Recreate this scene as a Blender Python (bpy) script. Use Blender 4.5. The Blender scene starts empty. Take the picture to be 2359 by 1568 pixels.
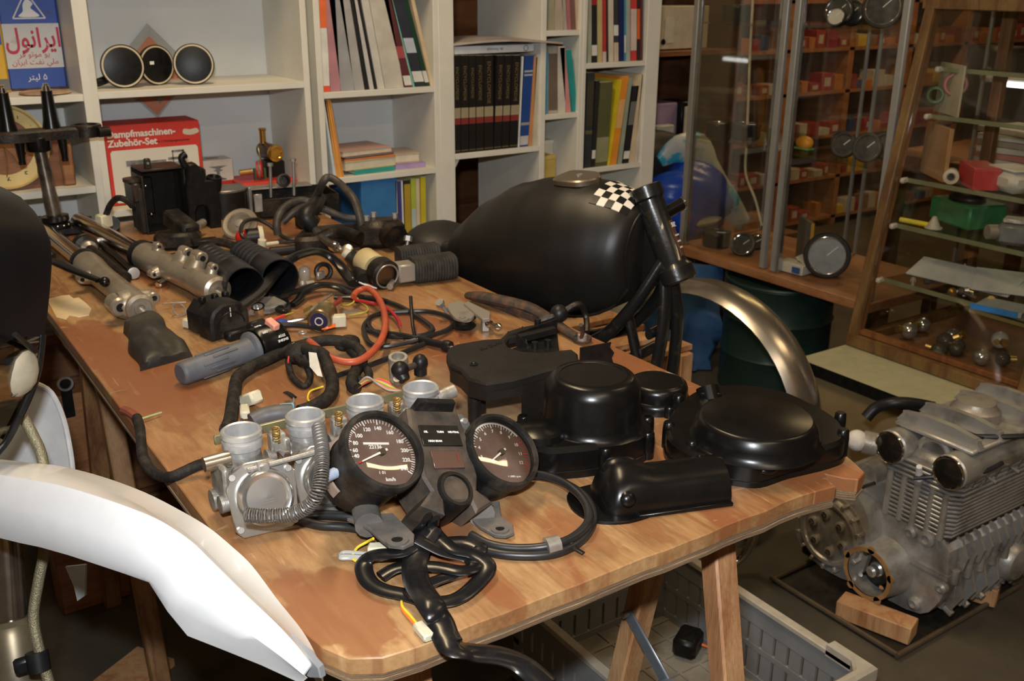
import bpy, math, random
from mathutils import Vector as V, Matrix as M
random.seed(11)
sc = bpy.context.scene
col = sc.collection
# ------------------------------------------------------------------ camera
F = 2309.0
PITCH, ROLL, YAW = math.radians(19.79), math.radians(.36), math.radians(34.05)
CAM = V((0, 0, 1.35))
R0 = V((math.cos(YAW), -math.sin(YAW), 0)); F0 = V((math.sin(YAW), math.cos(YAW), 0)); Z0 = V((0, 0, 1))
FW = F0*math.cos(PITCH) - Z0*math.sin(PITCH); U0 = F0*math.sin(PITCH) + Z0*math.cos(PITCH)
RT = R0*math.cos(ROLL) + U0*math.sin(ROLL); UP = -R0*math.sin(ROLL) + U0*math.cos(ROLL)
cd = bpy.data.cameras.new('camera'); cam = bpy.data.objects.new('camera', cd); col.objects.link(cam)
cam.matrix_world = M(((RT.x, UP.x, -FW.x, CAM.x), (RT.y, UP.y, -FW.y, CAM.y), (RT.z, UP.z, -FW.z, CAM.z), (0, 0, 0, 1)))
cd.sensor_width = 36; cd.lens = 36*F/2359; cd.clip_start = .02
cd.dof.use_dof = True; cd.dof.focus_distance = 1.15; cd.dof.aperture_fstop = 13.0
sc.camera = cam
# ------------------------------------------------------------------ world, lights, exposure
w = bpy.data.worlds.new('world'); sc.world = w; w.use_nodes = True
w.node_tree.nodes['Background'].inputs[0].default_value = (1.0, .78, .50, 1)
w.node_tree.nodes['Background'].inputs[1].default_value = .10
vs = sc.view_settings
vs.view_transform = 'Standard'; vs.look = 'None'; vs.gamma = 1; vs.exposure = 0; vs.use_curve_mapping = False
def light(name, kind, loc, energy, color, size=.1, size_y=None, target=None):
    d = bpy.data.lights.new(name, kind); d.energy = energy; d.color = color
    if kind == 'AREA':
        d.size = size
        if size_y: d.shape = 'RECTANGLE'; d.size_y = size_y
    else: d.shadow_soft_size = size
    o = bpy.data.objects.new(name, d); col.objects.link(o); o.location = loc
    if target is not None:
        o.rotation_euler = (V(target)-V(loc)).to_track_quat('-Z', 'Y').to_euler()
    return o
flash = light('camera_flash', 'AREA', CAM + UP*.13 - RT*.03 - FW*.02, 23, (.93, .965, 1.0), .06, .035, CAM + FW*2.2 + UP*.5)
light('ceiling_tube_near', 'AREA', (.62, 1.60, 2.62), 27, (1.0, .76, .46), 1.2, .12, (.70, 1.55, 0))
light('ceiling_tube_right', 'AREA', (2.32, .06, 2.62), 10, (1.0, .72, .40), 1.2, .10, (2.32, .06, 0))
light('ceiling_tube_front', 'AREA', (.2, -.9, 2.62), 17, (1.0, .78, .52), 1.2, .12, (.2, -.9, 0))
light('added_fill_back', 'AREA', (4.3, 2.7, 2.62), 24, (1.0, .70, .36), 1.6, .12, (4.3, 2.9, 0))  # added lamp that brightens the glass cabinet and the shelving behind it
# ------------------------------------------------------------------ pixel to place helpers (rays of the photograph cut with planes of the room)
TZ = .78
def ray(px, py): return FW + RT*((px-1179.5)/F) - UP*((py-784)/F)
def az(px, py, z): r = ray(px, py); return CAM + r*((z-CAM.z)/r.z)
def at(px, py, h=0.0): return az(px, py, TZ+h)
def ax(px, py, x): r = ray(px, py); return CAM + r*(x/r.x)
def ay(px, py, y): r = ray(px, py); return CAM + r*(y/r.y)
def ad(px, py, d): return CAM + ray(px, py)*d
# ------------------------------------------------------------------ materials
MATS = {}
def mat(name, c, rough=.5, metal=0, var=.12, vs_=30, bump=0, bs=200, spec=.5, trans=0, coat=0, c2=None, lo=.35, hi=.65, emit=None, stretch=None, ior=1.45, alpha=1, rv=0):
    if name in MATS: return MATS[name]
    m = bpy.data.materials.new(name); m.use_nodes = True; nt = m.node_tree; b = nt.nodes['Principled BSDF']
    b.inputs['Roughness'].default_value = rough; b.inputs['Metallic'].default_value = metal
    b.inputs['Specular IOR Level'].default_value = spec; b.inputs['IOR'].default_value = ior
    b.inputs['Transmission Weight'].default_value = trans; b.inputs['Coat Weight'].default_value = coat; b.inputs['Alpha'].default_value = alpha
    c = tuple(c)
    tc = nt.nodes.new('ShaderNodeTexCoord'); src = tc.outputs['Object']
    if stretch:
        mp = nt.nodes.new('ShaderNodeMapping'); mp.inputs['Scale'].default_value = stretch; nt.links.new(src, mp.inputs[0]); src = mp.outputs[0]
    if var or c2:
        n = nt.nodes.new('ShaderNodeTexNoise'); n.inputs['Scale'].default_value = vs_; n.inputs['Detail'].default_value = 5; n.inputs['Roughness'].default_value = .62
        nt.links.new(src, n.inputs['Vector'])
        r = nt.nodes.new('ShaderNodeValToRGB'); r.color_ramp.elements[0].position = lo; r.color_ramp.elements[1].position = hi
        d = c2 if c2 else tuple(min(1, x*(1+var)) for x in c)
        a = c if c2 else tuple(x*(1-var) for x in c)
        r.color_ramp.elements[0].color = (*a, 1); r.color_ramp.elements[1].color = (*d, 1)
        nt.links.new(n.outputs['Fac'], r.inputs[0]); nt.links.new(r.outputs[0], b.inputs['Base Color'])
        if rv:
            mr = nt.nodes.new('ShaderNodeMapRange'); mr.inputs['To Min'].default_value = max(0, rough-rv); mr.inputs['To Max'].default_value = min(1, rough+rv)
            nt.links.new(n.outputs['Fac'], mr.inputs[0]); nt.links.new(mr.outputs[0], b.inputs['Roughness'])
    else: b.inputs['Base Color'].default_value = (*c, 1)
    if bump:
        n2 = nt.nodes.new('ShaderNodeTexNoise'); n2.inputs['Scale'].default_value = bs; n2.inputs['Detail'].default_value = 3; nt.links.new(src, n2.inputs['Vector'])
        bp = nt.nodes.new('ShaderNodeBump'); bp.inputs['Strength'].default_value = bump; bp.inputs['Distance'].default_value = .002
        nt.links.new(n2.outputs['Fac'], bp.inputs['Height']); nt.links.new(bp.outputs[0], b.inputs['Normal'])
    if emit: b.inputs['Emission Color'].default_value = (*emit[:3], 1); b.inputs['Emission Strength'].default_value = emit[3]
    MATS[name] = m; return m
def glassmat(name, tint, refl=.08):
    """thin pane: mostly clear, a little mirror"""
    if name in MATS: return MATS[name]
    m = bpy.data.materials.new(name); m.use_nodes = True; nt = m.node_tree; nt.nodes.remove(nt.nodes['Principled BSDF'])
    t = nt.nodes.new('ShaderNodeBsdfTransparent'); t.inputs[0].default_value = (*tint, 1)
    g = nt.nodes.new('ShaderNodeBsdfGlossy'); g.inputs['Roughness'].default_value = .04
    n = nt.nodes.new('ShaderNodeTexNoise'); n.inputs['Scale'].default_value = 6
    f = nt.nodes.new('ShaderNodeFresnel'); f.inputs[0].default_value = 1.45
    ma = nt.nodes.new('ShaderNodeMath'); ma.operation = 'MULTIPLY_ADD'; ma.inputs[1].default_value = refl*4; ma.inputs[2].default_value = refl*.3
    x = nt.nodes.new('ShaderNodeMixShader'); nt.links.new(f.outputs[0], ma.inputs[0]); nt.links.new(ma.outputs[0], x.inputs[0])
    nt.links.new(t.outputs[0], x.inputs[1]); nt.links.new(g.outputs[0], x.inputs[2])
    nt.links.new(x.outputs[0], nt.nodes['Material Output'].inputs[0])
    MATS[name] = m; return m
def woodmat(name, ca, cb, cc, scale=(14, 1.2, 14), wave=3.0, dist=6, rough=.5, bump=.15):
    if name in MATS: return MATS[name]
    m = bpy.data.materials.new(name); m.use_nodes = True; nt = m.node_tree; b = nt.nodes['Principled BSDF']; L = nt.links.new
    tc = nt.nodes.new('ShaderNodeTexCoord'); mp = nt.nodes.new('ShaderNodeMapping'); mp.inputs['Scale'].default_value = scale; L(tc.outputs['Object'], mp.inputs[0])
    n1 = nt.nodes.new('ShaderNodeTexNoise'); n1.inputs['Scale'].default_value = .55; n1.inputs['Detail'].default_value = 2.5; n1.inputs['Distortion'].default_value = .6; L(mp.outputs[0], n1.inputs['Vector'])
    mu = nt.nodes.new('ShaderNodeMath'); mu.operation = 'MULTIPLY'; mu.inputs[1].default_value = dist; L(n1.outputs['Fac'], mu.inputs[0])
    fr = nt.nodes.new('ShaderNodeMath'); fr.operation = 'PINGPONG'; fr.inputs[1].default_value = 1; L(mu.outputs[0], fr.inputs[0])
    r = nt.nodes.new('ShaderNodeValToRGB'); e = r.color_ramp.elements
    e[0].position = .05; e[0].color = (*ca, 1); e[1].position = .95; e[1].color = (*cc, 1); k = e.new(.6); k.color = (*cb, 1)
    L(fr.outputs[0], r.inputs[0])
    n2 = nt.nodes.new('ShaderNodeTexNoise'); n2.inputs['Scale'].default_value = 13; n2.inputs['Detail'].default_value = 8; n2.inputs['Roughness'].default_value = .7; L(mp.outputs[0], n2.inputs['Vector'])
    n3 = nt.nodes.new('ShaderNodeTexNoise'); n3.inputs['Scale'].default_value = 7; n3.inputs['Detail'].default_value = 5; L(tc.outputs['Object'], n3.inputs['Vector'])
    mx = nt.nodes.new('ShaderNodeMix'); mx.data_type = 'RGBA'; mx.blend_type = 'MULTIPLY'; mx.inputs[0].default_value = 1
    r2 = nt.nodes.new('ShaderNodeValToRGB'); r2.color_ramp.elements[0].position = .36; r2.color_ramp.elements[0].color = (.55, .48, .42, 1); r2.color_ramp.elements[1].position = .60; r2.color_ramp.elements[1].color = (1, 1, 1, 1)
    ad_ = nt.nodes.new('ShaderNodeMath'); ad_.operation = 'MULTIPLY_ADD'; ad_.inputs[1].default_value = .5
    h_ = nt.nodes.new('ShaderNodeMath'); h_.operation = 'MULTIPLY'; h_.inputs[1].default_value = .5
    L(n3.outputs['Fac'], h_.inputs[0]); L(n2.outputs['Fac'], ad_.inputs[0]); L(h_.outputs[0], ad_.inputs[2]); L(ad_.outputs[0], r2.inputs[0])
    L(r.outputs[0], mx.inputs[6]); L(r2.outputs[0], mx.inputs[7]); L(mx.outputs[2], b.inputs['Base Color'])
    b.inputs['Roughness'].default_value = rough
    bp = nt.nodes.new('ShaderNodeBump'); bp.inputs['Strength'].default_value = bump; bp.inputs['Distance'].default_value = .001; L(n2.outputs['Fac'], bp.inputs['Height']); L(bp.outputs[0], b.inputs['Normal'])
    MATS[name] = m; return m
# ------------------------------------------------------------------ mesh builder
def frame(z, ref=None):
    z = V(z).normalized(); r = V(ref) if ref is not None else (V((0, 0, 1)) if abs(z.z) < .9 else V((1, 0, 0)))
    x = r.cross(z); x = x.normalized() if x.length > 1e-6 else z.orthogonal().normalized()
    return x, z.cross(x), z
def spline(pts, sub=5):
    p = [V(q) for q in pts]
    if len(p) < 3 or sub < 2: return p
    out = []
    for i in range(len(p)-1):
        a = p[max(i-1, 0)]; b = p[i]; c = p[i+1]; d = p[min(i+2, len(p)-1)]
        for k in range(sub):
            t = k/sub
            out.append(.5*((2*b)+(c-a)*t+(2*a-5*b+4*c-d)*t*t+(3*b-a-3*c+d)*t**3))
    out.append(p[-1]); return out
class MB:
    def __init__(s, world=True, m=None): s.v = []; s.f = []; s.world = world; s.m = m
    def add(s, vs_, fs):
        o = len(s.v)
        s.v += [(s.m @ V(p)) if s.m else V(p) for p in vs_]; s.f += [tuple(i+o for i in f) for f in fs]; return s
    def box(s, c, d, rot=None, b=0):
        c = V(c); hx, hy, hz = d[0]/2, d[1]/2, d[2]/2; b = min(b, hx*.9, hy*.9, hz*.9)
        Rm = rot if rot is not None else M.Identity(3)
        if b <= 0:
            vs_ = [(x*hx, y*hy, z*hz) for x in (-1, 1) for y in (-1, 1) for z in (-1, 1)]
            fs = [(0, 1, 3, 2), (4, 6, 7, 5), (0, 4, 5, 1), (2, 3, 7, 6), (0, 2, 6, 4), (1, 5, 7, 3)]
        else:
            vs_ = []; ix = {}
            for x in (-1, 1):
                for y in (-1, 1):
                    for z in (-1, 1):
                        for k in range(3):
                            q = [x*(hx-b), y*(hy-b), z*(hz-b)]; q[k] = (x*hx, y*hy, z*hz)[k]
                            ix[x, y, z, k] = len(vs_); vs_.append(q)
            fs = []
            for k in range(3):
                a, e = [i for i in range(3) if i != k]
                for sgn in (-1, 1):
                    def g(p, q, kk=k):
                        t = [0, 0, 0]; t[k] = sgn; t[a] = p; t[e] = q; return ix[t[0], t[1], t[2], kk]
                    fs.append([g(-1, -1), g(1, -1), g(1, 1), g(-1, 1)])
            for k in range(3):
                a, e = [i for i in range(3) if i != k]
                for p in (-1, 1):
                    for q in (-1, 1):
                        def g(tk, kk):
                            t = [0, 0, 0]; t[k] = tk; t[a] = p; t[e] = q; return ix[t[0], t[1], t[2], kk]
                        fs.append([g(-1, a), g(1, a), g(1, e), g(-1, e)])
            for x in (-1, 1):
                for y in (-1, 1):
                    for z in (-1, 1): fs.append([ix[x, y, z, 0], ix[x, y, z, 1], ix[x, y, z, 2]])
            out = []
            for f in fs:
                pa, pb, pc = V(vs_[f[0]]), V(vs_[f[1]]), V(vs_[f[2]]); n = (pb-pa).cross(pc-pa); cc = sum((V(vs_[i]) for i in f), V())
                out.append(f if n.dot(cc) > 0 else f[::-1])
            fs = out
        return s.add([c + Rm @ V(p) for p in vs_], fs)
    def loft(s, rings, cap0=True, cap1=True, closed=True):
        n = len(rings[0]); vs_ = [p for r in rings for p in r]; fs = []
        for i in range(len(rings)-1):
            for j in range(n if closed else n-1):
                k = (j+1) % n; fs.append((i*n+j, i*n+k, (i+1)*n+k, (i+1)*n+j))
        if cap0: fs.append(tuple(range(n))[::-1])
        if cap1: fs.append(tuple((len(rings)-1)*n+j for j in range(n)))
        return s.add(vs_, fs)
    def lathe(s, o, axis, prof, n=28, ref=None, caps=True, arc=None):
        o = V(o); x, y, z = frame(axis, ref); rings = []
        full = arc is None; a0, a1 = (0, 2*math.pi) if full else arc
        k = n if full else n+1
        for r, h in prof: rings.append([o+z*h+(x*math.cos(a0+(a1-a0)*i/n)+y*math.sin(a0+(a1-a0)*i/n))*max(r, 1e-5) for i in range(k)])
        return s.loft(rings, caps and prof[0][0] > 1e-4, caps and prof[-1][0] > 1e-4, full)
    def cyl(s, p0, p1, r0, r1=None, n=16, caps=True):
        p0, p1 = V(p0), V(p1); return s.lathe(p0, p1-p0, [(r0, 0), (r0 if r1 is None else r1, (p1-p0).length)], n, caps=caps)
    def tube(s, pts, r, n=8, sub=5, flat=None, ref=None, caps=True):
        p = spline(pts, sub); m_ = len(p); rs = [r]*m_ if not isinstance(r, (list, tuple)) else None
        if rs is None:
            k = len(r)-1; rs = []
            for i in range(m_):
                t = i/(m_-1)*k; a = min(int(t), k-1); rs.append(r[a]+(r[a+1]-r[a])*(t-a))
        rings = []; t0 = (p[1]-p[0]).normalized(); x, y, _ = frame(t0, ref)
        for i in range(m_):
            t = (p[min(i+1, m_-1)]-p[max(i-1, 0)]).normalized()
            ax_ = t0.cross(t)
            if ax_.length > 1e-7:
                q = M.Rotation(t0.angle(t), 3, ax_); x = q @ x
            x = (x - t*x.dot(t)).normalized(); y = t.cross(x); t0 = t
            if flat and ref is not None:
                xx = V(ref).cross(t)
                if xx.length > .2: x = xx.normalized(); y = t.cross(x)
            fx, fy = flat if flat else (1, 1)
            rings.append([p[i]+(x*math.cos(2*math.pi*j/n)*fx+y*math.sin(2*math.pi*j/n)*fy)*rs[i] for j in range(n)])
        return s.loft(rings, caps, caps)
    def prism(s, o, ex, ey, ol, h, b=0, ez=None):
        o, ex, ey = V(o), V(ex), V(ey); ez = V(ez) if ez is not None else ex.cross(ey).normalized()
        def ring(pts, hh): return [o+ex*p[0]+ey*p[1]+ez*hh for p in pts]
        if b <= 0: return s.loft([ring(ol, 0), ring(ol, h)])
        n = len(ol); ins = []
        ar = sum(ol[i][0]*ol[(i+1) % n][1]-ol[(i+1) % n][0]*ol[i][1] for i in range(n)); sg = 1 if ar > 0 else -1
        for i in range(n):
            a, c, d = V(ol[i-1]).to_2d(), V(ol[i]).to_2d(), V(ol[(i+1) % n]).to_2d()
            e1, e2 = (c-a), (d-c)
            e1 = e1.normalized() if e1.length > 1e-9 else e2.normalized(); e2 = e2.normalized() if e2.length > 1e-9 else e1
            n1 = V((-e1.y, e1.x)).to_2d()*sg; n2 = V((-e2.y, e2.x)).to_2d()*sg; t = n1+n2
            t = t/max(t.length_squared/2, .35) if t.length > 1e-6 else n1
            ins.append((c.x+t.x*b, c.y+t.y*b))
        return s.loft([ring(ol, 0), ring(ol, h-b), ring(ins, h)])
    def sph(s, c, r, n=14, m=9, scl=(1, 1, 1), rot=None):
        c = V(c); Rm = rot if rot is not None else M.Identity(3); rings = []
        for i in range(m+1):
            th = math.pi*i/m; q = max(math.sin(th), 1e-4)
            rings.append([c+Rm @ V((r*q*math.cos(2*math.pi*j/n)*scl[0], r*q*math.sin(2*math.pi*j/n)*scl[1], -r*math.cos(th)*scl[2])) for j in range(n)])
        return s.loft(rings, False, False)
    def tor(s, c, axis, R_, r, n=28, m=8, arc=None, ref=None):
        c = V(c); x, y, z = frame(axis, ref); a0, a1 = arc or (0, 2*math.pi); pts = []
        k = n if arc is None else n+1; rings = []
        for i in range(k):
            a = a0+(a1-a0)*i/n; d = x*math.cos(a)+y*math.sin(a)
            rings.append([c+d*(R_+r*math.cos(2*math.pi*j/m))+z*(r*math.sin(2*math.pi*j/m)) for j in range(m)])
        if arc is None: rings.append(rings[0])
        return s.loft(rings, arc is not None, arc is not None)
    def mesh(s, name, inv=None, ang=38):
        me = bpy.data.meshes.new(name); vs_ = [(inv @ p) if inv else p for p in s.v]
        me.from_pydata([tuple(p) for p in vs_], [], s.f)
        me.polygons.foreach_set('use_smooth', [True]*len(me.polygons)); me.set_sharp_from_angle(angle=math.radians(ang)); me.update()
        return me
WM = {}
def link(o): col.objects.link(o); return o
def thing(name, label, cat, loc=(0, 0, 0), rot=None, group=None, kind=None):
    o = bpy.data.objects.new(name, None); link(o); o.empty_display_size = .02
    m = M.Translation(V(loc)) @ (rot.to_4x4() if rot is not None else M.Identity(4)); o.matrix_world = m; WM[o.name] = m
    o['label'] = label
    if cat: o['category'] = cat
    if group: o['group'] = group
    if kind: o['kind'] = kind
    return o
def part(name, mb, m, parent, label=None, ang=38, kind=None):
    W = WM[parent.name]; me = mb.mesh(name, W.inverted() if mb.world else None, ang)
    o = bpy.data.objects.new(name, me); link(o); o.parent = parent; WM[o.name] = W
    me.materials.append(m)
    if label: o['label'] = label
    if kind: o['kind'] = kind
    return o
def single(name, mb, m, label, cat, group=None, ang=38, kind=None):
    xs = [p.x for p in mb.v]; ys = [p.y for p in mb.v]; zs = [p.z for p in mb.v]
    loc = V(((min(xs)+max(xs))/2, (min(ys)+max(ys))/2, min(zs))); W = M.Translation(loc)
    me = mb.mesh(name, W.inverted(), ang); o = bpy.data.objects.new(name, me); link(o); o.matrix_world = W; WM[o.name] = W
    me.materials.append(m); o['label'] = label
    if cat: o['category'] = cat
    if group: o['group'] = group
    if kind: o['kind'] = kind
    return o
def struct(name, mb, m, label, parent=None):
    return single(name, mb, m, label, None, kind='structure') if parent is None else part(name, mb, m, parent)
def base(mbs):
    vs_ = [p for b in mbs for p in b.v]
    return V((sum(p.x for p in vs_)/len(vs_), sum(p.y for p in vs_)/len(vs_), min(p.z for p in vs_)))
def assemble(name, label, cat, parts, group=None):
    """parts: (name, MB, material[, index of the part it is a sub-part of])"""
    t = thing(name, label, cat, base([p[1] for p in parts]), None, group); made = []
    for p in parts: made.append(part(p[0], p[1], p[2], t if len(p) < 4 or p[3] is None else made[p[3]]))
    return t
def textmesh(body, size, loc, ex, ey, m, parent, name='lettering', align='CENTER', extrude=.0003, sx=1.0, bold=0):
    c = bpy.data.curves.new(name, 'FONT'); c.body = body; c.size = size; c.align_x = align; c.align_y = 'CENTER'; c.extrude = extrude; c.resolution_u = 3; c.offset = bold
    o = bpy.data.objects.new(name, c); me = bpy.data.meshes.new_from_object(o)
    bpy.data.objects.remove(o); bpy.data.curves.remove(c); me.name = name
    ex, ey = V(ex).normalized(), V(ey).normalized(); ez = ex.cross(ey); loc = V(loc)
    inv = WM[parent.name].inverted()
    for v in me.vertices:
        q = v.co; v.co = inv @ (loc+ex*q.x*sx+ey*q.y+ez*q.z)
    me.materials.clear(); me.materials.append(m)
    t = bpy.data.objects.new(name, me); link(t); t.parent = parent; WM[t.name] = WM[parent.name]; return t
ORD = ['first', 'second', 'third', 'fourth', 'fifth', 'sixth', 'seventh', 'eighth', 'ninth', 'tenth', 'eleventh', 'twelfth', 'thirteenth', 'fourteenth', 'fifteenth', 'sixteenth', 'seventeenth', 'eighteenth']
X, Y, Zv = V((1, 0, 0)), V((0, 1, 0)), V((0, 0, 1))
def rotz(a): return M.Rotation(a, 3, 'Z')
def basis(x, y, z): return M((x, y, z)).transposed()
# shared materials
m_white = mat('white_laminate', (.70, .68, .60), .45, var=.05, vs_=8)
m_whiteback = mat('white_back_panel', (.66, .67, .655), .5, var=.04, vs_=5)
m_blackplas = mat('black_plastic', (.0075, .0072, .007), .38, spec=.35, var=.4, vs_=60, bump=.1, bs=400)
m_dusty = mat('dusty_black_plastic', (.009, .0085, .008), .5, spec=.35, c2=(.075, .062, .05), vs_=22, lo=.45, hi=.8, bump=.1, bs=500)
m_satin = mat('satin_black_paint', (.0045, .0042, .004), .27, var=.25, vs_=40, bump=.03, bs=900, spec=.42)
m_rubber = mat('black_rubber', (.010, .010, .011), .42, var=.3, vs_=50, spec=.4)
m_vinyl = mat('black_vinyl_sleeve', (.007, .007, .008), .24, c2=(.035, .030, .026), vs_=25, lo=.5, hi=.85, spec=.5)
m_tape = mat('cloth_tape', (.012, .011, .010), .65, spec=.3, c2=(.05, .038, .03), vs_=70, lo=.45, hi=.8, bump=.5, bs=260)
m_alu = mat('cast_aluminium', (.50, .48, .44), .38, .5, var=.3, vs_=45, bump=.15, bs=300, rv=.1)
m_alud = mat('grimy_aluminium', (.34, .31, .27), .42, .45, c2=(.10, .08, .06), vs_=18, lo=.5, hi=.82, bump=.2, bs=250)
m_chrome = mat('chrome', (.75, .74, .72), .12, 1, var=.08, vs_=20)
m_steel = mat('steel', (.42, .40, .37), .38, .7, var=.2, vs_=40)
m_rust = mat('rusty_steel', (.05, .04, .035), .65, .3, c2=(.17, .08, .045), vs_=40, lo=.45, hi=.7, bump=.3, bs=150)
m_grime = mat('oily_black_metal', (.010, .009, .008), .42, .2, spec=.4, c2=(.055, .034, .021), vs_=35, lo=.45, hi=.75, bump=.3, bs=200)
m_cream = mat('cream_nylon', (.60, .56, .42), .5, var=.1)
m_brass = mat('brass', (.60, .40, .14), .35, .9, var=.2)
m_red = mat('red_plastic', (.55, .03, .02), .35)
m_pine = woodmat('planed_pine', (.60, .37, .19), (.55, .31, .15), (.45, .22, .10), (30, 30, 2.0), 3, 5, .55)
m_wdark = woodmat('brown_wood', (.22, .10, .045), (.17, .075, .032), (.13, .055, .025), (3, 3, 22), 3, 5, .45)
# ================================================================== the room
m_floor = mat('concrete', (.050, .042, .030), .6, c2=(.10, .084, .060), vs_=5, lo=.3, hi=.8, bump=.15, bs=60)
struct('floor', MB().box((2.6, 1.25, -.05), (9.6, 7, .1)), m_floor, 'dark stained concrete workshop floor')
m_wall = mat('tan_wall', (.40, .29, .175), .8, var=.15, vs_=3)
struct('wall_back', MB().box((2.6, 4.5, 1.4), (9.6, .1, 2.8)), m_wall, 'brown wall behind the wooden parts shelving')
struct('wall_right', MB().box((7.2, 1.25, 1.4), (.1, 6.4, 2.8)), m_wall, 'brown wall beyond the display cases')
struct('ceiling', MB().box((2.6, 1.25, 2.85), (9.6, 7, .1)), mat('ceiling_paint', (.5, .44, .34), .8), 'plain workshop ceiling')
struct('wall_front', MB().box((2.6, -2.0, 1.4), (9.6, .1, 2.8)), m_wall, 'brown wall behind the photographer')
struct('wall_left', MB().box((-2.0, 1.25, 1.4), (.1, 6.4, 2.8)), m_wall, 'brown wall left of the motorcycle')
# ================================================================== plywood board
m_ply = woodmat('plywood_face', (.43, .258, .118), (.40, .226, .098), (.32, .155, .065), (9, 1.6, 9), 3, 7, .42, .16)
def ply_patches(m):
    # red-brown heartwood patches with ragged borders, pale scuffs and dark dirt on top of the grain
    nt = m.node_tree; L = nt.links.new; b = nt.nodes['Principled BSDF']; src = b.inputs['Base Color'].links[0].from_socket
    tc = nt.nodes.new('ShaderNodeTexCoord')
    def layer(src, scale, ns, det, lo, hi, col_, fac, loc=(0, 0, 0), dist=0):
        mp = nt.nodes.new('ShaderNodeMapping'); mp.inputs['Scale'].default_value = scale; mp.inputs['Location'].default_value = loc; L(tc.outputs['Object'], mp.inputs[0])
        n = nt.nodes.new('ShaderNodeTexNoise'); n.inputs['Scale'].default_value = ns; n.inputs['Detail'].default_value = det; n.inputs['Distortion'].default_value = dist; L(mp.outputs[0], n.inputs['Vector'])
        mr = nt.nodes.new('ShaderNodeMapRange'); mr.inputs['From Min'].default_value = lo; mr.inputs['From Max'].default_value = hi; mr.inputs['To Max'].default_value = fac; L(n.outputs['Fac'], mr.inputs[0])
        mx = nt.nodes.new('ShaderNodeMix'); mx.data_type = 'RGBA'; mx.inputs[7].default_value = (*col_, 1); L(mr.outputs[0], mx.inputs[0]); L(src, mx.inputs[6]); return mx.outputs[2]
    src = layer(src, (2.2, .8, 1), 2.3, 6, .54, .575, (.23, .080, .030), .85, (.37, .2, 0), .5)
    src = layer(src, (26, 1.6, 1), 2.0, 5, .58, .66, (.22, .085, .035), .55, (3, 1, 0), .3)
    src = layer(src, (40, 5, 1), 3.0, 4, .62, .72, (.58, .39, .20), .35, (7, 4, 0), .5)
    src = layer(src, (9, 24, 1), 2.5, 5, .64, .74, (.60, .43, .25), .4, (1, 9, 0), .8)
    src = layer(src, (5, 5, 1), 2.0, 7, .60, .72, (.12, .075, .045), .5, (5, 2, 0))
    def spot(src, px, py, rx, ry, col_, fac):
        c = at(px, py); mp = nt.nodes.new('ShaderNodeMapping'); mp.vector_type = 'TEXTURE'; mp.inputs['Location'].default_value = (c.x-.64, c.y-1.6, 0); mp.inputs['Scale'].default_value = (rx, ry, 10); L(tc.outputs['Object'], mp.inputs[0])
        ln = nt.nodes.new('ShaderNodeVectorMath'); ln.operation = 'LENGTH'; L(mp.outputs[0], ln.inputs[0])
        n = nt.nodes.new('ShaderNodeTexNoise'); n.inputs['Scale'].default_value = 22; n.inputs['Detail'].default_value = 5; L(tc.outputs['Object'], n.inputs['Vector'])
        s_ = nt.nodes.new('ShaderNodeMath'); s_.operation = 'MULTIPLY_ADD'; s_.inputs[1].default_value = 1.3; L(n.outputs['Fac'], s_.inputs[0]); L(ln.outputs['Value'], s_.inputs[2])
        mr = nt.nodes.new('ShaderNodeMapRange'); mr.inputs['From Min'].default_value = 1.62; mr.inputs['From Max'].default_value = 1.50; mr.inputs['To Max'].default_value = fac; L(s_.outputs[0], mr.inputs[0])
        mx = nt.nodes.new('ShaderNodeMix'); mx.data_type = 'RGBA'; mx.inputs[7].default_value = (*col_, 1); L(mr.outputs[0], mx.inputs[0]); L(src, mx.inputs[6]); return mx.outputs[2]
    rdk = (.235, .085, .032)
    for px, py, rx, ry, f_ in ((765, 1400, .055, .085, .8), (330, 870, .035, .30, .6), (420, 905, .05, .12, .6), (250, 800, .03, .2, .6), (1120, 1330, .02, .07, .6), (1330, 1215, .02, .08, .5), (1480, 1210, .015, .06, .5), (590, 900, .05, .06, .45), (690, 900, .04, .12, .45), (1060, 1300, .02, .05, .5)): src = spot(src, px, py, rx, ry, rdk, f_)
    src = spot(src, 1080, 900, .10, .12, (.20, .12, .075), .55)
    L(src, b.inputs['Base Color'])
ply_patches(m_ply)
m_plyedge = mat('plywood_edge', (.42, .28, .15), .8, c2=(.20, .12, .07), vs_=4, stretch=(3, 3, 140), lo=.35, hi=.6, bump=.8, bs=90)
XL, XR, YN, YF = .268, 1.012, .678, 2.55
ol = [(XL, YF), (XL, .90)]
ol += [(XL+.0012*i+.0008*math.sin(i*2.3), .90-.02*i) for i in range(1, 6)]
ol += [(XL+.010, .765), (XL+.017, .725), (XL+.030, .697), (XL+.055, .682)]
xs = [.36+.03*i for i in range(18)]
ol += [(x, YN+random.uniform(-.0015, .0015)) for x in xs]
ol += [(.900, .676), (.925, .672), (.932, .690), (.940, .700), (.950, .680), (.962, .668), (.985, .676), (.996, .700), (XR, .74), (XR, YF)]
tb = thing('plywood_table', 'worn plywood table board laid on trestles and covered with motorcycle parts', 'table', (.64, 1.6, TZ-.018))
TH = .024
zt = TZ
part('board', MB().prism((0, 0, TZ-TH*.72), X, Y, ol[::-1], TH*.72, .0012), m_ply, tb)
for i in range(4):
    k = .0006*(i % 2)+random.uniform(0, .0008)
    o2 = [(XL+(x-XL)*1+(k if x < .6 else -k), y+(k if y < 1 else -k)) for x, y in ol]
    part('ply', MB().prism((0, 0, TZ-TH*(.74+i*.12)-.0023), X, Y, o2[::-1], .0023), m_plyedge, tb)
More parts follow.
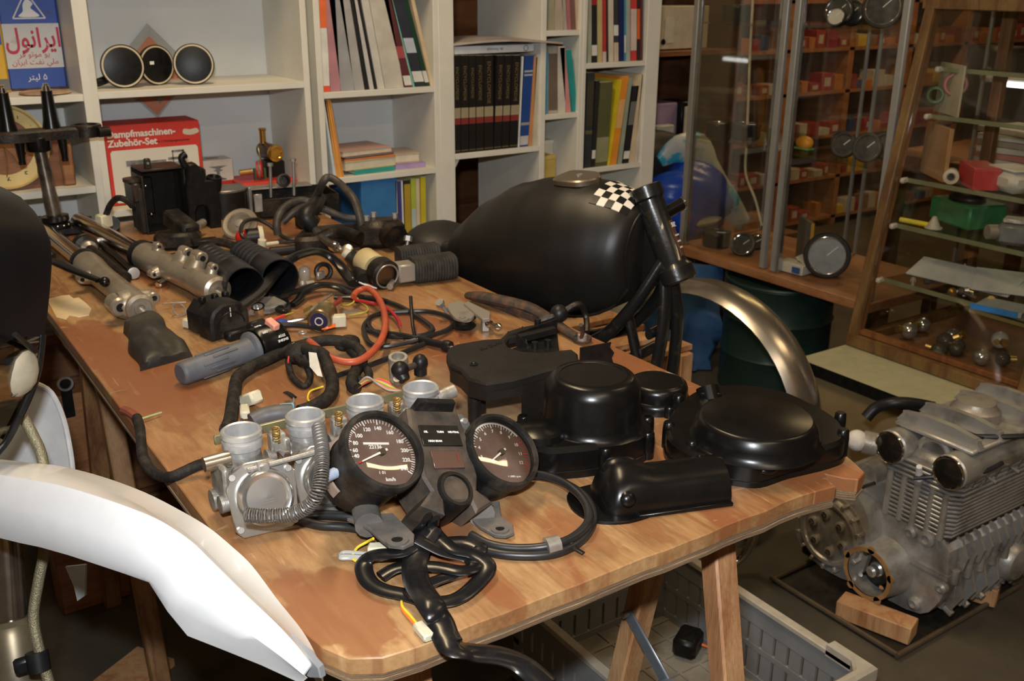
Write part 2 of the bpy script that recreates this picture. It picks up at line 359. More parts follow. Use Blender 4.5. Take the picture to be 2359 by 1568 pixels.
pt = [(.279, 1.99), (.30, 1.995), (.33, 2.0), (.36, 1.97), (.385, 1.95), (.40, 1.91), (.405, 1.87), (.37, 1.86), (.345, 1.83), (.315, 1.83), (.30, 1.85), (.275, 1.80), (.269, 1.86), (.269, 1.95)]
pt = [tuple(at(*q))[:2] for q in ((108, 690), (140, 682), (160, 680), (170, 688), (182, 686), (200, 700), (211, 712), (205, 726), (180, 731), (160, 727), (152, 737), (130, 732))]
part('putty_patch', MB().prism((0, 0, TZ), X, Y, pt, .0012, .0005), mat('dry_filler', (.66, .53, .33), .8, var=.06), tb)
# trestles
def post(mb, a, b, wx, wy, ex=X):
    a, b = V(a), V(b); z = (b-a).normalized(); x = (V(ex)-z*V(ex).dot(z)).normalized(); y = z.cross(x)
    return mb.box((a+b)/2, (wx, wy, (b-a).length), basis(x, y, z), .003)
def trestle(name, label, x0, x1, yc, sp, mm, brace):
    t = thing(name, label, 'trestle', ((x0+x1)/2, yc, 0))
    part('beam', MB().box(((x0+x1)/2, yc, TZ-.0575), (x1-x0+.1, .045, .05), None, .003), mm, t)
    for x in (x0, x1):
        for sgn in (-1, 1):
            part('leg', post(MB(), (x, yc+sgn*.04, TZ-.036), (x, yc+sgn*sp, .0), .036, .030), mm, t)
        if brace:
            za, zb = .42, .42
            f = lambda z, sg: V((x-.024, yc+sg*(.035+(sp-.035)*(1-z/(TZ-.028))), z))
            a, b = f(.53, 1), f(.41, -1)
            mid = (a+b)/2+V((-.004, 0, 0)); m2 = mat('galvanised_strap', (.22, .25, .28), .4, .6)
            pb = MB(); post(pb, a, mid, .004, .022, X); s_ = part('hinge_strap', pb, m2, t, 'grey folding metal brace')
            pb = MB(); post(pb, mid+V((-.004, 0, 0)), b+V((-.004, 0, 0)), .004, .022, X); part('hinge_strap', pb, m2, t)
            part('rivet', MB().cyl(mid+V((-.012, 0, 0)), mid+V((.002, 0, 0)), .014, n=16), m2, s_)
            for q in (a, b): part('screw', MB().cyl(q+V((-.010, 0, 0)), q, .005, n=10), m_steel, s_)
    return t
trestle('trestle', 'pale pine folding trestle with grey metal brace under the near end of the table', .385, .815, .80, .19, m_pine, True)
trestle('trestle', 'darker wooden trestle under the far left end of the table', .34, .90, 1.92, .21, woodmat('aged_pine', (.36, .20, .09), (.30, .16, .07), (.22, .10, .045), (30, 30, 2.0)), False)
# ================================================================== white bookshelves
SY, SD, P_ = 2.60, .27, .017
def shelf_unit(label, x0, x1, zs, ztop=1.75, back=True, left=True, right=True, rt=P_, lt=P_, depth=SD, z0=.0):
    t = thing('bookshelf', label, 'bookshelf', ((x0+x1)/2, SY+depth/2, z0))
    if left: part('side_panel', MB().box((x0+lt/2, SY+depth/2, (z0+ztop)/2), (lt, depth, ztop-z0), None, .001), m_white, t)
    if right: part('side_panel', MB().box((x1-rt/2, SY+depth/2, (z0+ztop)/2), (rt, depth, ztop-z0), None, .001), m_white, t)
    if back: part('back_panel', MB().box(((x0+x1)/2, SY+depth+.003, (z0+ztop)/2), (x1-x0, .006, ztop-z0)), m_whiteback, t)
    for z in zs: part('shelf_board', MB().box(((x0+lt+x1-rt)/2, SY+depth/2+.001, z-P_/2), (x1-x0-lt-rt, depth-.002, P_), None, .001), m_white, t)
    return t
shelf_unit('white bookshelf at far left holding the blue oil can and the clock', -.05, .536, [1.087, .867, .5, 1.42])
shelf_unit('white bookshelf holding round mirrors and the red toy box', .536, 1.097, [1.090, .800, .45, 1.42])
shelf_unit('white bookshelf with leaning magazines above and stacked paperbacks below', 1.118, 1.497, [1.058, .822, .55, 1.33])
t = thing('bookshelf', 'open white planks between two units carrying the black encyclopedia set', 'bookshelf', (1.7, SY+.15, 0))
part('post', MB().box((1.522, SY+.135, .875), (.050, .27, 1.75), None, .001), m_white, t)
part('shelf_board', MB().box((1.7025, SY+.15, .8475), (.309, .30, .017), None, .001), m_white, t)
part('shelf_board', MB().box((1.7025, SY+.15, 1.42), (.309, .30, .017), None, .001), m_white, t)
part('bracket', MB().prism((1.548, SY+.02, .839), X, Zv*-1, [(0, 0), (.028, 0), (0, .045)], .02), m_white, t)
shelf_unit('narrow white bookshelf column holding pale booklets', 1.858, 2.021, [.951, 1.204, .70], depth=.36, back=True, lt=.020, rt=.014)
shelf_unit('white bookshelf at the right end with orange and black books', 2.021, 2.342, [1.101, .765, .5, 1.45], lt=.014, rt=.057)
# brown cupboard behind the open planks and to the right of the bookshelf
t = thing('brown_cupboard', 'dark brown wooden cupboard standing behind the white bookshelves', 'cupboard', (2.3, 3.4, 0))
part('back_panel', MB().box((2.3, 3.62, 1.0), (2.1, .02, 2.0)), m_wdark, t)
for x in (1.27, 1.80, 2.30, 2.80, 3.33): part('side_panel', MB().box((x, 3.40, 1.0), (.022, .42, 2.0)), m_wdark, t)
m_owood = woodmat('orange_wood', (.36, .17, .07), (.31, .14, .055), (.25, .10, .04), (3, 22, 22))
for z in (.705, 1.066): part('shelf_board', MB().box((3.065, 3.40, z), (.50, .42, .02), None, .001), m_owood, t)
part('shelf_board', MB().box((2.3, 3.40, .3), (2.08, .42, .02)), m_wdark, t)
part('shelf_board', MB().box((2.3, 3.40, 1.9), (2.08, .42, .02)), m_wdark, t)
# ================================================================== carburettor bank
def helix(pts, R_, r, turns, n=5, seg=9):
    p = spline(pts, 10); ln = [0]
    for i in range(1, len(p)): ln.append(ln[-1]+(p[i]-p[i-1]).length)
    x, y, t0 = frame(p[1]-p[0]); out = []; fr = []
    for i in range(len(p)):
        t = (p[min(i+1, len(p)-1)]-p[max(i-1, 0)]).normalized(); c = t0.cross(t)
        if c.length > 1e-7: x = M.Rotation(t0.angle(t), 3, c) @ x
        x = (x-t*x.dot(t)).normalized(); fr.append((x.copy(), t.cross(x))); t0 = t
    N = turns*seg
    for k in range(N+1):
        s_ = k/N*ln[-1]; i = 0
        while i < len(ln)-2 and ln[i+1] < s_: i += 1
        f = (s_-ln[i])/max(ln[i+1]-ln[i], 1e-9); q = p[i].lerp(p[i+1], f); a = 2*math.pi*k/seg
        out.append(q+(fr[i][0]*math.cos(a)+fr[i][1]*math.sin(a))*R_)
    return MB().tube(out, r, n, 1)
cb = thing('carburetor_bank', 'bank of four dusty aluminium carburetors with bell mouths pointing up', 'carburetor', (.43, 1.0, TZ))
CX = [.318+.0757*i for i in range(4)]; CY = 1.006; CZ_ = TZ+.10
m_bright = mat('machined_aluminium', (.64, .645, .65), .33, .7, var=.1, vs_=60)
m_cover = mat('polished_cover', (.56, .55, .52), .22, .85, c2=(.38, .35, .30), vs_=30, lo=.5, hi=.85)
m_dustalu = mat('dusty_zinc', (.42, .40, .365), .42, .6, c2=(.12, .10, .075), vs_=34, lo=.44, hi=.74, bump=.2, bs=260)
part('mounting_rail', MB().box((.432, CY+.034, TZ+.078), (.27, .004, .012), None, .001), mat('olive_plated_steel', (.30, .27, .15), .45, .7, var=.2), cb)
for i, cx in enumerate(CX):
    o = V((cx, CY, 0))
    bm_ = part('bell_mouth', MB().lathe((cx, CY, CZ_), Zv, [(.0160, -.040), (.0178, -.012), (.0180, -.001), (.0205, 0), (.0226, -.0015), (.0228, -.0070), (.0204, -.0082), (.0204, -.0118), (.0224, -.0128), (.0224, -.0200), (.0200, -.022), (.0190, -.032), (.0190, -.045)], 36, caps=False), m_bright, cb)
    part('throttle_bore', MB().cyl((cx, CY, CZ_-.041), (cx, CY, CZ_-.038), .0172, n=24), mat('throttle_plate', (.05, .045, .035), .5, .6), bm_)
    b = MB().box((cx, CY+.004, TZ+.045), (.050, .060, .034), None, .006)
    b.cyl((cx, CY, TZ+.050), (cx, CY, TZ+.072), .022, .0195, 24)
    b.box((cx, CY+.018, TZ+.016), (.044, .050, .030), None, .006).box((cx-.012, CY-.026, TZ+.060), (.022, .014, .016), None, .004)
    b.cyl((cx+.012, CY-.034, TZ+.061), (cx+.012, CY-.012, TZ+.061), .0055, n=12).cyl((cx-.018, CY-.036, TZ+.055), (cx-.018, CY-.01, TZ+.055), .0075, .010, 14)
    b.cyl((cx+.024, CY-.006, TZ+.060), (cx+.034, CY-.006, TZ+.060), .010, .008, 14).cyl((cx-.034, CY-.006, TZ+.058), (cx-.024, CY-.006, TZ+.058), .0065, .009, 14)
    body = part('carburetor_body', b, m_dustalu, cb)
    part('float_bowl', MB().box((cx, CY+.045, TZ+.024), (.042, .034, .044), None, .007).cyl((cx, CY+.045, TZ+.0015), (cx, CY+.045, TZ+.003), .008, n=12), m_dustalu, cb)
    # diaphragm cover facing the near edge, tipped up a little
    q = V((cx+.002, CY-.050, TZ+.0385)); n_ = V((-.10, -.93, .36)).normalized(); ex = V((1, -.10, 0)).normalized(); ey = n_.cross(ex); ex = ey.cross(n_)
    pl = [(x_*1.2, y_*1.2) for x_, y_ in [(-.030, -.026), (-.024, -.033), (.020, -.033), (.028, -.027), (.031, .018), (.024, .028), (.010, .033), (-.012, .033), (-.026, .026), (-.032, .012)]]
    cvp = part('diaphragm_cover', MB().prism(q, ex, ey, pl, .005, .001).lathe(q+n_*.004, n_, [(.0315, 0), (.0312, .007), (.0295, .0125), (.0265, .0150), (.0230, .0138), (.0212, .0120), (0, .0126)], 36), m_cover, cb)
    for sx, sy in ((-.031, .027), (.030, .025), (-.031, -.030), (.028, -.032)):
        c0 = q+ex*sx+ey*sy
        s2 = MB().cyl(c0+n_*.004, c0+n_*.0085, .0036, n=10); part('screw', s2, m_steel, cvp)
    if i == 0:
        for k in range(2): part('maker_mark', MB().box(q+n_*.0167+ex*(.001+k*.002)+ey*(-.006+k*.0025), (.016, .0012, .0004), basis(ex, ey, n_)), m_cover, cvp)
    mid = cx+.0378
    if i < 3:
        l = MB().box((mid, CY-.006, TZ+.078), (.018, .016, .024), None, .003).box((mid+.008, CY-.014, TZ+.068), (.008, .006, .030), None, .002)
        l.cyl((mid+.004, CY-.024, TZ+.066), (mid+.004, CY-.010, TZ+.066), .005, n=6)
        lk = part('throttle_linkage', l, m_dustalu, cb)
        part('adjuster_spring', helix([(mid-.004, CY-.016, TZ+.082), (mid-.004, CY-.016, TZ+.100)], .0042, .0008, 6), m_brass, lk)
        part('linkage_bolt', MB().cyl((mid+.004, CY-.028, TZ+.066), (mid+.004, CY-.022, TZ+.066), .0042, n=6), m_rust if i != 1 else m_steel, lk)
        part('return_spring', helix([(mid+.012, CY+.006, TZ+.064), (mid+.026, CY+.006, TZ+.064)], .0085, .0011, 6), m_steel, cb)
part('choke_rod', MB().cyl((.305, CY-.050, TZ+.074), (.52, CY-.050, TZ+.075), .0030, n=10).box((.322, CY-.050, TZ+.072), (.014, .010, .014), None, .002).box((.40, CY-.050, TZ+.072), (.014, .009, .014), None, .002), m_dustalu, cb)
part('choke_plunger', MB().cyl((.270, CY-.012, TZ+.074), (.298, CY-.012, TZ+.074), .0085, .0095, 18), mat('tarnished_chrome', (.62, .56, .46), .25, .95, c2=(.35, .22, .08), vs_=40, lo=.5, hi=.75), cb)
part('fuel_pipe', MB().cyl((CX[3]+.018, CY-.006, TZ+.082), (CX[3]+.044, CY-.006, TZ+.086), .0085, n=16), m_dustalu, cb)
part('end_bracket', MB().box((.287, CY-.010, TZ+.052), (.008, .048, .042), None, .003).cyl((.278, CY-.028, TZ+.03), (.29, CY-.028, TZ+.03), .010, n=14).cyl((.278, CY+.002, TZ+.022), (.29, CY+.002, TZ+.022), .012, n=14), m_dustalu, cb)
# ================================================================== instrument cluster
e1 = V((.965, .0, -.26)).normalized(); nn = V((.19, -.64, .72)); nn = (nn-e1*nn.dot(e1)).normalized(); e2 = nn.cross(e1)
S0 = V((.4235, .869, TZ+.1005))
Rm = basis(e1, e2, nn); G = M.Translation(S0) @ Rm.to_4x4()
ic = thing('instrument_cluster', 'dusty motorcycle instrument cluster with speedometer and tachometer standing before the carburetors', 'instrument cluster', at(1010, 1230))
m_face = mat('dial_face', (.11, .068, .056), .5, c2=(.20, .14, .115), vs_=20, lo=.4, hi=.8)  # brown tone: dust plus the reflection on the dial, put into the colour
m_print = mat('white_print', (.75, .75, .72), .5, var=0)
m_redp = mat('red_print', (.6, .05, .03), .5, var=0)
m_gglass = glassmat('gauge_glass', (.95, .93, .9), .16)
def L(x, y, z): return G @ V((x, y, z))
def gauge(cx, name, lbl, rb):
    c = L(cx, 0, 0)
    g = part(name, MB().lathe(c, nn, [(.020, -.076), (.036, -.076), (.0405, -.069), (.0435, -.018), (.0455, -.012), (.0455, -.006)], 44, e2), m_dusty, ic, lbl)
    part('bezel', MB().lathe(c, nn, [(.0458, -.013), (.0478, -.008), (.0480, .002), (.0462, .0055), (.0425, .006), (.0415, .001), (.0412, -.004)], 48, e2, caps=False), m_dusty, g)
    part('dial', MB().cyl(c-nn*.0065, c-nn*.005, .0425, n=40), m_face, g)
    part('glass', MB().lathe(c, nn, [(.0418, .0018), (.036, .0028), (.020, .0038), (0, .0042)], 40, e2, caps=False), m_gglass, g)
    return g
def polar(cx, th, r, z=-.0046): a = math.radians(th); return L(cx+math.sin(a)*r, math.cos(a)*r, z)
def tick(mb, cx, th, r0, r1, wd):
    a, b = polar(cx, th, r0), polar(cx, th, r1); d = (b-a).normalized(); mb.box((a+b)/2, ((b-a).length, wd, .0004), basis(d, nn.cross(d), nn))
sp = gauge(0, 'speedometer', 'round speedometer dial reading to 240 km/h', .048)
tk = [(0, -122), (60, -84), (80, -67), (100, -47), (140, 6), (180, 62), (240, 128)]
def tang(v):
    for (a, ta), (b, tb_) in zip(tk, tk[1:]):
        if v <= b: return ta+(tb_-ta)*(v-a)/(b-a)
mt = MB()
for v in range(0, 241, 4): tick(mt, 0, tang(v), .0405 if v % 20 else .0405, .0365 if v % 20 else .0345, .0007 if v % 20 else .0012)
part('scale_marks', mt, m_print, sp)
for v in range(40, 241, 20):
    a = tang(v); textmesh(str(v), .0062 if v != 120 else .0062, polar(0, a, .0300), e1, e2, m_print, sp, 'numeral', bold=.00012)
textmesh('km/h', .0058, L(.004, -.031, -.0046), e1, e2, m_print, sp, 'lettering', bold=.0001)
part('odometer_window', MB().box(L(-.003, .0115, -.0048), (.031, .0026, .0006), Rm), m_print, sp)
textmesh('22136', .0062, L(-.005, .0072, -.0046), e1, e2, m_print, sp, 'odometer_digits', bold=.0001)
textmesh('1 01', .005, L(-.004, -.023, -.0046), e1, e2, m_print, sp, 'trip_digits')
def needle(cx, th, g, ln):
    a, b = polar(cx, th+180, .007, -.001), polar(cx, th, ln, -.001); d = (b-a).normalized(); q = nn.cross(d)
    part('needle', MB().loft([[a+q*.0014-nn*.0006, a-q*.0014-nn*.0006, a-q*.0014+nn*.0006, a+q*.0014+nn*.0006], [b+q*.0007-nn*.0004, b-q*.0007-nn*.0004, b-q*.0007+nn*.0004, b+q*.0007+nn*.0004]]), mat('needle_white', (.8, .76, .66), .5, var=0), g)
    part('needle_hub', MB().cyl(L(cx, 0, -.005), L(cx, 0, .0005), .0036, n=16), mat('hub_brown', (.06, .045, .03), .5), g)
needle(0, -113, sp, .030)
part('needle_tip', MB().tube([polar(0, -113, .0295, -.001), polar(0, -113, .034, -.001)], .0009, 6, 1), m_redp, sp)
TX = .157
ta = gauge(TX, 'tachometer', 'round tachometer with a red zone', .048)
mt = MB(); mr = MB(); rk = lambda v: -100+(v-3)*24
for k in range(0, 39):
    v = 3+k*.25; tick(mr if v >= 9.5 else mt, TX, rk(v), .0385, .0345 if k % 4 else .0325, .0006 if k % 4 else .0011)
for k in range(40):
    v = 5.5+k*.1; tick(mt if v < 9.5 else mr, TX, rk(v), .0398, .0378, .0022)
part('scale_marks', mt, m_print, ta); part('red_zone', mr, m_redp, ta)
for v in range(3, 13): textmesh(str(v), .0058, polar(TX, rk(v), .0285), e1, e2, m_print, ta, 'numeral')
textmesh('\u00d7 1000 r.p.m.', .0034, L(TX+.010, -.030, -.0046), e1, e2, m_print, ta, 'lettering')
needle(TX, -122, ta, .023)
# console between the dials
def LP(o): return [(a, b) for a, b in o]
m_hous = mat('dusty_housing', (.03, .025, .021), .6, c2=(.12, .085, .06), vs_=25, lo=.35, hi=.75, bump=.1, bs=500)
con = part('console', MB().prism(L(.079, 0, -.060), e1, e2, [(-.033, .056), (-.037, .020), (-.036, -.030), (-.030, -.046), (-.047, -.062), (-.020, -.074), (-.017, -.060), (.017, -.060), (.020, -.074), (.047, -.062), (.030, -.046), (.036, -.030), (.037, .020), (.033, .056)][::-1], .058, .003, nn), m_hous, ic)
vis = MB(m=G).prism((.079, .053, -.02), (1, 0, 0), (0, .3, .954), [(-.030, .0), (.030, .0), (.024, .030), (-.024, .030)], .007, .001)
part('visor', vis, m_dusty, con)
part('warning_panel', MB(m=G).box((.079, .020, -.0015), (.052, .026, .002), None, .0006), m_blackplas, con)
for s_, x_, y_ in (('OIL', .060, .024), ('TURN', .079, .024), ('NEUTRAL', .0965, .024), ('HIGH BEAM', .069, .0125)): textmesh(s_, .0034, L(x_, y_, .0), e1, e2, m_print, con, 'lettering', bold=.00008)
part('fuel_gauge_window', MB(m=G).box((.079, -.010, -.0012), (.040, .022, .0024), None, .0008), mat('brown_window', (.07, .035, .028), .3), con)
part('fuel_gauge_mark', MB(m=G).box((.093, -.008, .0003), (.002, .010, .0003)), mat('faded_red', (.16, .03, .02), .5), con)
part('switch_surround', MB().lathe(L(.079, -.046, -.036), nn, [(.0225, -.020), (.0225, .034), (.020, .038), (.0165, .038), (.0165, .020)], 32, e2, caps=False), m_blackplas, con)
ig = part('ignition_switch', MB().lathe(L(.079, -.0475, -.075), nn, [(.017, -.02), (.0172, .046), (.0165, .060), (.013, .0605), (.012, .056), (.0, .056)], 28, e2), m_rubber, ic)
textmesh('IGNITION', .0036, L(.079, -.027, -.0015), e1, e2, m_print, con, 'lettering')
part('grey_tape', MB().lathe(L(.079, -.0475, -.070), nn, [(.0180, -.016), (.0182, .018)], 28, e2, caps=False), mat('grey_foam', (.14, .135, .13), .9, bump=.4, bs=900), ig)
# brackets and straps
m_brk = mat('grey_bracket', (.075, .073, .07), .6, c2=(.13, .115, .10), vs_=40, bump=.15, bs=600)
def ring2(c, ex, ey, R_, r, h, n=22):
    ez = ex.cross(ey).normalized(); mb = MB()
    rings = [[c+(ex*math.cos(2*math.pi*i/n)+ey*math.sin(2*math.pi*i/n))*rr+ez*hh for i in range(n)] for rr, hh in ((r, 0), (R_, 0), (R_, h), (r, h), (r, 0))]
    return mb.loft(rings, False, False)
def bracket(pxs, h, hole, rr):
    o = at(*pxs[0], h); olx = [((at(px, py, h)-o).x, (at(px, py, h)-o).y) for px, py in pxs]
    a = sum(olx[i][0]*olx[(i+1) % len(olx)][1]-olx[(i+1) % len(olx)][0]*olx[i][1] for i in range(len(olx)))
    p_ = part('bracket', MB().prism(o, X, Y, olx if a > 0 else olx[::-1], .004, .0008), m_brk, ic)
    part('bolt_hole', MB().cyl(at(*hole, h+.002), at(*hole, h+.002)+Zv*.0025, rr*.5, n=18), m_blackplas, p_)
    part('eyelet', ring2(at(*hole, h+.0035), X, Y, rr, rr*.5, .002), m_brk, p_)
bracket([(800, 1200), (830, 1192), (905, 1188), (955, 1237), (953, 1255), (930, 1266), (895, 1262), (868, 1240), (850, 1222)], .028, (915, 1245), .012)
bracket([(1085, 1165), (1150, 1160), (1155, 1195), (1182, 1215), (1184, 1232), (1165, 1240), (1140, 1238), (1105, 1218), (1085, 1200)], .004, (1152, 1220), .010)
part('bracket_post', MB().tube([L(TX, -.01, -.06), L(TX, -.02, -.075), at(1110, 1185, .012)], .015, 12, 4), m_brk, ic)
part('bracket_post', MB().tube([L(0, 0, -.062), L(.005, -.02, -.070), at(850, 1210, .030)], .015, 12, 4), m_brk, ic)
st = MB().lathe(L(0, 0, -.052), nn, [(.0425, -.004), (.0462, -.004), (.0470, .010), (.0440, .010), (.0425, -.004)], 20, e2, False, (math.radians(95), math.radians(215)))
part('rubber_strap', st, mat('perished_rubber', (.16, .11, .085), .7, c2=(.26, .20, .16), vs_=30), ic)
cl = L(-.0445, -.010, -.030)
part('lamp_plug', MB().tube([cl, cl+nn.cross(e2)*0+V((-.016, -.006, .001))], .0062, 10, 1).cyl(cl+V((.010, .003, 0)), cl+V((-.002, 0, 0)), .004, n=10), mat('pale_blue_rubber', (.30, .36, .46), .5), ic)
# pig tail of the cluster
def pxt(lst, r, flat=None, n=8, sub=5, ref=None): return MB().tube([at(*q) for q in lst], r, n, sub, flat, ref)
FL = (1.5, .55)
for lst, r in (([(985, 1190, .045), (972, 1215, .03), (968, 1232, .014), (1015, 1248, .012), (1072, 1247, .012), (1104, 1262, .010), (1085, 1275, .008)], .0065),
               ([(1000, 1195, .04), (1000, 1225, .025), (1040, 1262, .020), (1090, 1275, .016), (1122, 1300, .012), (1108, 1332, .008), (1057, 1376, .007), (1000, 1386, .007), (938, 1370, .007), (881, 1357, .007), (848, 1335, .008), (838, 1300, .012), (862, 1278, .018), (925, 1272, .022), (960, 1250, .024)], .0062),
               ([(877, 1328, .008), (919, 1306, .012), (996, 1304, .014), (1060, 1314, .014), (1092, 1306, .012), (1080, 1285, .012), (1020, 1270, .018), (960, 1240, .03)], .0058),
               ([(940, 1372, .012), (985, 1345, .012), (1040, 1325, .010), (1085, 1312, .012)], .0052),
               ([(995, 1215, .03), (965, 1262, .02), (955, 1308, .016), (965, 1350, .018), (995, 1395, .020), (1014, 1432, .010), (1026, 1464, .006), (1046, 1492, .003), (1082, 1502, -.006), (1150, 1510, -.014), (1205, 1532, -.022), (1262, 1580, -.03)], .0088)):
    part('wiring_sleeve', pxt(lst, r, FL, 10, 6, Zv), m_vinyl, ic, kind=None)
gw = mat('grey_wire', (.35, .35, .33), .4)
for dy in (0, 9): part('crimped_lead', pxt([(925, 1273, .02), (880, 1278+dy, .012), (835, 1274+dy, .008), (792, 1272+dy, .006), (786, 1282+dy*.4, .005), (815, 1286, .005), (845, 1285+dy, .006)], .0022), gw, ic)
part('yellow_lead', pxt([(860, 1240, .02), (845, 1248, .012), (822, 1262, .008), (812, 1285, .005), (830, 1296, .005)], .0015), mat('yellow_wire', (.72, .52, .03), .4), ic)
part('blue_lead', pxt([(868, 1262, .012), (856, 1285, .008), (850, 1305, .006)], .0016), mat('blue_wire', (.03, .10, .4), .4), ic)
c0 = at(872, 1268, .010); part('plug', MB().box(c0, (.022, .014, .014), rotz(-.5), .002), m_cream, ic)
wl = mat('orange_wire', (.75, .16, .03), .4)
part('yellow_lead', pxt([(925, 1384, .004), (928, 1398, .004), (946, 1418, .004), (962, 1438, .004)], .0013), MATS['yellow_wire'], ic)
part('orange_lead', pxt([(925, 1388, .003), (927, 1404, .003), (943, 1424, .003), (959, 1442, .003)], .0013), wl, ic)
a, b = at(962, 1438, .006), at(990, 1470, .006); d = (b-a).normalized()
part('plug', MB().box((a+b)/2, ((b-a).length, .011, .008), basis(d, Zv.cross(d), Zv), .0015), m_cream, ic)
# spring sleeved lead in front of the first carburettors
single('spring_sleeve', helix([at(734, 985, .108), at(741, 1030, .108), at(741, 1080, .098), at(733, 1130, .082), at(710, 1165, .066), at(670, 1184, .056), at(610, 1188, .054), at(564, 1185, .054)], .0072, .0009, 74), mat('dull_spring_wire', (.16, .15, .14), .45, .5), 'flexible steel spring sleeve hanging over the first carburetor covers', 'spring')
# ================================================================== black engine covers
def pxo(o, lst, h): return [((at(px, py, h)-o).x, (at(px, py, h)-o).y) for px, py in lst]
def ccw(p):
    a = sum(p[i][0]*p[(i+1) % len(p)][1]-p[(i+1) % len(p)][0]*p[i][1] for i in range(len(p))); return p if a > 0 else p[::-1]
def smooth2(p, sub=4):
    n = len(p); out = []
    for i in range(n):
        a, b, c, d = [V((*p[(i+k-1) % n], 0)) for k in range(4)]
        for k in range(sub):
            t = k/sub; q = .5*((2*b)+(c-a)*t+(2*a-5*b+4*c-d)*t*t+(3*b-a-3*c+d)*t**3); out.append((q.x, q.y))
    return out
# tall generator cover
g = thing('generator_cover', 'tall drum-shaped satin black generator cover behind the tachometer', 'engine cover', at(1368, 1030))
GC = V((.741, .914, TZ))
fl = ccw([(-.098, .050), (-.112, .012), (-.098, -.034), (-.070, -.050), (-.034, -.062), (.018, -.068), (.055, -.052), (.074, -.012), (.066, .030), (.035, .060), (-.02, .066), (-.06, .060)])
part('flange', MB().prism(GC, X, Y, smooth2(fl), .040, .006), m_satin, g)
part('gasket_step', MB().prism(GC, X, Y, smooth2([(x*1.025, y*1.025) for x, y in fl]), .010, .001), m_satin, g)
part('drum', MB().lathe(GC+Zv*.036, Zv, [(.0705, 0), (.0670, .003), (.0645, .007), (.0630, .012), (.0605, .052), (.0585, .058), (.0530, .0655), (.0500, .0680), (.0420, .0683), (.0415, .0675), (0, .0675)], 56), m_satin, g)
part('side_lobe', MB().lathe(GC+V((-.080, .002, .0385)), Zv, [(.032, 0), (.030, .009), (.026, .012), (0, .0125)], 28), m_satin, g)
for x, y in ((-.058, .068), (.076, -.022), (-.028, -.064), (.045, -.058), (.02, .064)):
    part('bolt_lug', MB().lathe(GC+V((x, y, 0)), Zv, [(.009, 0), (.009, .026), (.0085, .034), (.007, .036), (.0045, .036), (.0045, .030)], 16), m_satin, g)
# small round points cover
p_ = thing('points_cover', 'small round satin black cover lying at the right table edge behind the drum cover', 'engine cover', (.945, 1.005, TZ))
PC = at(1512, 930)
part('rim', MB().lathe(PC, Zv, [(.0475, 0), (.0480, .010), (.0455, .014), (.043, .016)], 40), m_satin, p_)
part('dome', MB().lathe(PC+Zv*.014, Zv, [(.0435, 0), (.0432, .014), (.041, .020), (.037, .0225), (.0355, .0215), (.0345, .0225), (0, .0230)], 44), m_satin, p_)
for a in (-110, 10, 130): part('bolt_lug', MB().lathe(PC+V((math.cos(math.radians(a))*.047, math.sin(math.radians(a))*.047, 0)), Zv, [(.0075, 0), (.0075, .013), (.006, .016), (.003, .016), (.003, .012)], 14), m_satin, p_)
# large clutch cover
c = thing('clutch_cover', 'wide satin black clutch cover on the near right corner of the table', 'engine cover', (.89, .77, TZ))
CC = V((.893, .775, TZ))
co = smooth2(ccw(pxo(CC, [(1535, 1045), (1545, 985), (1602, 935), (1690, 922), (1790, 935), (1868, 968), (1930, 1008), (1943, 1050), (1905, 1070), (1815, 1092), (1752, 1112), (1695, 1108), (1600, 1090)], .006)), 4)
part('flange', MB().prism(CC, X, Y, co, .032, .005), m_satin, c)
part('gasket_step', MB().prism(CC, X, Y, [(x*1.02, y*1.02) for x, y in co], .008, .001), m_satin, c)
part('drum', MB().lathe(CC+Zv*.028+V((.002, .003, 0)), Zv, [(.0850, 0), (.0810, .004), (.0785, .009), (.0775, .015), (.0760, .021), (.0725, .0275), (.0700, .0310), (.0670, .0322), (0, .0326)], 60), m_satin, c)
part('oil_filler', MB().cyl(at(1637, 925, .024), at(1637, 925, .024)+V((.004, .012, .016)), .016, n=20).box(at(1637, 912, .034), (.030, .006, .010), rotz(-.6), .002), m_satin, c)
part('flange_trough', MB().sph(at(1770, 1078, .020), .013, scl=(1.3, .8, .6)), m_satin, c)
for q in ((1538, 1030), (1750, 1112), (1812, 1093), (1872, 1076), (1936, 1048), (1930, 1008), (1560, 965), (1690, 1106), (1590, 1075)):
    o = at(*q); part('bolt_lug', MB().lathe(o+Zv*.001, Zv, [(.0082, 0), (.0082, .024), (.0072, .034), (.0055, .036), (.0025, .036)], 14), m_satin, c)
# half round sprocket cover
s = thing('starter_cover', 'half-cylinder satin black starter cover lying at the near table edge', 'engine cover', at(1500, 1170))
a0, a1 = at(1372, 1165), at(1652, 1128); dx = (a1-a0).normalized(); dy = Zv.cross(dx); ln = (a1-a0).length
rings = []
for t, wd, ht, off in ((0, .020, .006, 0), (.02, .030, .018, 0), (.07, .037, .034, .002), (.12, .041, .043, .004), (.20, .042, .047, .006), (.33, .040, .046, .004), (.42, .036, .041, 0), (.6, .036, .041, 0), (1, .036, .041, 0)):
    o = a0+dx*(t*ln)+dy*off; r_ = []
    for k in range(19):
        an = math.pi*k/18; r_.append(o+dy*(-math.cos(an)*wd)+Zv*(abs(math.sin(an))**.8*ht+.002))
    for k in range(19):
        an = math.pi*(18-k)/18; r_.append(o+dy*(-math.cos(an)*(wd-.003))+Zv*(max(0, abs(math.sin(an))**.8*ht-.003)+.0015))
    rings.append(r_)
part('shell', MB().loft(rings, True, True), m_satin, s, ang=50)
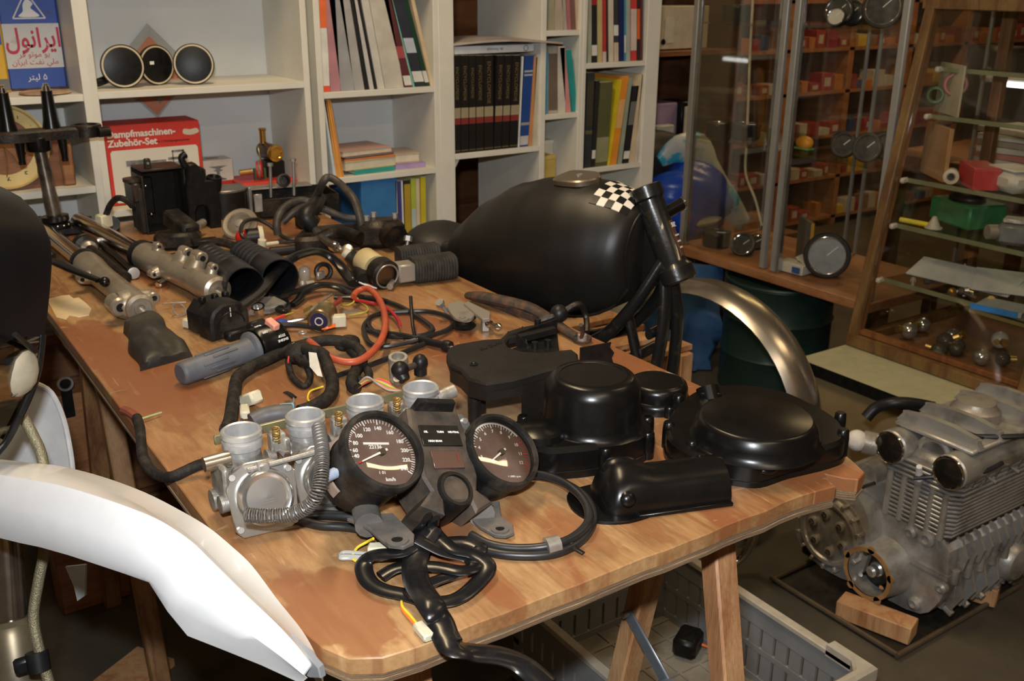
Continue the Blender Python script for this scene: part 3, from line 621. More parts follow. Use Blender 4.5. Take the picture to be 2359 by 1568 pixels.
part('flange', MB().prism(a0, dx, dy, smooth2(ccw([(-.020, -.030), (-.030, 0), (-.022, .034), (.01, .046), (.05, .046), (.06, .030), (.06, -.030), (.03, -.046), (.0, -.044)])), .0035, .001), m_satin, s)
part('front_lip', MB().box(a0+dx*(ln*.62)-dy*.038+Zv*.003, (ln*.76, .008, .005), basis(dx, dy, Zv), .001), m_satin, s)
part('raised_hump', MB().sph(a0+dx*.035+dy*.016+Zv*.036, .020, scl=(1.25, .8, .75), rot=basis(dx, dy, Zv)), m_satin, s)
part('bolt_boss', MB().sph(a0+dx*.026-dy*.028+Zv*.020, .011), m_satin, s)
part('screw_hole', MB().cyl(a0+dx*(ln*.88)+dy*.015+Zv*.038, a0+dx*(ln*.88)+dy*.016+Zv*.0415, .003, n=10), m_blackplas, s)
# moulded plastic sprocket cover on its legs
m_mould = mat('moulded_black_plastic', (.009, .008, .0075), .38, spec=.4, c2=(.018, .015, .013), vs_=12, bump=.35, bs=700)
f = thing('sprocket_cover', 'flat moulded black plastic cover standing on its legs beside the drum cover', 'engine cover', at(1180, 930))
H = .078; o = at(1180, 830, H); o = V((o.x, o.y, TZ+H-.012))
top = ccw(pxo(o, [(1028, 816), (1032, 800), (1050, 792), (1112, 781), (1150, 779), (1168, 762), (1200, 752), (1278, 738), (1281, 752), (1215, 768), (1172, 775), (1165, 786), (1172, 798), (1200, 808), (1250, 812), (1288, 806), (1318, 803), (1331, 812), (1334, 836), (1262, 851), (1185, 873), (1122, 883), (1080, 872), (1062, 850), (1036, 838)], H))
part('top_plate', MB().prism(o, X, Y, top, .012, .003), m_mould, f)
o2 = V((o.x, o.y, TZ+.058)); fl2 = ccw(pxo(o, [(1165, 786), (1172, 800), (1200, 811), (1250, 815), (1292, 809), (1284, 742), (1215, 764)], H))
part('recess_floor', MB().prism(o2, X, Y, fl2, .004), m_blackplas, f)
bw = at(1281, 745, H); bl = at(1168, 772, H)
part('recess_wall', MB().prism(bl+V((0, 0, -.02)), (bw-bl).normalized(), Zv, [(0, -.0), ((bw-bl).length, 0), ((bw-bl).length, .028), (0, .020)], .003), m_blackplas, f)
for px, py in ((1238, 775), (1262, 800), (1176, 782), (1232, 805)): q = at(px, py, .06); part('peg', MB().cyl(q, q+Zv*(.028 if px == 1238 else .012), .005, n=12), m_blackplas, f)
for (a_, b_) in (((1190, 795), (1222, 800)), ((1205, 780), (1218, 802))):
    a, b = at(*a_, .062), at(*b_, .062); d = (b-a).normalized(); part('rib', MB().prism(a, d, Zv, [(0, 0), ((b-a).length, 0), (0, .020)], .002), m_blackplas, f)
part('screw_hole', MB().lathe(at(1091, 839, H), Zv, [(.0055, .0), (.0062, .0012), (.004, .0014), (.0035, .0003)], 16, caps=False), m_blackplas, f)
textmesh('SUZUKI', .013, at(1132, 796, H+.0005), at(1160, 785, H)-at(1108, 803, H), at(1120, 780, H)-at(1140, 812, H), m_mould, f, 'moulded_lettering', extrude=.0006)
q = at(1092, 878, H-.012); part('leg', MB().cyl((q.x, q.y, TZ), (q.x, q.y, TZ+.070), .0085, .0095, 14).box((q.x+.012, q.y+.004, TZ+.042), (.016, .003, .05)), m_mould, f)
def wallpx(lst, h0, h1, th, H_=H):
    p = [at(px, py, H_) for px, py in lst]; mb = MB(); rings = []
    for i, q in enumerate(p):
        d = (p[min(i+1, len(p)-1)]-p[max(i-1, 0)]); n = V((-d.y, d.x, 0)).normalized()*th
        rings.append([V((q.x, q.y, TZ+h0)), V((q.x, q.y, TZ+h1)), V((q.x+n.x, q.y+n.y, TZ+h1)), V((q.x+n.x, q.y+n.y, TZ+h0))])
    return mb.loft(rings)
part('skirt', wallpx([(1205, 866), (1262, 850), (1333, 834), (1331, 812)], .0, .070, .003), m_mould, f)
part('skirt', wallpx([(1036, 838), (1060, 852), (1080, 872), (1122, 882), (1205, 868)], .052, .070, .003), m_mould, f)
q = at(1222, 950); part('foot_lug', MB().cyl(q, q+Zv*.016, .011, n=16).cyl(q+Zv*.014, q+Zv*.018, .006, n=12), m_satin, f)
k = thing('guard_plate', 'thin black chain guard piece with a jagged end beside the flat plastic cover', 'guard', at(1370, 835))
a, b = at(1334, 850), at(1412, 838); d = (b-a).normalized(); n = Zv.cross(d)
part('plate', MB().prism(a, d, Zv, [(0, 0), ((b-a).length, 0), ((b-a).length-.004, .012), ((b-a).length, .020), ((b-a).length-.008, .030), ((b-a).length-.006, .038), (0, .036)], .003), m_blackplas, k)
part('base_strip', MB().box((a+b)/2+n*.012+Zv*.003, ((b-a).length, .024, .006), basis(d, n, Zv), .001), m_blackplas, k)
# looped speedometer cable with knurled nut
sc_ = thing('speedometer_cable', 'black speedometer cable coiled at the near table edge with a knurled end nut', 'cable', at(1260, 1200))
m_cab = mat('black_cable', (.016, .016, .017), .38, var=.3)
part('outer_loop', pxt([(690, 1198, .006), (740, 1210, .006), (810, 1215, .005), (900, 1235, .005), (1000, 1250, .005), (1090, 1262, .005), (1170, 1278, .005), (1270, 1276, .005), (1338, 1244, .006), (1366, 1196, .008), (1352, 1150, .010), (1310, 1118, .012), (1255, 1098, .010), (1190, 1100, .008), (1130, 1120, .006)], .0052, n=10), m_cab, sc_)
part('inner_loop', pxt([(1085, 1232, .006), (1130, 1254, .006), (1190, 1263, .006), (1262, 1258, .010), (1322, 1236, .013), (1356, 1198, .015), (1345, 1152, .018), (1300, 1112, .020), (1240, 1092, .016), (1190, 1095, .012)], .0050, n=10), m_cab, sc_)
a, b = at(1258, 1260, .010), at(1288, 1252, .011); part('knurled_nut', MB().cyl(a, b, .0105, .0095, 20), m_steel, sc_)
part('cable_tie', pxt([(1316, 1244, .012), (1326, 1262, .006), (1344, 1274, .004)], .0022, (1.5, .6), 8, 4, Zv), m_blackplas, sc_)
single('cable_loop', pxt([(640, 1180, .006), (690, 1192, .007), (735, 1186, .008), (790, 1188, .01), (850, 1196, .008)], .0055, n=10), m_cab, 'short black hose lying beneath the first carburetors', 'cable')
# ================================================================== fork legs
m_fork = mat('dull_fork_alloy', (.44, .39, .31), .34, .62, c2=(.26, .21, .15), vs_=14, lo=.4, hi=.75, bump=.08, bs=300)
m_stan = mat('worn_chrome_tube', (.55, .50, .44), .16, 1, c2=(.28, .20, .13), vs_=10, lo=.5, hi=.8)
def fork(label, s0, s1, s2, rc, lugs, flip):
    t = thing('front_fork', label, 'fork', at(*s1))
    A, B, C = at(*s0), at(*s1), at(*s2); d = (C-B).normalized(); x, y, _ = frame(d)
    ln = (C-B).length
    part('stanchion', MB().cyl(A, B+d*.02, rc*.66, n=20), m_stan, t)
    part('dust_seal', MB().lathe(B-d*.008, d, [(rc*.75, -.004), (rc*1.08, 0), (rc*1.1, .016), (rc*1.02, .020)], 28), m_rubber, t)
    part('slider', MB().lathe(B, d, [(rc*1.0, .010), (rc*1.02, .05), (rc*.90, .095), (rc*.86, .14), (rc*.84, ln*.75), (rc*.92, ln*.86), (rc*.8, ln-.01)], 30), m_fork, t)
    ax_ = part('axle_clamp', MB().lathe(C-d*.012, d, [(rc*.5, -.02), (rc*.9, -.012), (rc*.92, .018), (rc*.70, .022), (rc*.66, .019), (rc*.45, .019), (rc*.42, .022), (rc*.26, .022), (rc*.24, .010), (0, .010)], 30), m_fork, t)
    for u, a, hh, r_ in lugs:
        c0 = B+d*(ln*u); o = (y*math.sin(math.radians(a))+x*math.cos(math.radians(a)))
        l = MB().tube([c0+o*rc*.5, c0+o*(rc+hh*.6), c0+o*(rc+hh)], [r_*1.7, r_*1.35, r_*1.1], 12, 3).lathe(c0+o*(rc+hh)-d*r_*1.25, d, [(r_*.8, 0), (r_, r_*.2), (r_, r_*2.3), (r_*.8, r_*2.5)], 16)
        lg = part('mounting_lug', l, m_fork, t); part('bolt_hole', MB().cyl(c0+o*(rc+hh)+d*r_*1.22, c0+o*(rc+hh)+d*r_*1.33, r_*.45, n=12), m_grime, lg)
    return t
fork('dull alloy fork leg lying nearest the left table edge', (95, 523, .024), (197, 606, .027), (322, 708, .030), .027, [(.93, 172, .004, .017), (.88, 5, .008, .011), (.32, 178, .010, .009)], 0)
fork('alloy fork leg with three casting lugs beside the rubber gaiters', (182, 509, .03), (330, 588, .030), (498, 668, .030), .029, [(.22, 85, .004, .008), (.50, 60, .012, .012), (.68, 62, .014, .013), (.90, 70, .008, .008), (.38, -170, .006, .008)], 0)
# damper rods
d1 = thing('damper_rod', 'dark damper rod with a wide black ringed cap between the fork legs', 'damper rod', at(240, 600))
A, B = at(196, 566, .022), at(290, 640, .012); d = (B-A).normalized()
part('cap', MB().lathe(A, d, [(.020, -.012), (.026, -.010), (.027, 0), (.024, .004), (.027, .008), (.026, .014), (.018, .018)], 26), m_grime, d1); part('collar', MB().lathe(A, d, [(.017, .018), (.018, .032), (.012, .040)], 20), m_steel, d1); part('rod', MB().cyl(A+d*.035, B, .012, n=14), m_grime, d1)
d2 = thing('damper_rod', 'slim black damper rod with a pale disc on its end', 'damper rod', at(280, 605))
A, B = at(232, 560, .02), at(308, 629, .014); d = (B-A).normalized()
part('rod', MB().cyl(A, B, .008, n=14), m_satin, d2); part('head', MB().lathe(A, d, [(.010, -.006), (.013, -.003), (.013, .006), (.008, .008)], 18), m_steel, d2); part('end_ring', MB().lathe(B, d, [(.010, -.012), (.0125, -.010), (.0125, -.001)], 20), m_blackplas, d2); part('end_disc', MB().lathe(B, d, [(.0118, -.001), (.0118, .0015), (.0105, .002)], 20), mat('pale_disc', (.5, .5, .5), .4, .4), d2)
bl_ = thing('brake_lever', 'black brake lever with a ball end lying across the nearest fork leg', 'lever', at(180, 630))
part('blade', pxt([(112, 598, .075), (135, 606, .075), (165, 620, .072), (200, 635, .068), (228, 646, .064)], [.007, .0095, .009, .0075, .0065], (1.25, .6), 10, 4, Zv), m_satin, bl_); part('ball_end', MB().sph(at(241, 649, .063), .0095), m_satin, bl_); part('pivot', MB().lathe(at(118, 600, .063), Zv, [(.010, 0), (.010, .014), (.006, .018), (0, .0185)], 14), m_blackplas, bl_)
# ================================================================== rubber gaiters
def gaiter(label, a, b, r):
    A, B = at(*a), at(*b); d = (B-A).normalized(); ln = (B-A).length; pr = [(r*.62, .0), (r*.70, .002)]; N = 6; L0 = ln*.66
    for i in range(N):
        z = .004+i*(L0-.004)/N; st_ = (L0-.004)/N; k = .76+.20*i/N
        pr += [(r*(k-.13), z), (r*(k+.03), z+st_*.16), (r*(k+.05), z+st_*.74), (r*(k-.12), z+st_*.90)]
    pr += [(r*.92, L0), (r*.98, L0+.004), (r, ln-.003), (r*.985, ln), (r*.93, ln), (r*.90, ln-.006), (r*.78, ln*.70), (r*.83, ln*.68), (r*.70, ln*.5), (r*.76, ln*.48), (r*.62, ln*.3), (r*.55, .01)]
    t = thing('fork_gaiter', label, 'rubber gaiter', at(*a), group='rubber fork gaiters')
    part('bellows', MB().lathe(A, d, pr, 36, caps=False), mat('gaiter_rubber', (.012, .013, .015), .33, var=.2, spec=.5), t); part('inner_mouth', MB().lathe(A, d, [(0, .012), (r*.56, .012)], 28), m_blackplas, t)
gaiter('ribbed black rubber fork gaiter next to the alloy fork leg', (478, 590, .033), (566, 660, .038), .037)
gaiter('ribbed black rubber fork gaiter farther from the fork legs', (558, 581, .033), (646, 640, .038), .037)
# ================================================================== handlebar switches, grip, pouch
sw = thing('switch_housing', 'squarish black handlebar switch housing with its loom beside the fork gaiters', 'switch housing', at(500, 770))
o = at(505, 765); ex = (at(548, 752)-at(462, 775)).normalized(); ey = Zv.cross(ex)
part('body', MB().prism(o+Zv*.002, ex, Zv, [(-.036, 0), (.030, .0), (.036, .012), (.035, .040), (.022, .056), (.006, .060), (-.014, .059), (-.030, .050), (-.037, .036)], .042, .004, ey*-1).prism(o+ey*.004+Zv*.004, ex, Zv, [(-.034, 0), (.032, 0), (.034, .030), (.018, .052), (-.018, .052), (-.034, .034)], .04, .003, ey), m_dusty, sw)
part('rim_line', MB().tor(o-ey*.0425+Zv*.020, ey, .026, .0012, 20, 6, (math.radians(10), math.radians(170)), Zv), m_blackplas, sw)
part('white_mark', MB().box(o-ey*.0425+Zv*.046, (.0012, .001, .016), basis(ex, ey, Zv)), m_print, sw)
for q in (-.020, .004, .024): part('switch_lever', MB().box(o+ex*q+ey*.01+Zv*.060, (.010, .012, .012), basis(ex, ey, Zv), .002), m_blackplas, sw)
part('cable_guide', MB().box(o-ey*.050+ex*.008+Zv*.008, (.05, .018, .016), basis(ex, ey, Zv), .003), m_blackplas, sw)
part('loom', pxt([(540, 715, .045), (560, 702, .042), (600, 671, .038), (634, 630, .045), (669, 598, .055), (696, 585, .06), (728, 579, .06), (756, 588, .05), (779, 607, .035), (797, 630, .02), (815, 652, .012)], .0098, (1.25, .8), 10, 5, Zv), m_vinyl, sw)
part('plug', MB().box(at(437, 742, .010), (.022, .016, .016), rotz(.5), .002), m_cream, sw)
for i, cc in enumerate((MATS['yellow_wire'], wl, gw)): part('lead', pxt([(445, 741+i*3, .010), (458, 739+i*4, .012), (472, 742+i*4, .012)], .0014), cc, sw)
gr = thing('throttle_grip', 'grey rubber throttle grip with a black run and stop switch pod', 'throttle grip', at(520, 840))
A, B, C = at(417, 861, .020), at(582, 803, .024), at(640, 783, .026); d = (B-A).normalized(); ln = (B-A).length; x, y, _ = frame(d)
m_grip = mat('grey_rubber', (.095, .10, .115), .55, var=.15)
gp = part('grip', MB().lathe(A, d, [(.014, -.002), (.0165, 0), (.0178, .004), (.0185, ln*.85), (.021, ln*.93), (.0265, ln*.955), (.028, ln*.97), (.028, ln)], 28), m_grip, gr)
for k in range(14):
    a = 2*math.pi*k/14; o_ = x*math.cos(a)+y*math.sin(a)
    part('ridge', MB().box(A+d*(ln*(.40+.08*(k % 3)))+o_*.0186, (ln*.34, .004, .0022), basis(d, d.cross(o_), o_), .0007), m_grip, gp)
pod = part('switch_pod', MB().lathe(B+d*.002, d, [(.020, 0), (.030, .001), (.032, .006), (.032, .024), (.0335, .026), (.0335, .046), (.031, .050), (.020, .052)], 30), m_satin, gr)
fz = -FW; fz = (fz-d*fz.dot(d)).normalized(); up_ = d.cross(fz)
if up_.z < 0: up_ = -up_
c0 = B+d*.034
part('kill_switch', MB().box(c0+(fz*.7+up_*.62).normalized()*.035, (.013, .012, .024), basis(d, (fz*.7+up_*.62).normalized(), d.cross((fz*.7+up_*.62).normalized())), .002), mat('salmon_plastic', (.80, .34, .24), .45), pod)
def podtext(s_, off, ang, sz):
    n = (fz*math.cos(ang)+up_*math.sin(ang)); e = d.cross(n)
    textmesh(s_, sz, B+d*off+n*.0338, -n.cross(d) if True else e, d*-1 if False else -d, m_print, pod, 'lettering')
def podt(s_, off, ang, sz):
    n = (fz*math.cos(ang)+up_*math.sin(ang)).normalized(); ey_ = n.cross(-d); textmesh(s_, sz, B+d*off+n*.0342, -d, ey_, m_print, pod, 'lettering', bold=.0001)
podt('RUN', .013, 1.0, .0058); podt('OFF', .013, .45, .0058); podt('LIGHTS', .036, 1.75, .0055); podt('ON S OFF', .036, 1.98, .0055); podt('ENGINE', .036, -.18, .0055); podt('STOP', .036, .02, .0055)
part('pod_lever', MB().box(B+d*.03+up_*.036-fz*.01, (.03, .016, .012), basis(d, fz, up_), .003), m_blackplas, gr)
# crumpled pouch
pq = [at(*q) for q in ((284, 768), (362, 742), (442, 822), (320, 856))]; rings = []
NU, NV = 16, 20
import itertools
def pouch(u, v, top):
    a = pq[0].lerp(pq[1], u); b = pq[3].lerp(pq[2], u); p = a.lerp(b, v)
    e = (math.sin(math.pi*min(max(u, 0), 1))**.22)*(math.sin(math.pi*min(max(v*.90+.08, 0), 1))**.25)
    z = .038*e*(1-.25*v)+.0018*math.sin(u*9+v*7)*e+.0016*math.sin(v*23-u*6)*e-.006*e*math.exp(-((u-.55-.3*(v-.7))/.12)**2)*(v > .55)
    return V((p.x+.004*math.sin(v*9), p.y, TZ+(max(z, .001) if top else .0005)))
mbp = MB(); vs_ = []; fs = []
for j in range(NV+1):
    for i in range(NU+1): vs_.append(pouch(i/NU, j/NV, True))
n0 = len(vs_)
for j in range(NV+1):
    for i in range(NU+1): vs_.append(pouch(i/NU, j/NV, False))
for j in range(NV):
    for i in range(NU):
        k = j*(NU+1)+i; fs.append((k, k+NU+1, k+NU+2, k+1)); fs.append((n0+k, n0+k+1, n0+k+NU+2, n0+k+NU+1))
for i in range(NU): fs.append((i, i+1, n0+i+1, n0+i)); k = NV*(NU+1)+i; fs.append((k+1, k, n0+k, n0+k+1))
for j in range(NV): k = j*(NU+1); fs.append((k+NU+1, k, n0+k, n0+k+NU+1)); k += NU; fs.append((k, k+NU+1, n0+k+NU+1, n0+k))
single('tool_pouch', mbp.add(vs_, fs), mat('dusty_leatherette', (.018, .017, .016), .48, c2=(.06, .048, .03), vs_=14, lo=.45, hi=.8, bump=.5, bs=60), 'crumpled black leatherette tool pouch in front of the fork axle', 'pouch', ang=60)
# ================================================================== wiring harness and cables in the middle
wh = thing('wiring_harness', 'thick cloth-taped main wiring harness snaking across the middle of the table', 'wiring harness', at(690, 850))
for lst, r in (([(520, 990, .012), (530, 966, .013), (539, 907, .013), (548, 868, .014), (584, 842, .015), (622, 824, .016), (658, 806, .018), (697, 795, .026), (750, 784, .028), (795, 788, .026), (827, 806, .020), (834, 830, .014), (818, 856, .012), (810, 884, .012), (822, 896, .010)], .0092),
               ([(672, 800, .012), (700, 806, .03), (741, 814, .032), (754, 842, .024), (766, 880, .014), (757, 913, .012), (723, 936, .012), (690, 948, .012)], .0098),
               ([(664, 830, .016), (666, 846, .010), (676, 871, .006), (700, 889, .005), (715, 871, .008), (708, 846, .02), (700, 822, .03)], .0050),
               ([(640, 792, .012), (665, 802, .02), (690, 830, .026), (715, 840, .028)], .0055),
               ([(480, 1066, .018), (455, 1072, .014), (420, 1088, .010), (395, 1098, .004), (368, 1096, -.004), (345, 1080, -.004), (328, 1050, .0), (325, 1015, .006), (322, 985, .008), (315, 962, .007)], .0068),
               ([(800, 800, .016), (836, 838, .012), (850, 862, .008), (838, 880, .006), (820, 870, .008)], .0065)):
    part('taped_branch', pxt(lst, r, None, 10, 6), m_tape, wh)
part('branch_node', MB().sph(at(690, 812, .024), .019, scl=(1.3, 1.0, .9)), m_tape, wh); part('branch_node', MB().sph(at(800, 790, .02), .015, scl=(1.5, .9, .9)), m_tape, wh)
rg = random.Random(3)
for k, cc in enumerate((wl, m_redp, gw, MATS['yellow_wire'], mat('green_wire', (.16, .28, .12), .4), wl, gw)):
    part('lead', pxt([(822, 895-k, .010), (845, 880-k*2, .016+k*.002), (872, 873+k*2, .016), (895, 880+k*3, .010), (905+k*3, 894+k, .006)], .0014), cc, wh)
for k, cc in enumerate((gw, MATS['green_wire'], m_redp)):
    part('lead', pxt([(690, 785+k*4, .03), (670, 795+k*5, .03), (664, 820+k*6, .02), (668, 842-k*2, .012)], .0012), cc, wh)
    part('lead', pxt([(702, 836, .02), (704+k*4, 850, .014), (712+k*2, 846, .016)], .0013), (m_redp, MATS['green_wire'], wl)[k], wh)
part('yellow_lead', pxt([(745, 890, .012), (716, 900, .010), (709, 916, .006), (714, 926, .004)], .0015), MATS['yellow_wire'], wh)
part('paper_tag', MB().prism(at(726, 840, .045), at(726, 866, .045)-at(720, 816, .045), at(735, 838, .05)-at(712, 838, .045), [(-.6, -.5), (.1, -.55), (.5, .1), (.55, .6), (.1, .45), (-.55, .3)], .0006), mat('white_tag', (.68, .68, .66), .7), wh)
part('plug', MB().box(at(578, 918, .014), (.020, .018, .034), rotz(.3) @ M.Rotation(1.1, 3, 'X'), .003).box(at(564, 948, .010), (.013, .030, .012), rotz(-.3), .002), m_cream, wh)
part('lead', pxt([(560, 960, .006), (555, 972, .005), (548, 985, .005)], .0018), m_rust, wh)
part('stripped_end', pxt([(316, 962, .007), (300, 950, .006), (285, 944, .004)], .0062), mat('red_brown_tape', (.22, .06, .035), .6, bump=.3), wh)
part('green_lead', pxt([(322, 966, .006), (345, 958, .006), (372, 950, .005)], .0015), mat('pale_green_wire', (.30, .38, .16), .4), wh)
rc = thing('battery_cable', 'thick orange-red battery cable looping over the tangled wires', 'cable', at(850, 750))
part('jacket', pxt([(814, 683, .022), (822, 672, .026), (838, 665, .03), (853, 667, .032), (872, 687, .032), (886, 723, .034), (885, 765, .034), (864, 803, .030), (830, 829, .026), (795, 833, .026), (756, 821, .03), (726, 797, .034), (713, 786, .034)], .0058, n=10), mat('orange_red_pvc', (.50, .10, .04), .38, c2=(.36, .06, .03), vs_=30), rc)
part('ring_terminal', MB().tor(at(697, 766, .02), (at(700, 770)-at(690, 760))*.2+Zv, .006, .0016, 16, 6).box(at(706, 777, .026), (.012, .006, .002), rotz(-.8)), m_steel, rc)
rd = thing('red_lead', 'thin dark red wires with bare copper ends beside the battery cable', 'wire', at(900, 720))
m_dred = mat('dark_red_pvc', (.38, .02, .025), .35)
part('strand', pxt([(815, 690, .016), (845, 696, .018), (875, 702, .016), (900, 716, .014), (918, 738, .012), (922, 752, .010)], .0030), m_dred, rd)
part('copper_end', pxt([(922, 752, .010), (927, 768, .006), (934, 786, .003)], .0012), m_brass, rd)
part('strand', pxt([(712, 732, .022), (745, 716, .026), (772, 700, .028), (784, 692, .026), (782, 686, .02)], .0042), mat('brown_red_pvc', (.24, .035, .03), .35), rd)
yw = thing('yellow_lead', 'short green-yellow wires twisting out of the red sleeve', 'wire', at(830, 700))
for l_ in ([(818, 680, .020), (815, 695, .014), (800, 703, .010), (786, 702, .006)], [(818, 680, .020), (830, 695, .014), (845, 706, .012), (846, 716, .010), (828, 722, .008), (802, 726, .006)]): part('strand', pxt(l_, .0016), mat('olive_wire', (.42, .36, .05), .4), yw)
cc = thing('throttle_cable', 'black throttle cable coiled in loops with a rubber end sleeve', 'cable', at(940, 750))
part('loop', pxt([(880, 690, .006), (920, 705, .006), (955, 725, .006), (985, 745, .008), (997, 760, .008), (975, 772, .008), (920, 776, .007), (870, 768, .006), (850, 750, .006), (852, 732, .006), (880, 722, .006), (930, 718, .006), (985, 717, .006), (1030, 728, .006), (1046, 743, .006), (1030, 760, .007), (985, 775, .012), (940, 788, .008), (890, 797, .006), (856, 793, .006), (842, 775, .006), (838, 752, .006), (850, 735, .008)], .0044), m_cab, cc)
part('loop', pxt([(768, 868, .006), (800, 857, .006), (839, 845, .006), (904, 821, .006), (950, 803, .006), (979, 790, .007)], .0042), m_cab, cc)
part('loop', pxt([(845, 760, .006), (880, 766, .007), (930, 772, .012), (962, 780, .012)], .0044), m_cab, cc)
A, B = at(960, 780, .010), at(1030, 797, .009); d = (B-A).normalized(); part('end_sleeve', MB().lathe(A, d, [(.004, 0), (.0065, .006), (.0058, .05), (.0095, .056), (.0105, .062), (.0095, .068), (.005, .068)], 16), m_rubber, cc); part('cable_nipple', MB().cyl(B, B+d*.022, .0022, n=8), m_steel, cc)
part('zip_tie', pxt([(946, 682, .055), (948, 715, .04), (951, 750, .022), (956, 776, .012)], .0022, (1.4, .6), 8, 4), m_blackplas, cc)
lm = thing('sub_harness', 'shiny black vinyl sub-harness lying behind the brass solenoid', 'wiring harness', at(740, 670))
for l_, r in (([(640, 690, .008), (668, 676, .010), (710, 660, .014), (740, 654, .016), (780, 658, .014), (815, 668, .010)], .0062), ([(672, 702, .008), (688, 690, .010), (702, 672, .016), (738, 658, .02), (770, 660, .016), (800, 672, .010), (830, 684, .012)], .0066), ([(640, 712, .008), (655, 716, .008), (662, 705, .009), (655, 690, .009)], .0055), ([(600, 712, .008), (630, 709, .010), (648, 708, .008)], .0085), ([(770, 684, .008), (800, 684, .008), (840, 684, .008), (890, 694, .006)], .0062)): part('sleeve', pxt(l_, r, (1.3, .7), 10, 5, Zv), m_vinyl, lm)
for k, c_ in enumerate((m_redp, gw, mat('white_wire', (.7, .7, .68), .4))): part('lead', pxt([(812, 640, .02), (828, 644+k*3, .014), (842, 652+k*2, .010), (868, 664, .006)], .0015), c_, lm)
# solenoid, plugs, small hardware
so = thing('starter_solenoid', 'tarnished brass-coloured starter solenoid lying among the wires', 'solenoid', at(745, 735))
A, B = at(735, 740, .022), at(764, 700, .022); d = (B-A).normalized()
part('can', MB().lathe(A, d, [(.019, 0), (.021, .003), (.021, .008), (.0195, .010), (.0195, .046), (.021, .050), (.019, .055)], 26), mat('yellow_zinc', (.45, .37, .20), .35, .85, c2=(.22, .16, .08), vs_=30), so)
part('end_badge', MB().lathe(A, -d, [(.015, 0), (.015, .0012), (.006, .0014), (0, .0014)], 22), mat('purple_badge', (.02, .015, .06), .4), so); part('badge_ring', MB().tor(A-d*.0015, d, .0065, .0011, 18, 6), m_cream, so)
part('strap', pxt([(715, 716, .034), (728, 704, .036), (748, 690, .034), (764, 678, .026)], .0022), m_steel, so); part('terminal', MB().cyl(at(705, 722, .024), at(722, 712, .032), .009, .008, 14), m_brass, so)
def boxplug(px, py, h, s_, a, leads, label):
    t = thing('connector_plug', label, 'connector', at(px, py)); part('shell', MB().box(at(px, py, h), s_, rotz(a), .0015), m_cream, t)
    for l_, c_ in leads: part('lead', pxt(l_, .0015), c_, t)
boxplug(781, 738, .014, (.024, .018, .020), -.4, [([(772, 746+k*3, .012), (755, 750+k*3, .012), (742, 752+k*3, .010)], wl) for k in range(3)], 'cream connector plug with orange wires in front of the solenoid')
part('black_loom', pxt([(640, 748, .012), (680, 748, .012), (720, 752, .011), (744, 757, .010)], .0055), m_cab, bpy.data.objects['connector_plug'])
t = thing('open_spanner', 'slim chrome tool shank with blue tape under the wires', 'tool', at(700, 738))
part('shank', pxt([(660, 742, .008), (706, 733, .012), (730, 728, .012)], .003), m_chrome, t); part('blue_wrap', pxt([(632, 746, .008), (650, 740, .010), (664, 746, .006)], .007, (1.4, .5), 8, 4, Zv), mat('blue_tape', (.03, .07, .42), .4), t); part('shank', pxt([(790, 722, .010), (828, 716, .012)], .0035), m_chrome, t)
t = thing('inline_fuse_lead', 'short wire with red sleeve and bare end next to the switch pod', 'wire', at(640, 735))
part('red_sleeve', pxt([(616, 742, .012), (640, 732, .014), (655, 726, .014)], .0028), m_redp, t); part('bare_end', pxt([(655, 726, .014), (668, 722, .012), (676, 720, .010)], .0016), MATS['olive_wire'], t)
sk = thing('socket_nut', 'bright knurled socket nut lying by the switch loom', 'nut', at(598, 728)); q = at(598, 728); part('nut', MB().lathe(q, Zv+V((-.2, -.3, 0)), [(.009, 0), (.0105, .004), (.0105, .012), (.0125, .014), (.0125, .022), (.009, .022), (.0085, .012), (0, .012)], 18), m_chrome, sk)
bg = thing('parts_bag', 'clear plastic bag with a red label below the gaiters', 'plastic bag', at(610, 705))
part('film', MB().prism(at(608, 712, .006), X, Y, ccw([(-.035, -.02), (.0, -.03), (.04, -.01), (.035, .03), (.0, .045), (-.04, .03)]), .012, .004), mat('cloudy_film', (.6, .58, .54), .3, trans=.6, alpha=.55, var=.1), bg); part('label', MB().box(at(574, 714, .004), (.034, .018, .001), rotz(.2)), m_red, bg)
sl = thing('shift_linkage', 'greasy gear shift linkage with two rubber ball joints beside the rearmost carburetor', 'linkage', at(935, 850))
A, B, C = at(917, 826, .028), at(922, 866, .014), at(968, 836, .024)
part('clamp_ring', MB().lathe(A, V((-.1, -.2, 1)), [(.0145, -.020), (.0155, -.004), (.0145, .004), (.010, .004), (.0095, -.006), (0, -.006)], 22), m_alud, sl); part('arm', MB().tube([A-Zv*.012, at(912, 850, .016), at(915, 872, .010)], .011, 10, 4), m_alud, sl)
part('ball_boot', MB().sph(B+Zv*.01, .0135).cyl(B+V((.002, -.010, -.004)), B+Zv*.006, .009, .012, 14), m_rubber, sl); part('rod', MB().cyl(B+Zv*.008, C, .005, n=10), m_rust, sl); part('ball_boot', MB().sph(C, .012, scl=(1, 1, 1.2)).cyl(C+V((0, 0, -.018)), C, .010, n=14), m_rubber, sl); part('threaded_end', MB().cyl(at(916, 882, .004), at(914, 872, .014), .0055, n=10), m_alud, sl)
fu = thing('blade_fuse', 'small light blue fuse with a bent lead behind the carburetors', 'fuse', at(660, 945)); part('case', MB().box(at(661, 944, .014), (.020, .008, .018), rotz(-.3), .001), mat('light_blue_plastic', (.18, .42, .60), .4), fu); part('blade', pxt([(664, 940, .01), (676, 928, .012), (676, 915, .014)], .0014), m_steel, fu); part('clip', pxt([(678, 916, .014), (668, 908, .014), (658, 903, .012)], .0028, (1.6, .5), 8, 3, Zv), m_blackplas, fu)
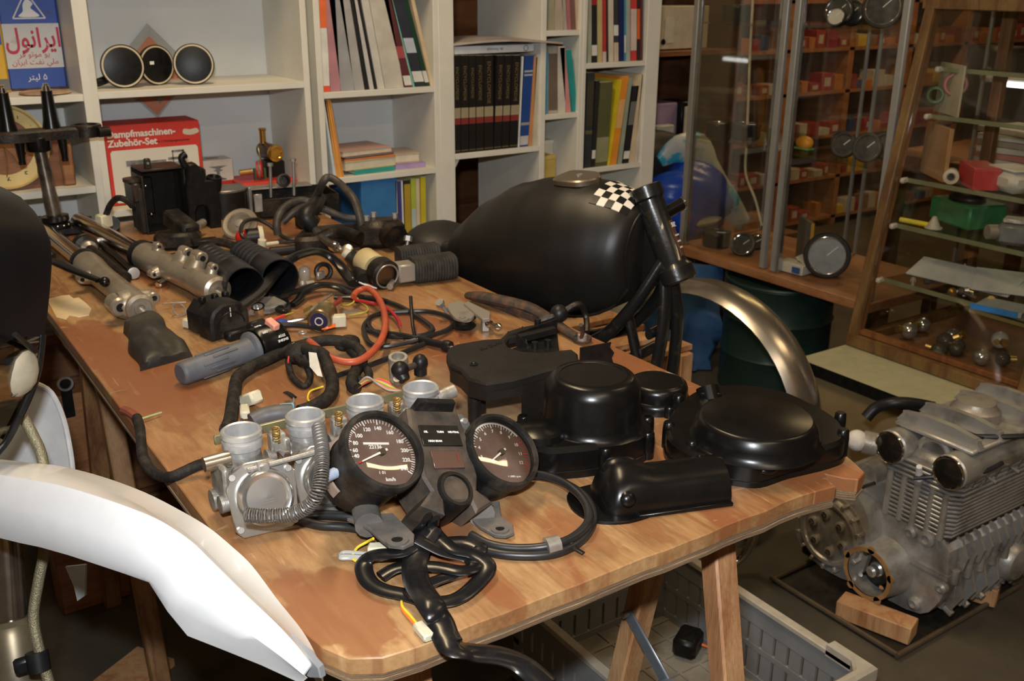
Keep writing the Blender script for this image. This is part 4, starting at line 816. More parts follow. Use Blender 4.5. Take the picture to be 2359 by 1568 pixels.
single('grey_hose', pxt([(580, 972, .012), (610, 958, .016), (640, 952, .018), (672, 950, .016)], .012, None, 12, 5), mat('grey_hose_rubber', (.10, .10, .105), .5), 'short grey rubber hose tucked behind the carburetors', 'hose')
t = thing('wire_clip', 'thin steel spring clip with a coiled eye beside the fork axle', 'spring clip', at(405, 705)); part('wire', pxt([(375, 699, .012), (400, 697, .010), (428, 696, .008)], .0014, n=6), m_steel, t); part('eye', MB().tor(at(413, 712, .012), V((.3, -.5, .5)), .013, .0015, 22, 6), m_steel, t)
for px, py, lab in ((372, 651, 'small shiny metal spacer beside the lug of the far fork leg'), (702, 640, 'stubby clear bulb lying behind the switch loom')):
    t = thing('spacer' if px < 400 else 'bulb', lab, 'spacer' if px < 400 else 'bulb', at(px, py)); q = at(px, py, .008)
    if px < 400: part('barrel', MB().lathe(q, V((.7, .5, .1)), [(.005, -.012), (.0075, -.010), (.0075, .006), (.005, .010)], 14), m_chrome, t)
    else:
        part('glass', MB().lathe(q+Zv*.004, Zv, [(.010, -.008), (.012, .002), (.011, .014), (.007, .019), (0, .020)], 16), mat('bulb_glass', (.55, .50, .42), .1, trans=.5), t); part('contacts', MB().cyl(at(704, 655, .006), at(722, 652, .006), .0065, n=12).sph(at(697, 654, .006), .007), m_alud, t)
# ================================================================== far end of the table: boxes, yokes, brake parts
bb = thing('battery_box', 'open black plastic battery box standing at the far end of the table', 'battery box', at(360, 535))
m_bb = mat('grubby_black_plastic', (.018, .017, .016), .4, c2=(.07, .045, .025), vs_=16, lo=.45, hi=.8)
A = at(343, 541); W_, D_, H_ = .098, .085, .150; r0 = rotz(.03)
def bx(c, d, b=.001): return (A+r0 @ V(c), d, r0, b)
part('side_wall', MB().box(*bx((0, D_/2, H_*.46), (.004, D_, H_*.92))), m_bb, bb); part('side_wall', MB().box(*bx((W_, D_/2, H_/2), (.004, D_, H_))), m_bb, bb)
part('back_wall', MB().box(*bx((W_/2, D_, H_/2), (W_, .004, H_))), m_blackplas, bb); part('floor_plate', MB().box(*bx((W_/2, D_/2, .004), (W_, D_, .004))), m_blackplas, bb); part('roof_plate', MB().box(*bx((W_/2, D_/2, H_), (W_, D_, .005))), m_bb, bb)
for k in range(5): part('rib', MB().box(*bx((-.006, .008+k*.017, H_*.38), (.010, .005, H_*.70))), m_bb, bb)
part('side_pocket', MB().box(*bx((-.012, D_*.5, H_*.66), (.022, D_*.8, H_*.30), .004)), m_bb, bb); part('cap', MB().cyl(A+V((-.014, D_*.4, H_*.82)), A+V((-.014, D_*.4, H_*.87)), .022, n=18), m_bb, bb)
part('lug', MB().box(*bx((.018, .01, H_+.014), (.016, .008, .026), .003)), m_bb, bb); part('bolt', MB().cyl(A+V((.018, .004, H_+.016)), A+V((.018, .010, H_+.016)), .003, n=8), m_steel, bb)
for x_, z_ in ((.006, .115), (.012, .048)): part('rivet', MB().sph(A+V((x_, .002, z_)), .0028), m_chrome, bb)
part('inner_panel', MB().box(*bx((.022, D_*.9, H_*.52), (.040, .012, H_*.6), .003)), m_blackplas, bb)
t = thing('air_box_bracket', 'tall black moulded bracket with an arched opening beside the battery box', 'bracket', at(465, 518))
A = at(432, 527); W_ = .075
part('upright', MB().prism(A, X, Zv, [(0, 0), (.016, 0), (.016, .045), (.022, .058), (.033, .060), (.044, .056), (.048, .045), (.048, 0), (W_, 0), (W_+.002, .06), (W_-.004, .115), (.045, .118), (.036, .150), (.026, .160), (.010, .158), (.004, .12), (0, .10)], .030, .003, -Y), m_blackplas, t)
part('hose_stub', MB().lathe(A+V((.070, -.010, .100)), V((.1, -.2, 1)), [(.018, -.012), (.019, .0), (.018, .022), (.014, .024), (.012, .016), (0, .016)], 20), m_blackplas, t); part('inner_block', MB().box(A+V((.03, .03, .07)), (.06, .05, .14), None, .004), m_blackplas, t)
part('hook', MB().tube([A+V((.008, -.01, .15)), A+V((.0, -.01, .172)), A+V((.012, -.01, .180))], .008, 10, 4), m_blackplas, t)
t = thing('tin_box', 'round-fronted black tin with a grey lid below the small toy box', 'tin', at(540, 500)); A = at(498, 508)
oln = [(0, .08), (0, .01), (.02, -.004), (.05, -.008), (.075, .0), (.092, .02), (.095, .08)]
part('body', MB().prism(A, X, Y, oln, .066, .001), mat('black_tin', (.02, .017, .014), .35, .3, var=.3), t); part('lid', MB().prism(A+Zv*.066, X, Y, [(x*1.03-.001, y*1.03) for x, y in oln], .006, .002), mat('worn_tin_lid', (.30, .28, .24), .35, .7, c2=(.20, .17, .13), vs_=20), t)
part('corner_strap', MB().box(A+V((.098, .02, .035)), (.008, .012, .07), None, .001), m_steel, t)
t = thing('battery_tray', 'shallow black steel tray with upright bolts near the far end', 'tray', at(670, 480)); A = at(600, 506)
q = rotz(-.15); P4 = lambda x, y, z: A+q @ V((x, y, z))
part('tray_floor', MB().box(P4(.10, .06, .012), (.20, .14, .006), q, .001), m_grime, t)
for (x_, y_, dx, dy) in ((.10, -.01, .20, .004), (.10, .13, .20, .004), (0, .06, .004, .14), (.20, .06, .004, .14)): part('tray_wall', MB().box(P4(x_, y_, .030), (dx, dy, .045), q, .001), m_grime, t)
part('back_plate', MB().box(P4(.07, .10, .062), (.17, .05, .004), q, .001), m_alud, t); part('tab', MB().box(P4(-.004, -.012, .045), (.020, .003, .045), q, .002), m_steel, t)
for x_, h_ in ((.045, .06), (.105, .068)): b_ = part('bolt', MB().cyl(P4(x_, .07, .04), P4(x_+.004, .07, .06+h_), .0040, n=10).cyl(P4(x_+.004, .07, .06+h_), P4(x_+.004, .07, .067+h_), .0075, n=6), m_steel, t)
part('pipe_stub', MB().lathe(P4(.075, .05, .085), V((-.2, -1, .2)), [(.010, -.02), (.016, -.01), (.017, .012), (.012, .013), (.010, .0), (0, 0)], 18), m_grime, t)
t = thing('wire_bracket', 'small black relay with two pale terminals in the tray corner', 'relay', at(700, 505)); part('case', MB().box(at(705, 505, .02), (.05, .03, .035), rotz(.3), .004), m_blackplas, t); part('terminal', MB().box(at(696, 508, .042), (.008, .004, .014), rotz(.3)), m_steel, t)
hn = thing('horn_disc', 'metal horn disc with a pale rim leaning near the tin', 'horn', at(555, 540)); n_ = V((-.45, -.55, .70)).normalized(); c0 = at(552, 515, .032)
part('rim', MB().lathe(c0, n_, [(.030, .002), (.038, .003), (.042, .0), (.042, -.004), (.034, -.006)], 34), m_fork, hn); part('membrane', MB().lathe(c0, n_, [(.030, .002), (.012, -.001), (.010, .004), (.004, .005), (0, .005)], 30), m_alud, hn); part('back', MB().lathe(c0, -n_, [(.036, .004), (.030, .018), (.02, .022)], 26), m_grime, hn)
tl = thing('tail_lamp', 'small lamp with a red lens and black rubber mount beside the horn disc', 'lamp', at(570, 555)); c0 = at(561, 548, .020); d = V((.95, -.25, .05)).normalized()
part('lens', MB().sph(c0, .019, scl=(1, 1, 1)), mat('red_lens', (.62, .03, .015), .2, trans=.3), tl); part('mount', MB().cyl(c0+d*.006, c0+d*.034, .020, .019, 22), m_rubber, tl); part('flange', MB().cyl(c0+d*.034, c0+d*.044, .024, .022, 20), m_cream, tl); part('lead', pxt([(580, 560, .03), (556, 540, .05), (562, 512, .062), (590, 505, .055), (620, 518, .04), (645, 540, .02), (670, 552, .012), (715, 550, .012)], .0045), m_cab, tl)
t = thing('ignition_barrel', 'greasy black steering lock with a chrome key barrel in front of the battery box', 'lock', at(420, 550))
A, B = at(395, 500, .055), at(440, 535, .035); d = (B-A).normalized(); part('switch_block', MB().box((A+B)/2, ((B-A).length*1.1, .042, .040), basis(d, Zv.cross(d).normalized(), d.cross(Zv.cross(d).normalized())), .006), m_dusty, t); part('lower_block', MB().box(at(410, 552, .020), (.10, .050, .038), rotz(-.35), .008), m_grime, t)
part('barrel', MB().cyl(at(365, 566, .018), at(350, 562, .018), .008, n=14).cyl(at(372, 567, .018), at(365, 566, .018), .0105, n=14), m_chrome, t); part('terminal_plate', MB().box(at(472, 556, .022), (.055, .03, .012), rotz(-.1), .002), m_grime, t); part('loom', pxt([(490, 556, .02), (520, 560, .018), (548, 570, .014)], .010), m_tape, t); part('clamp', MB().cyl(at(455, 520, .03), at(468, 512, .03), .009, n=12), m_alud, t)
t = thing('axle_spindle', 'dark axle spindle lying behind the gaiters', 'axle', at(430, 590)); part('shaft', MB().cyl(at(395, 592, .012), at(470, 582, .012), .0085, n=14), m_grime, t); part('head', MB().cyl(at(478, 578, .014), at(486, 577, .014), .0135, n=16), m_steel, t)
t = thing('tube_fitting', 'cloudy plastic tube fitting with a black hose beside the tail lamp', 'hose fitting', at(610, 575)); part('body', MB().cyl(at(602, 580, .008), at(604, 552, .036), .010, .009, 14).cyl(at(610, 563, .022), at(640, 559, .020), .0045, n=10), m_cream, t); part('hose', pxt([(640, 559, .02), (690, 556, .018), (735, 556, .016)], .0035), m_cab, t); part('rod', MB().cyl(at(622, 580, .010), at(700, 572, .010), .0105, n=12), m_rubber, t)
# brake hose tree
bh = thing('brake_hose', 'black rubber brake hose arching over the parts with a steel banjo fitting', 'hose', at(720, 560))
m_hose = mat('worn_hose', (.030, .028, .025), .5, c2=(.075, .062, .05), vs_=40)
part('hose', pxt([(640, 540, .02), (638, 510, .05), (655, 478, .075), (690, 462, .085), (722, 462, .085), (745, 418, .14), (760, 409, .148), (785, 425, .135), (815, 460, .11), (830, 505, .07), (833, 545, .03), (828, 560, .012)], .0092, None, 10, 6), m_hose, bh)
part('hose', pxt([(650, 512, .04), (690, 480, .07), (735, 478, .075), (790, 500, .055), (835, 505, .05), (850, 512, .045)], .0088, None, 10, 6), m_hose, bh)
part('branch_boot', MB().tube([at(740, 455, .095), at(722, 480, .085), at(705, 500, .07), at(725, 520, .05)], [.011, .017, .024, .020], 14, 4), m_rubber, bh)
part('hose', pxt([(722, 520, .05), (738, 545, .036), (760, 562, .034), (778, 572, .034)], .0090), m_hose, bh)
A, B = at(776, 570, .034), at(800, 580, .034); d = (B-A).normalized(); part('ferrule', MB().lathe(A-d*.02, d, [(.0095, 0), (.011, .002), (.0095, .006), (.011, .010), (.0095, .014), (.011, .018), (.0075, .022), (.006, .04)], 18), m_chrome, bh); part('banjo', MB().lathe(at(801, 578, .034), V((-.3, -.5, .6)), [(.011, -.010), (.012, -.006), (.012, .008), (.008, .009), (.0, .009)], 18), mat('banjo_steel', (.52, .48, .38), .22, .95), bh)
A = at(850, 512, .045); d = V((.6, -.5, -.2)).normalized(); part('ferrule', MB().lathe(A, d, [(.010, -.01), (.0115, 0), (.010, .006), (.0115, .012), (.008, .02)], 16), m_chrome, bh)
mc = thing('brake_master_cylinder', 'brake master cylinder with a yellowed reservoir and black cap', 'brake part', at(870, 640))
A, B = at(838, 598, .040), at(886, 632, .028); d = (B-A).normalized()
part('reservoir', MB().lathe(A, d, [(.024, 0), (.027, .004), (.027, .040), (.025, .046)], 30), mat('yellowed_nylon', (.52, .42, .22), .45, var=.1), mc); part('cap', MB().lathe(B, d, [(.029, -.022), (.0305, -.018), (.0305, .006), (.027, .010), (.021, .010), (.020, .003), (0, .002)], 32), m_grime, mc); part('cap_ring', MB().tor(B+d*.010, d, .0235, .0018, 30, 8), m_steel, mc); part('cap_disc', MB().lathe(B+d*.004, d, [(.0195, 0), (.010, .003), (0, .003)], 24), mat('bronze_disc', (.12, .07, .035), .35, .6), mc)
part('piston_body', MB().tube([at(808, 590, .03), at(826, 612, .025), at(838, 645, .018)], [.015, .017, .014], 14, 4), m_blackplas, mc); part('nozzle', MB().lathe(at(806, 588, .034), V((-.5, .3, .4)), [(.009, -.01), (.011, 0), (.011, .014), (.007, .016)], 16), m_cream, mc); part('lever_arm', MB().box(at(828, 640, .012), (.05, .03, .02), rotz(-.8), .005), m_blackplas, mc)
part('bleed_nipple', MB().cyl(at(898, 660, .010), at(905, 648, .012), .0065, .005, 12), m_steel, mc)
def footpeg(label, a, b, wd, ht, end):
    A, B = at(*a), at(*b); d = (B-A).normalized(); n = Zv.cross(d); ln = (B-A).length; N = 15; rings = []
    for i in range(N*2+1):
        k = 1.0 if (i % 2) else .90; tt = ln*i/(N*2); c0 = A+d*tt; c0.z = TZ+ht/2+.002
        r_ = []
        for j in range(16):
            an = 2*math.pi*j/16; cx, cz = math.cos(an), math.sin(an); s_ = (abs(cx)**3.5+abs(cz)**3.5)**(-1/3.5)
            r_.append(c0+n*(cx*s_*wd/2*k)+Zv*(cz*s_*ht/2*k))
        rings.append(r_)
    t = thing('footpeg', label, 'footpeg', A); part('ribbed_rubber', MB().loft(rings), mat('dusty_ribbed_rubber', (.022, .021, .02), .65, c2=(.07, .06, .05), vs_=45, lo=.4, hi=.8), t)
    if end: q = A-d*.006; part('steel_end', MB().box(V((q.x, q.y, TZ+ht/2))-d*.010, (.036, wd*.62, ht*.7), basis(d, n, Zv), .003), m_alud, t); part('square_eye', MB().box(V((q.x, q.y, TZ+ht/2))-d*.029, (.003, wd*.36, ht*.4), basis(d, n, Zv), .001), m_steel, t)
footpeg('ribbed rubber footpeg with a square steel end at the right table edge', (950, 652), (1045, 640), .062, .052, True)
footpeg('ribbed rubber footpeg lying behind another footpeg', (918, 622), (1008, 610), .045, .048, False)
t = thing('brake_caliper', 'grimy black brake caliper near the far right table edge', 'brake part', at(880, 570)); q = at(880, 572)
part('body', MB().box(q+V((0, .01, .034)), (.11, .065, .064), rotz(-.35), .014), m_grime, t); part('piston_housing', MB().cyl(q+V((.015, -.045, .032)), q+V((.01, .01, .036)), .028, .030, 22), m_grime, t)
for x_, y_ in ((-.03, .01), (.035, .0), (0, .035)): part('bolt', MB().cyl(q+V((x_, y_, .06)), q+V((x_, y_, .076)), .007, n=6), m_alud, t)
t = thing('hanger_plate', 'oily black exhaust hanger plate in the middle of the far table', 'bracket', at(770, 545)); part('plate', MB().prism(at(770, 560, .010), X, Y, smooth2(ccw([(-.10, -.02), (-.03, -.045), (.07, -.05), (.11, 0), (.06, .05), (-.04, .06)])), .030, .008), m_grime, t); part('tube', MB().tube([at(730, 552, .03), at(780, 535, .045), at(830, 548, .04)], .014, 12, 5), m_grime, t)
for p_, lab in (((705, 608), 'greasy black clamp lying beneath the brake hose'),): 
    t = thing('pipe_clamp', lab, 'clamp', at(*p_)); part('ring', MB().tor(at(745, 625, .014), V((-.5, -.6, .3)), .015, .005, 20, 8), m_grime, t); part('tab', MB().box(at(738, 634, .010), (.02, .008, .016), rotz(.4), .002), m_alud, t)
bo = thing('hex_bolt', 'long hex bolt standing upright near the far right table edge', 'bolt', at(936, 590)); part('shank', MB().cyl(at(934, 590), at(934, 590)+V((.012, .01, .030)), .0038, n=10), m_steel, bo); part('head', MB().cyl(at(934, 590)+V((.012, .01, .030)), at(934, 590)+V((.0155, .013, .040)), .0095, n=6), m_steel, bo)
# rusty stand and pedal link at the right edge
ks = thing('side_stand', 'rusty side stand lying along the right table edge', 'stand', at(1200, 715)); part('tube', pxt([(1078, 680, .012), (1110, 684, .018), (1160, 694, .020), (1215, 708, .018), (1255, 728, .014), (1290, 752, .010), (1330, 778, .007)], [.008, .012, .0125, .012, .0105, .009, .008], (1.15, .85), 12, 5, Zv), m_rust, ks); part('pivot_plate', MB().prism(at(1090, 690, .004), at(1230, 742)-at(1090, 690), Y*.02, [(-.05, -.4), (1, -.3), (1.02, .5), (0, .7)], .012, .002), m_rust, ks); part('pivot_eye', ring2(at(1341, 783, .004), X, Y, .016, .006, .006), m_rust, ks); part('bushing', MB().lathe(at(1341, 783, .008), Zv, [(.008, 0), (.008, .010), (.005, .012), (.004, .004)], 14), m_alud, ks); part('spring_hook', pxt([(1338, 780, .01), (1342, 765, .03), (1338, 748, .05)], .0035), m_rust, ks)
pl = thing('brake_pedal', 'bare steel brake pedal pad on a thin arm over the right edge', 'pedal', at(1290, 725)); part('rubber_knob', MB().sph(at(1288, 722, .03), .016), m_rubber, pl); part('arm', pxt([(1240, 740, .02), (1275, 728, .028), (1300, 716, .035), (1335, 700, .045), (1350, 730, .02), (1352, 765, .0)], .0055), m_grime, pl)
lk = thing('chain_tensioner', 'steel lever with a small pulley and a bolt beside the cable loops', 'tensioner', at(1080, 730))
part('plate', MB().prism(at(1062, 725, .022), X, Y, smooth2(ccw(pxo(at(1062, 725, .022), [(1030, 712), (1042, 703), (1065, 702), (1092, 725), (1085, 740), (1062, 742), (1045, 735)], .022))), .006, .001), m_alud, lk); part('plate', MB().prism(at(1090, 715, .026), X, Y, ccw(pxo(at(1090, 715, .026), [(1068, 706), (1078, 700), (1130, 725), (1128, 740), (1112, 742)], .026)), .006, .001), m_alud, lk)
part('pulley', MB().lathe(at(1068, 752, .004), Zv, [(.020, 0), (.022, .003), (.016, .008), (.016, .012), (.022, .016), (.020, .019), (.009, .019), (.008, .014)], 26), m_grime, lk); part('eyelet', ring2(at(1065, 735, .029), X, Y, .012, .006, .003), m_alud, lk); part('foot', MB().box(at(1118, 745, .012), (.014, .022, .024), rotz(-.5), .002), m_steel, lk)
A, B = at(1120, 744, .016), at(1153, 755, .014); d = (B-A).normalized(); part('adjuster_bolt', MB().lathe(A, d, [(.004, 0), (.007, .004), (.007, .010), (.0045, .012), (.0045, .020), (.007, .022), (.0075, .028), (.004, .032)], 12), m_chrome, lk); A, B = at(1022, 712, .02), at(1016, 702, .03); part('bolt', MB().cyl(at(1030, 718, .016), B, .004, n=10).cyl(B, B+(B-A).normalized()*.008, .008, n=6), m_steel, lk)
# upper and lower yokes
yk = thing('triple_clamp', 'black triple clamp with steering stem standing upright at the far left corner', 'triple clamp', at(125, 520))
b0 = at(128, 512, .036); top_ = V((b0.x-.010, b0.y+.012, b0.z+.205)); d = (top_-b0).normalized()
part('stem', MB().lathe(b0, d, [(.016, 0), (.0165, .06), (.0150, .07), (.0150, .12), (.0135, .13), (.0135, .20)], 22), mat('worn_steel_stem', (.06, .05, .042), .35, .7, c2=(.22, .18, .14), vs_=15), yk)
part('bearing', MB().lathe(b0, d, [(.022, -.014), (.031, -.012), (.031, -.002), (.027, .0), (.031, .004), (.031, .016), (.020, .018)], 30), m_satin, yk)
for k in range(9): a = math.pi*(.9+1.2*k/8)-1.0; part('roller', MB().sph(b0+V((math.cos(a)*.031, math.sin(a)*.031, -.004)), .0028, 8, 6), m_chrome, yk)
cl_ = top_+V((.0, 0, -.005)); ux = X
def Q(x, y, z): return cl_+V((x, y, z))
part('clamp_plate', MB().prism(Q(0, 0, -.012), X, Y, smooth2(ccw([(-.12, -.005), (-.06, -.030), (0, -.026), (.06, -.020), (.105, -.018), (.12, .005), (.10, .022), (.05, .022), (0, .028), (-.06, .02)])), .024, .005), m_grime, yk)
for s_ in (-1, 1):
    part('fork_clamp', MB().lathe(Q(s_*.108, .004, -.014), Zv, [(.024, 0), (.0335, .002), (.0335, .026), (.031, .029), (.025, .029), (.0245, .0)], 30, caps=False), m_grime, yk)
    part('pinch_bolt', MB().cyl(Q(s_*.125, -.034, 0), Q(s_*.150, -.030, 0), .012, n=14), m_grime, yk)
    rz = part('riser', MB().lathe(Q(s_*.045-.01, .008, .010), Zv, [(.020, 0), (.016, .02), (.0125, .075), (.0125, .084)], 20), m_satin, yk); part('riser_bolt', MB().cyl(Q(s_*.045-.01, .008, .094), Q(s_*.045-.01, .008, .104), .010, .008, 14).cyl(Q(s_*.045-.01, .008, .104), Q(s_*.045-.01, .008, .110), .006, n=10), m_chrome, rz)
    part('lower_stud', MB().cyl(Q(s_*.045+.005, -.012, -.012), Q(s_*.045+.005, -.012, -.055), .011, .007, 12).cyl(Q(s_*.045+.005, -.012, -.055), Q(s_*.045+.005, -.012, -.062), .008, n=10), m_satin, yk)
part('stem_nut', MB().lathe(Q(0, 0, -.036), Zv, [(.026, 0), (.028, .004), (.028, .030), (.024, .034)], 24), m_satin, yk)
br = thing('handlebar_bracket', 'long black mounting bar under the steering stem at the far left corner', 'bracket', at(180, 525))
A, B = at(88, 533, .012), at(262, 520, .012); d = (B-A).normalized(); n = Zv.cross(d)
part('bar', MB().box((A+B)/2, ((B-A).length, .045, .022), basis(d, n, Zv), .005), m_dusty, br)
for px in (92, 205): q = at(px, 520, .022); part('lug', MB().cyl(q, q+Zv*.022, .011, .008, 12), m_dusty, br)
part('end_boss', MB().cyl(at(258, 515, .0), at(258, 515, .030), .018, n=16), m_dusty, br)
t = thing('connector_plug', 'dirty cream connector with a black lead resting on the mounting bar', 'connector', at(240, 505)); part('shell', MB().box(at(240, 508, .050), (.030, .026, .030), rotz(.4), .003), m_cream, t); part('lead', pxt([(244, 496, .062), (255, 470, .09), (272, 456, .11), (292, 462, .105), (305, 475, .09)], .007), m_tape, t)
# ================================================================== things on the white shelves
BM = {}
def bmat(c, rough=.45):
    k = tuple(round(x, 3) for x in c)
    if k not in BM: BM[k] = mat('book_%d' % len(BM), k, rough, var=.10, vs_=18)
    return BM[k]
m_pages = mat('page_block', (.62, .56, .42), .8, var=.08, vs_=60, stretch=(1, 1, 1))
def book(label, xb0, xb1, xt0, z0, z1, y, dep, c, band=None, group=None, name='book', text=None, tm=None, tpos=.72):
    """upright book: spine bottom from xb0 to xb1, leaning so that its top left is at xt0"""
    sh = xt0-xb0; th = xb1-xb0
    t = thing(name, label, 'book', ((xb0+xb1)/2, y+dep/2, z0), group=group)
    def sl(x0, x1, y0, y1, za, zb):
        def q(x, yy, z): return V((x+sh*(z-z0)/(z1-z0), yy, z))
        r = [[q(x0, y0, z), q(x1, y0, z), q(x1, y1, z), q(x0, y1, z)] for z in (za, zb)]
        return MB().loft(r)
    cv = part('cover', sl(xb0, xb1, y, y+dep, z0, z1), bmat(c), t)
    if th > .006: part('pages', sl(xb0+.0015, xb1-.0015, y+.002, y+dep+.001, z1-.004, z1+.0004), m_pages, t)
    for bnd in (band or []): part('spine_band', sl(xb0+.0004, xb1-.0004, y-.0006, y+.001, z0+(z1-z0)*bnd[0], z0+(z1-z0)*bnd[1]), bmat(bnd[2]), cv)
    if text:
        ex = V((-sh, 0, -(z1-z0))).normalized(); ey = V((-ex.z, 0, ex.x))*-1
        if ey.x < 0: pass
        ey = V((0, -1, 0)).cross(ex)
        textmesh(text, th*.55, V(((xb0+xb1)/2+sh*tpos, y-.0008, z0+(z1-z0)*tpos)), ex, ey, tm or m_print, cv, 'lettering', extrude=.0002)
    return t
def shx(px, py, y): return ay(px, py, y).x
def row(data, z0, y, yb, dep, grp, where):
    """data: px of spine bottom left, bottom right, top left, top y, colour, words, bands"""
    n = len(data)
    for i, d_ in enumerate(data):
        yy = y+(d_[7] if len(d_) > 7 else 0)
        x0, x1 = shx(d_[0], yb, yy), shx(d_[1], yb, yy); top = ay(d_[2], d_[3], yy); top.x = max(top.x, x0-.05 if z0 not in (1.058, .822) else 1.1358+.001*i)
        book('%s, %s from the left %s' % (d_[5], ORD[i], where), x0+.0003, x1-.0003, top.x, z0+.0005, top.z if d_[3] > 0 else max(top.z, z0+.27), yy, dep, d_[4], d_[6] if len(d_) > 6 else None, grp, text=d_[8] if len(d_) > 8 else None, tm=d_[9] if len(d_) > 9 else None)
z = lambda v: 700+v/2.743
O = (.75, .30, .07); K = (.018, .018, .02); W = (.70, .69, .64)
row([(z(120), z(165), z(95), 0, W, 'white magazine with orange ends', [(0, .06, (.7, .1, .04)), (.62, .9, (.75, .16, .05))]), (z(168), z(232), z(133), 0, (.45, .22, .24), 'thin pink magazine'), (z(235), z(320), z(155), 0, (.33, .33, .34), 'grey file'), (z(322), z(384), z(217), 0, (.40, .39, .38), 'pale grey file'), (z(385), z(415), z(280), 0, K, 'black binder'), (z(416), z(444), z(302), 0, (.55, .53, .52), 'pale ribbed folder'), (z(445), z(465), z(326), 0, K, 'slim black folder'),
     (z(467), z(512), z(352), 0, (.60, .58, .52), 'milky plastic folder'), (z(515), z(632), z(402), 0, (.56, .53, .45), 'broad cream folder'), (z(640), z(688), z(492), 0, (.12, .03, .035), 'dark red and black magazine', [(.02, .12, W), (.3, .42, (.4, .08, .09))]), (z(690), z(702), z(532), 0, (.22, .50, .42), 'thin teal magazine'), (z(704), z(768), z(546), 0, (.03, .035, .05), 'black and white motorcycle magazine', [(.05, .16, W), (.35, .5, (.5, .55, .62))]), (z(770), z(798), z(612), 0, (.015, .05, .03), 'dark green magazine', [(.04, .16, W)]), (z(800), z(822), z(662), 0, (.66, .52, .33), 'tan edged magazine')],
    1.058, SY+.012, 208, .21, 'magazines on the upper shelf', 'above the stacked paperbacks')
row([(768, 775, 744, 231, (.55, .60, .64), 'pale slim booklet'), (775, 782, 747, 231, (.68, .30, .07), 'orange booklet'), (782, 788, 752, 231, (.72, .34, .08), 'bright orange booklet'), (788, 793, 757, 231, (.62, .26, .06), 'deep orange booklet')], .822, SY+.012, 405, .20, 'leaning orange booklets', 'of the leaning booklets')
row([(z(365), z(588), z(360), 418, (.04, .17, .40), 'large blue picture book'), (z(590), z(600), z(578), 418, (.5, .52, .5), 'pale slim volume'), (z(602), z(625), z(592), 418, (.05, .05, .22), 'dark blue slim book'), (z(627), z(638), z(614), 416, W, 'white slim book'), (z(640), z(680), z(632), 416, (.03, .025, .02), 'black book with yellow print', [(.3, .95, (.42, .28, .03))]), (z(684), z(714), z(676), 412, (.40, .48, .06), 'lime and green book', [(.0, .3, (.06, .22, .08)), (.35, .6, (.45, .5, .52))]), (z(716), z(738), z(708), 412, (.62, .52, .36), 'cream spined book'), (z(742), z(774), z(738), 408, (.55, .45, .03), 'yellow book')],
    .567, SY+.012, 560, .20, 'books on the lowest visible shelf', 'below the stacked paperbacks')
def flat(label, px0, px1, z0, th, y, dep, c, spine, ang=0, group='stacked paperbacks', pyc=400):
    x0, x1 = shx(px0, pyc, y), shx(px1, pyc, y); t = thing('book', label, 'book', ((x0+x1)/2, y+dep/2, z0), group=group); r = rotz(ang); c0 = V(((x0+x1)/2, y+dep/2, z0+th/2))
    part('cover', MB().box(c0+Zv*(th/2-.0012), (x1-x0, dep, .0024), r).box(c0-Zv*(th/2-.0012), (x1-x0, dep, .0024), r), bmat(c), t); part('pages', MB().box(c0, (x1-x0-.004, dep-.004, th-.005), r), m_pages, t)
    if spine: part('spine', MB().box(c0+r @ V((0, -dep/2+.001, 0)), (x1-x0, .003, th), r), bmat(spine), t)
flat('teal-spined paperback at the bottom of the left stack', z(310), z(572), .8225, .012, SY+.02, .13, (.03, .28, .25), (.03, .30, .27), .05)
flat('thick cream paperback with a yellow spine end in the left stack', z(245), z(585), .8347, .026, SY+.03, .13, (.60, .50, .28), None, .08)
flat('thin orange-edged paperback in the left stack', z(250), z(580), .8609, .006, SY+.03, .13, (.65, .22, .06), None, .05)
flat('black-edged paperback in the left stack', z(245), z(570), .8671, .007, SY+.035, .13, (.06, .05, .05), None, .1)
flat('worn pink paperback on top of the left stack', z(228), z(560), .8743, .016, SY+.03, .14, (.55, .33, .27), None, .1)
flat('lavender-spined paperback under the right stack', z(590), z(775), .8225, .014, SY+.03, .13, (.36, .27, .50), (.38, .29, .52), -.05)
flat('beige paperback on top of the right stack', z(585), z(745), .8367, .026, SY+.05, .12, (.50, .38, .30), None, -.12)
# encyclopedia
gold = mat('dull_gold_print', (.16, .12, .05), .5, var=0)
enc = [(945, 990), (993, 1040), (1044, 1085), (1089, 1136), (1140, 1196), (1200, 1246), (1250, 1294), (1299, 1350)]
row([(z(a), z(b), z(a+(0 if i < 5 else 22)), 128, (.012, .010, .009), 'black encyclopedia volume', [(.30, .365, (.20, .03, .025)), (.365, .47, (.34, .29, .18)), (.02, .03, (.12, .10, .05))], 0, 'ENCYCLOPEDIE', gold) for i, (a, b) in enumerate(enc)], .856, SY+.008, 350, .20, 'black encyclopedia volumes', 'in the black set')
row([(z(1352), z(1362), z(1380), 130, W, 'thin white booklet'), (z(1362), z(1415), z(1400), 128, (.015, .06, .25), 'blue hardback', [(.02, .12, (.5, .5, .5)), (.24, .27, (.3, .3, .3)), (.78, .80, (.4, .42, .45)), (.82, .84, (.4, .42, .45))]), (z(1418), z(1440), z(1455), 132, (.55, .25, .10), 'thin orange booklet'), (z(1442), z(1476), z(1470), 126, (.50, .46, .36), 'pale booklet')], .856, SY+.010, 345, .18, 'books beside the encyclopedia', 'right of the black encyclopedia')
x0, x1 = shx(1047, 118, SY+.01), shx(1230, 112, SY+.01); zz = ay(1050, 128, SY+.01).z+.002
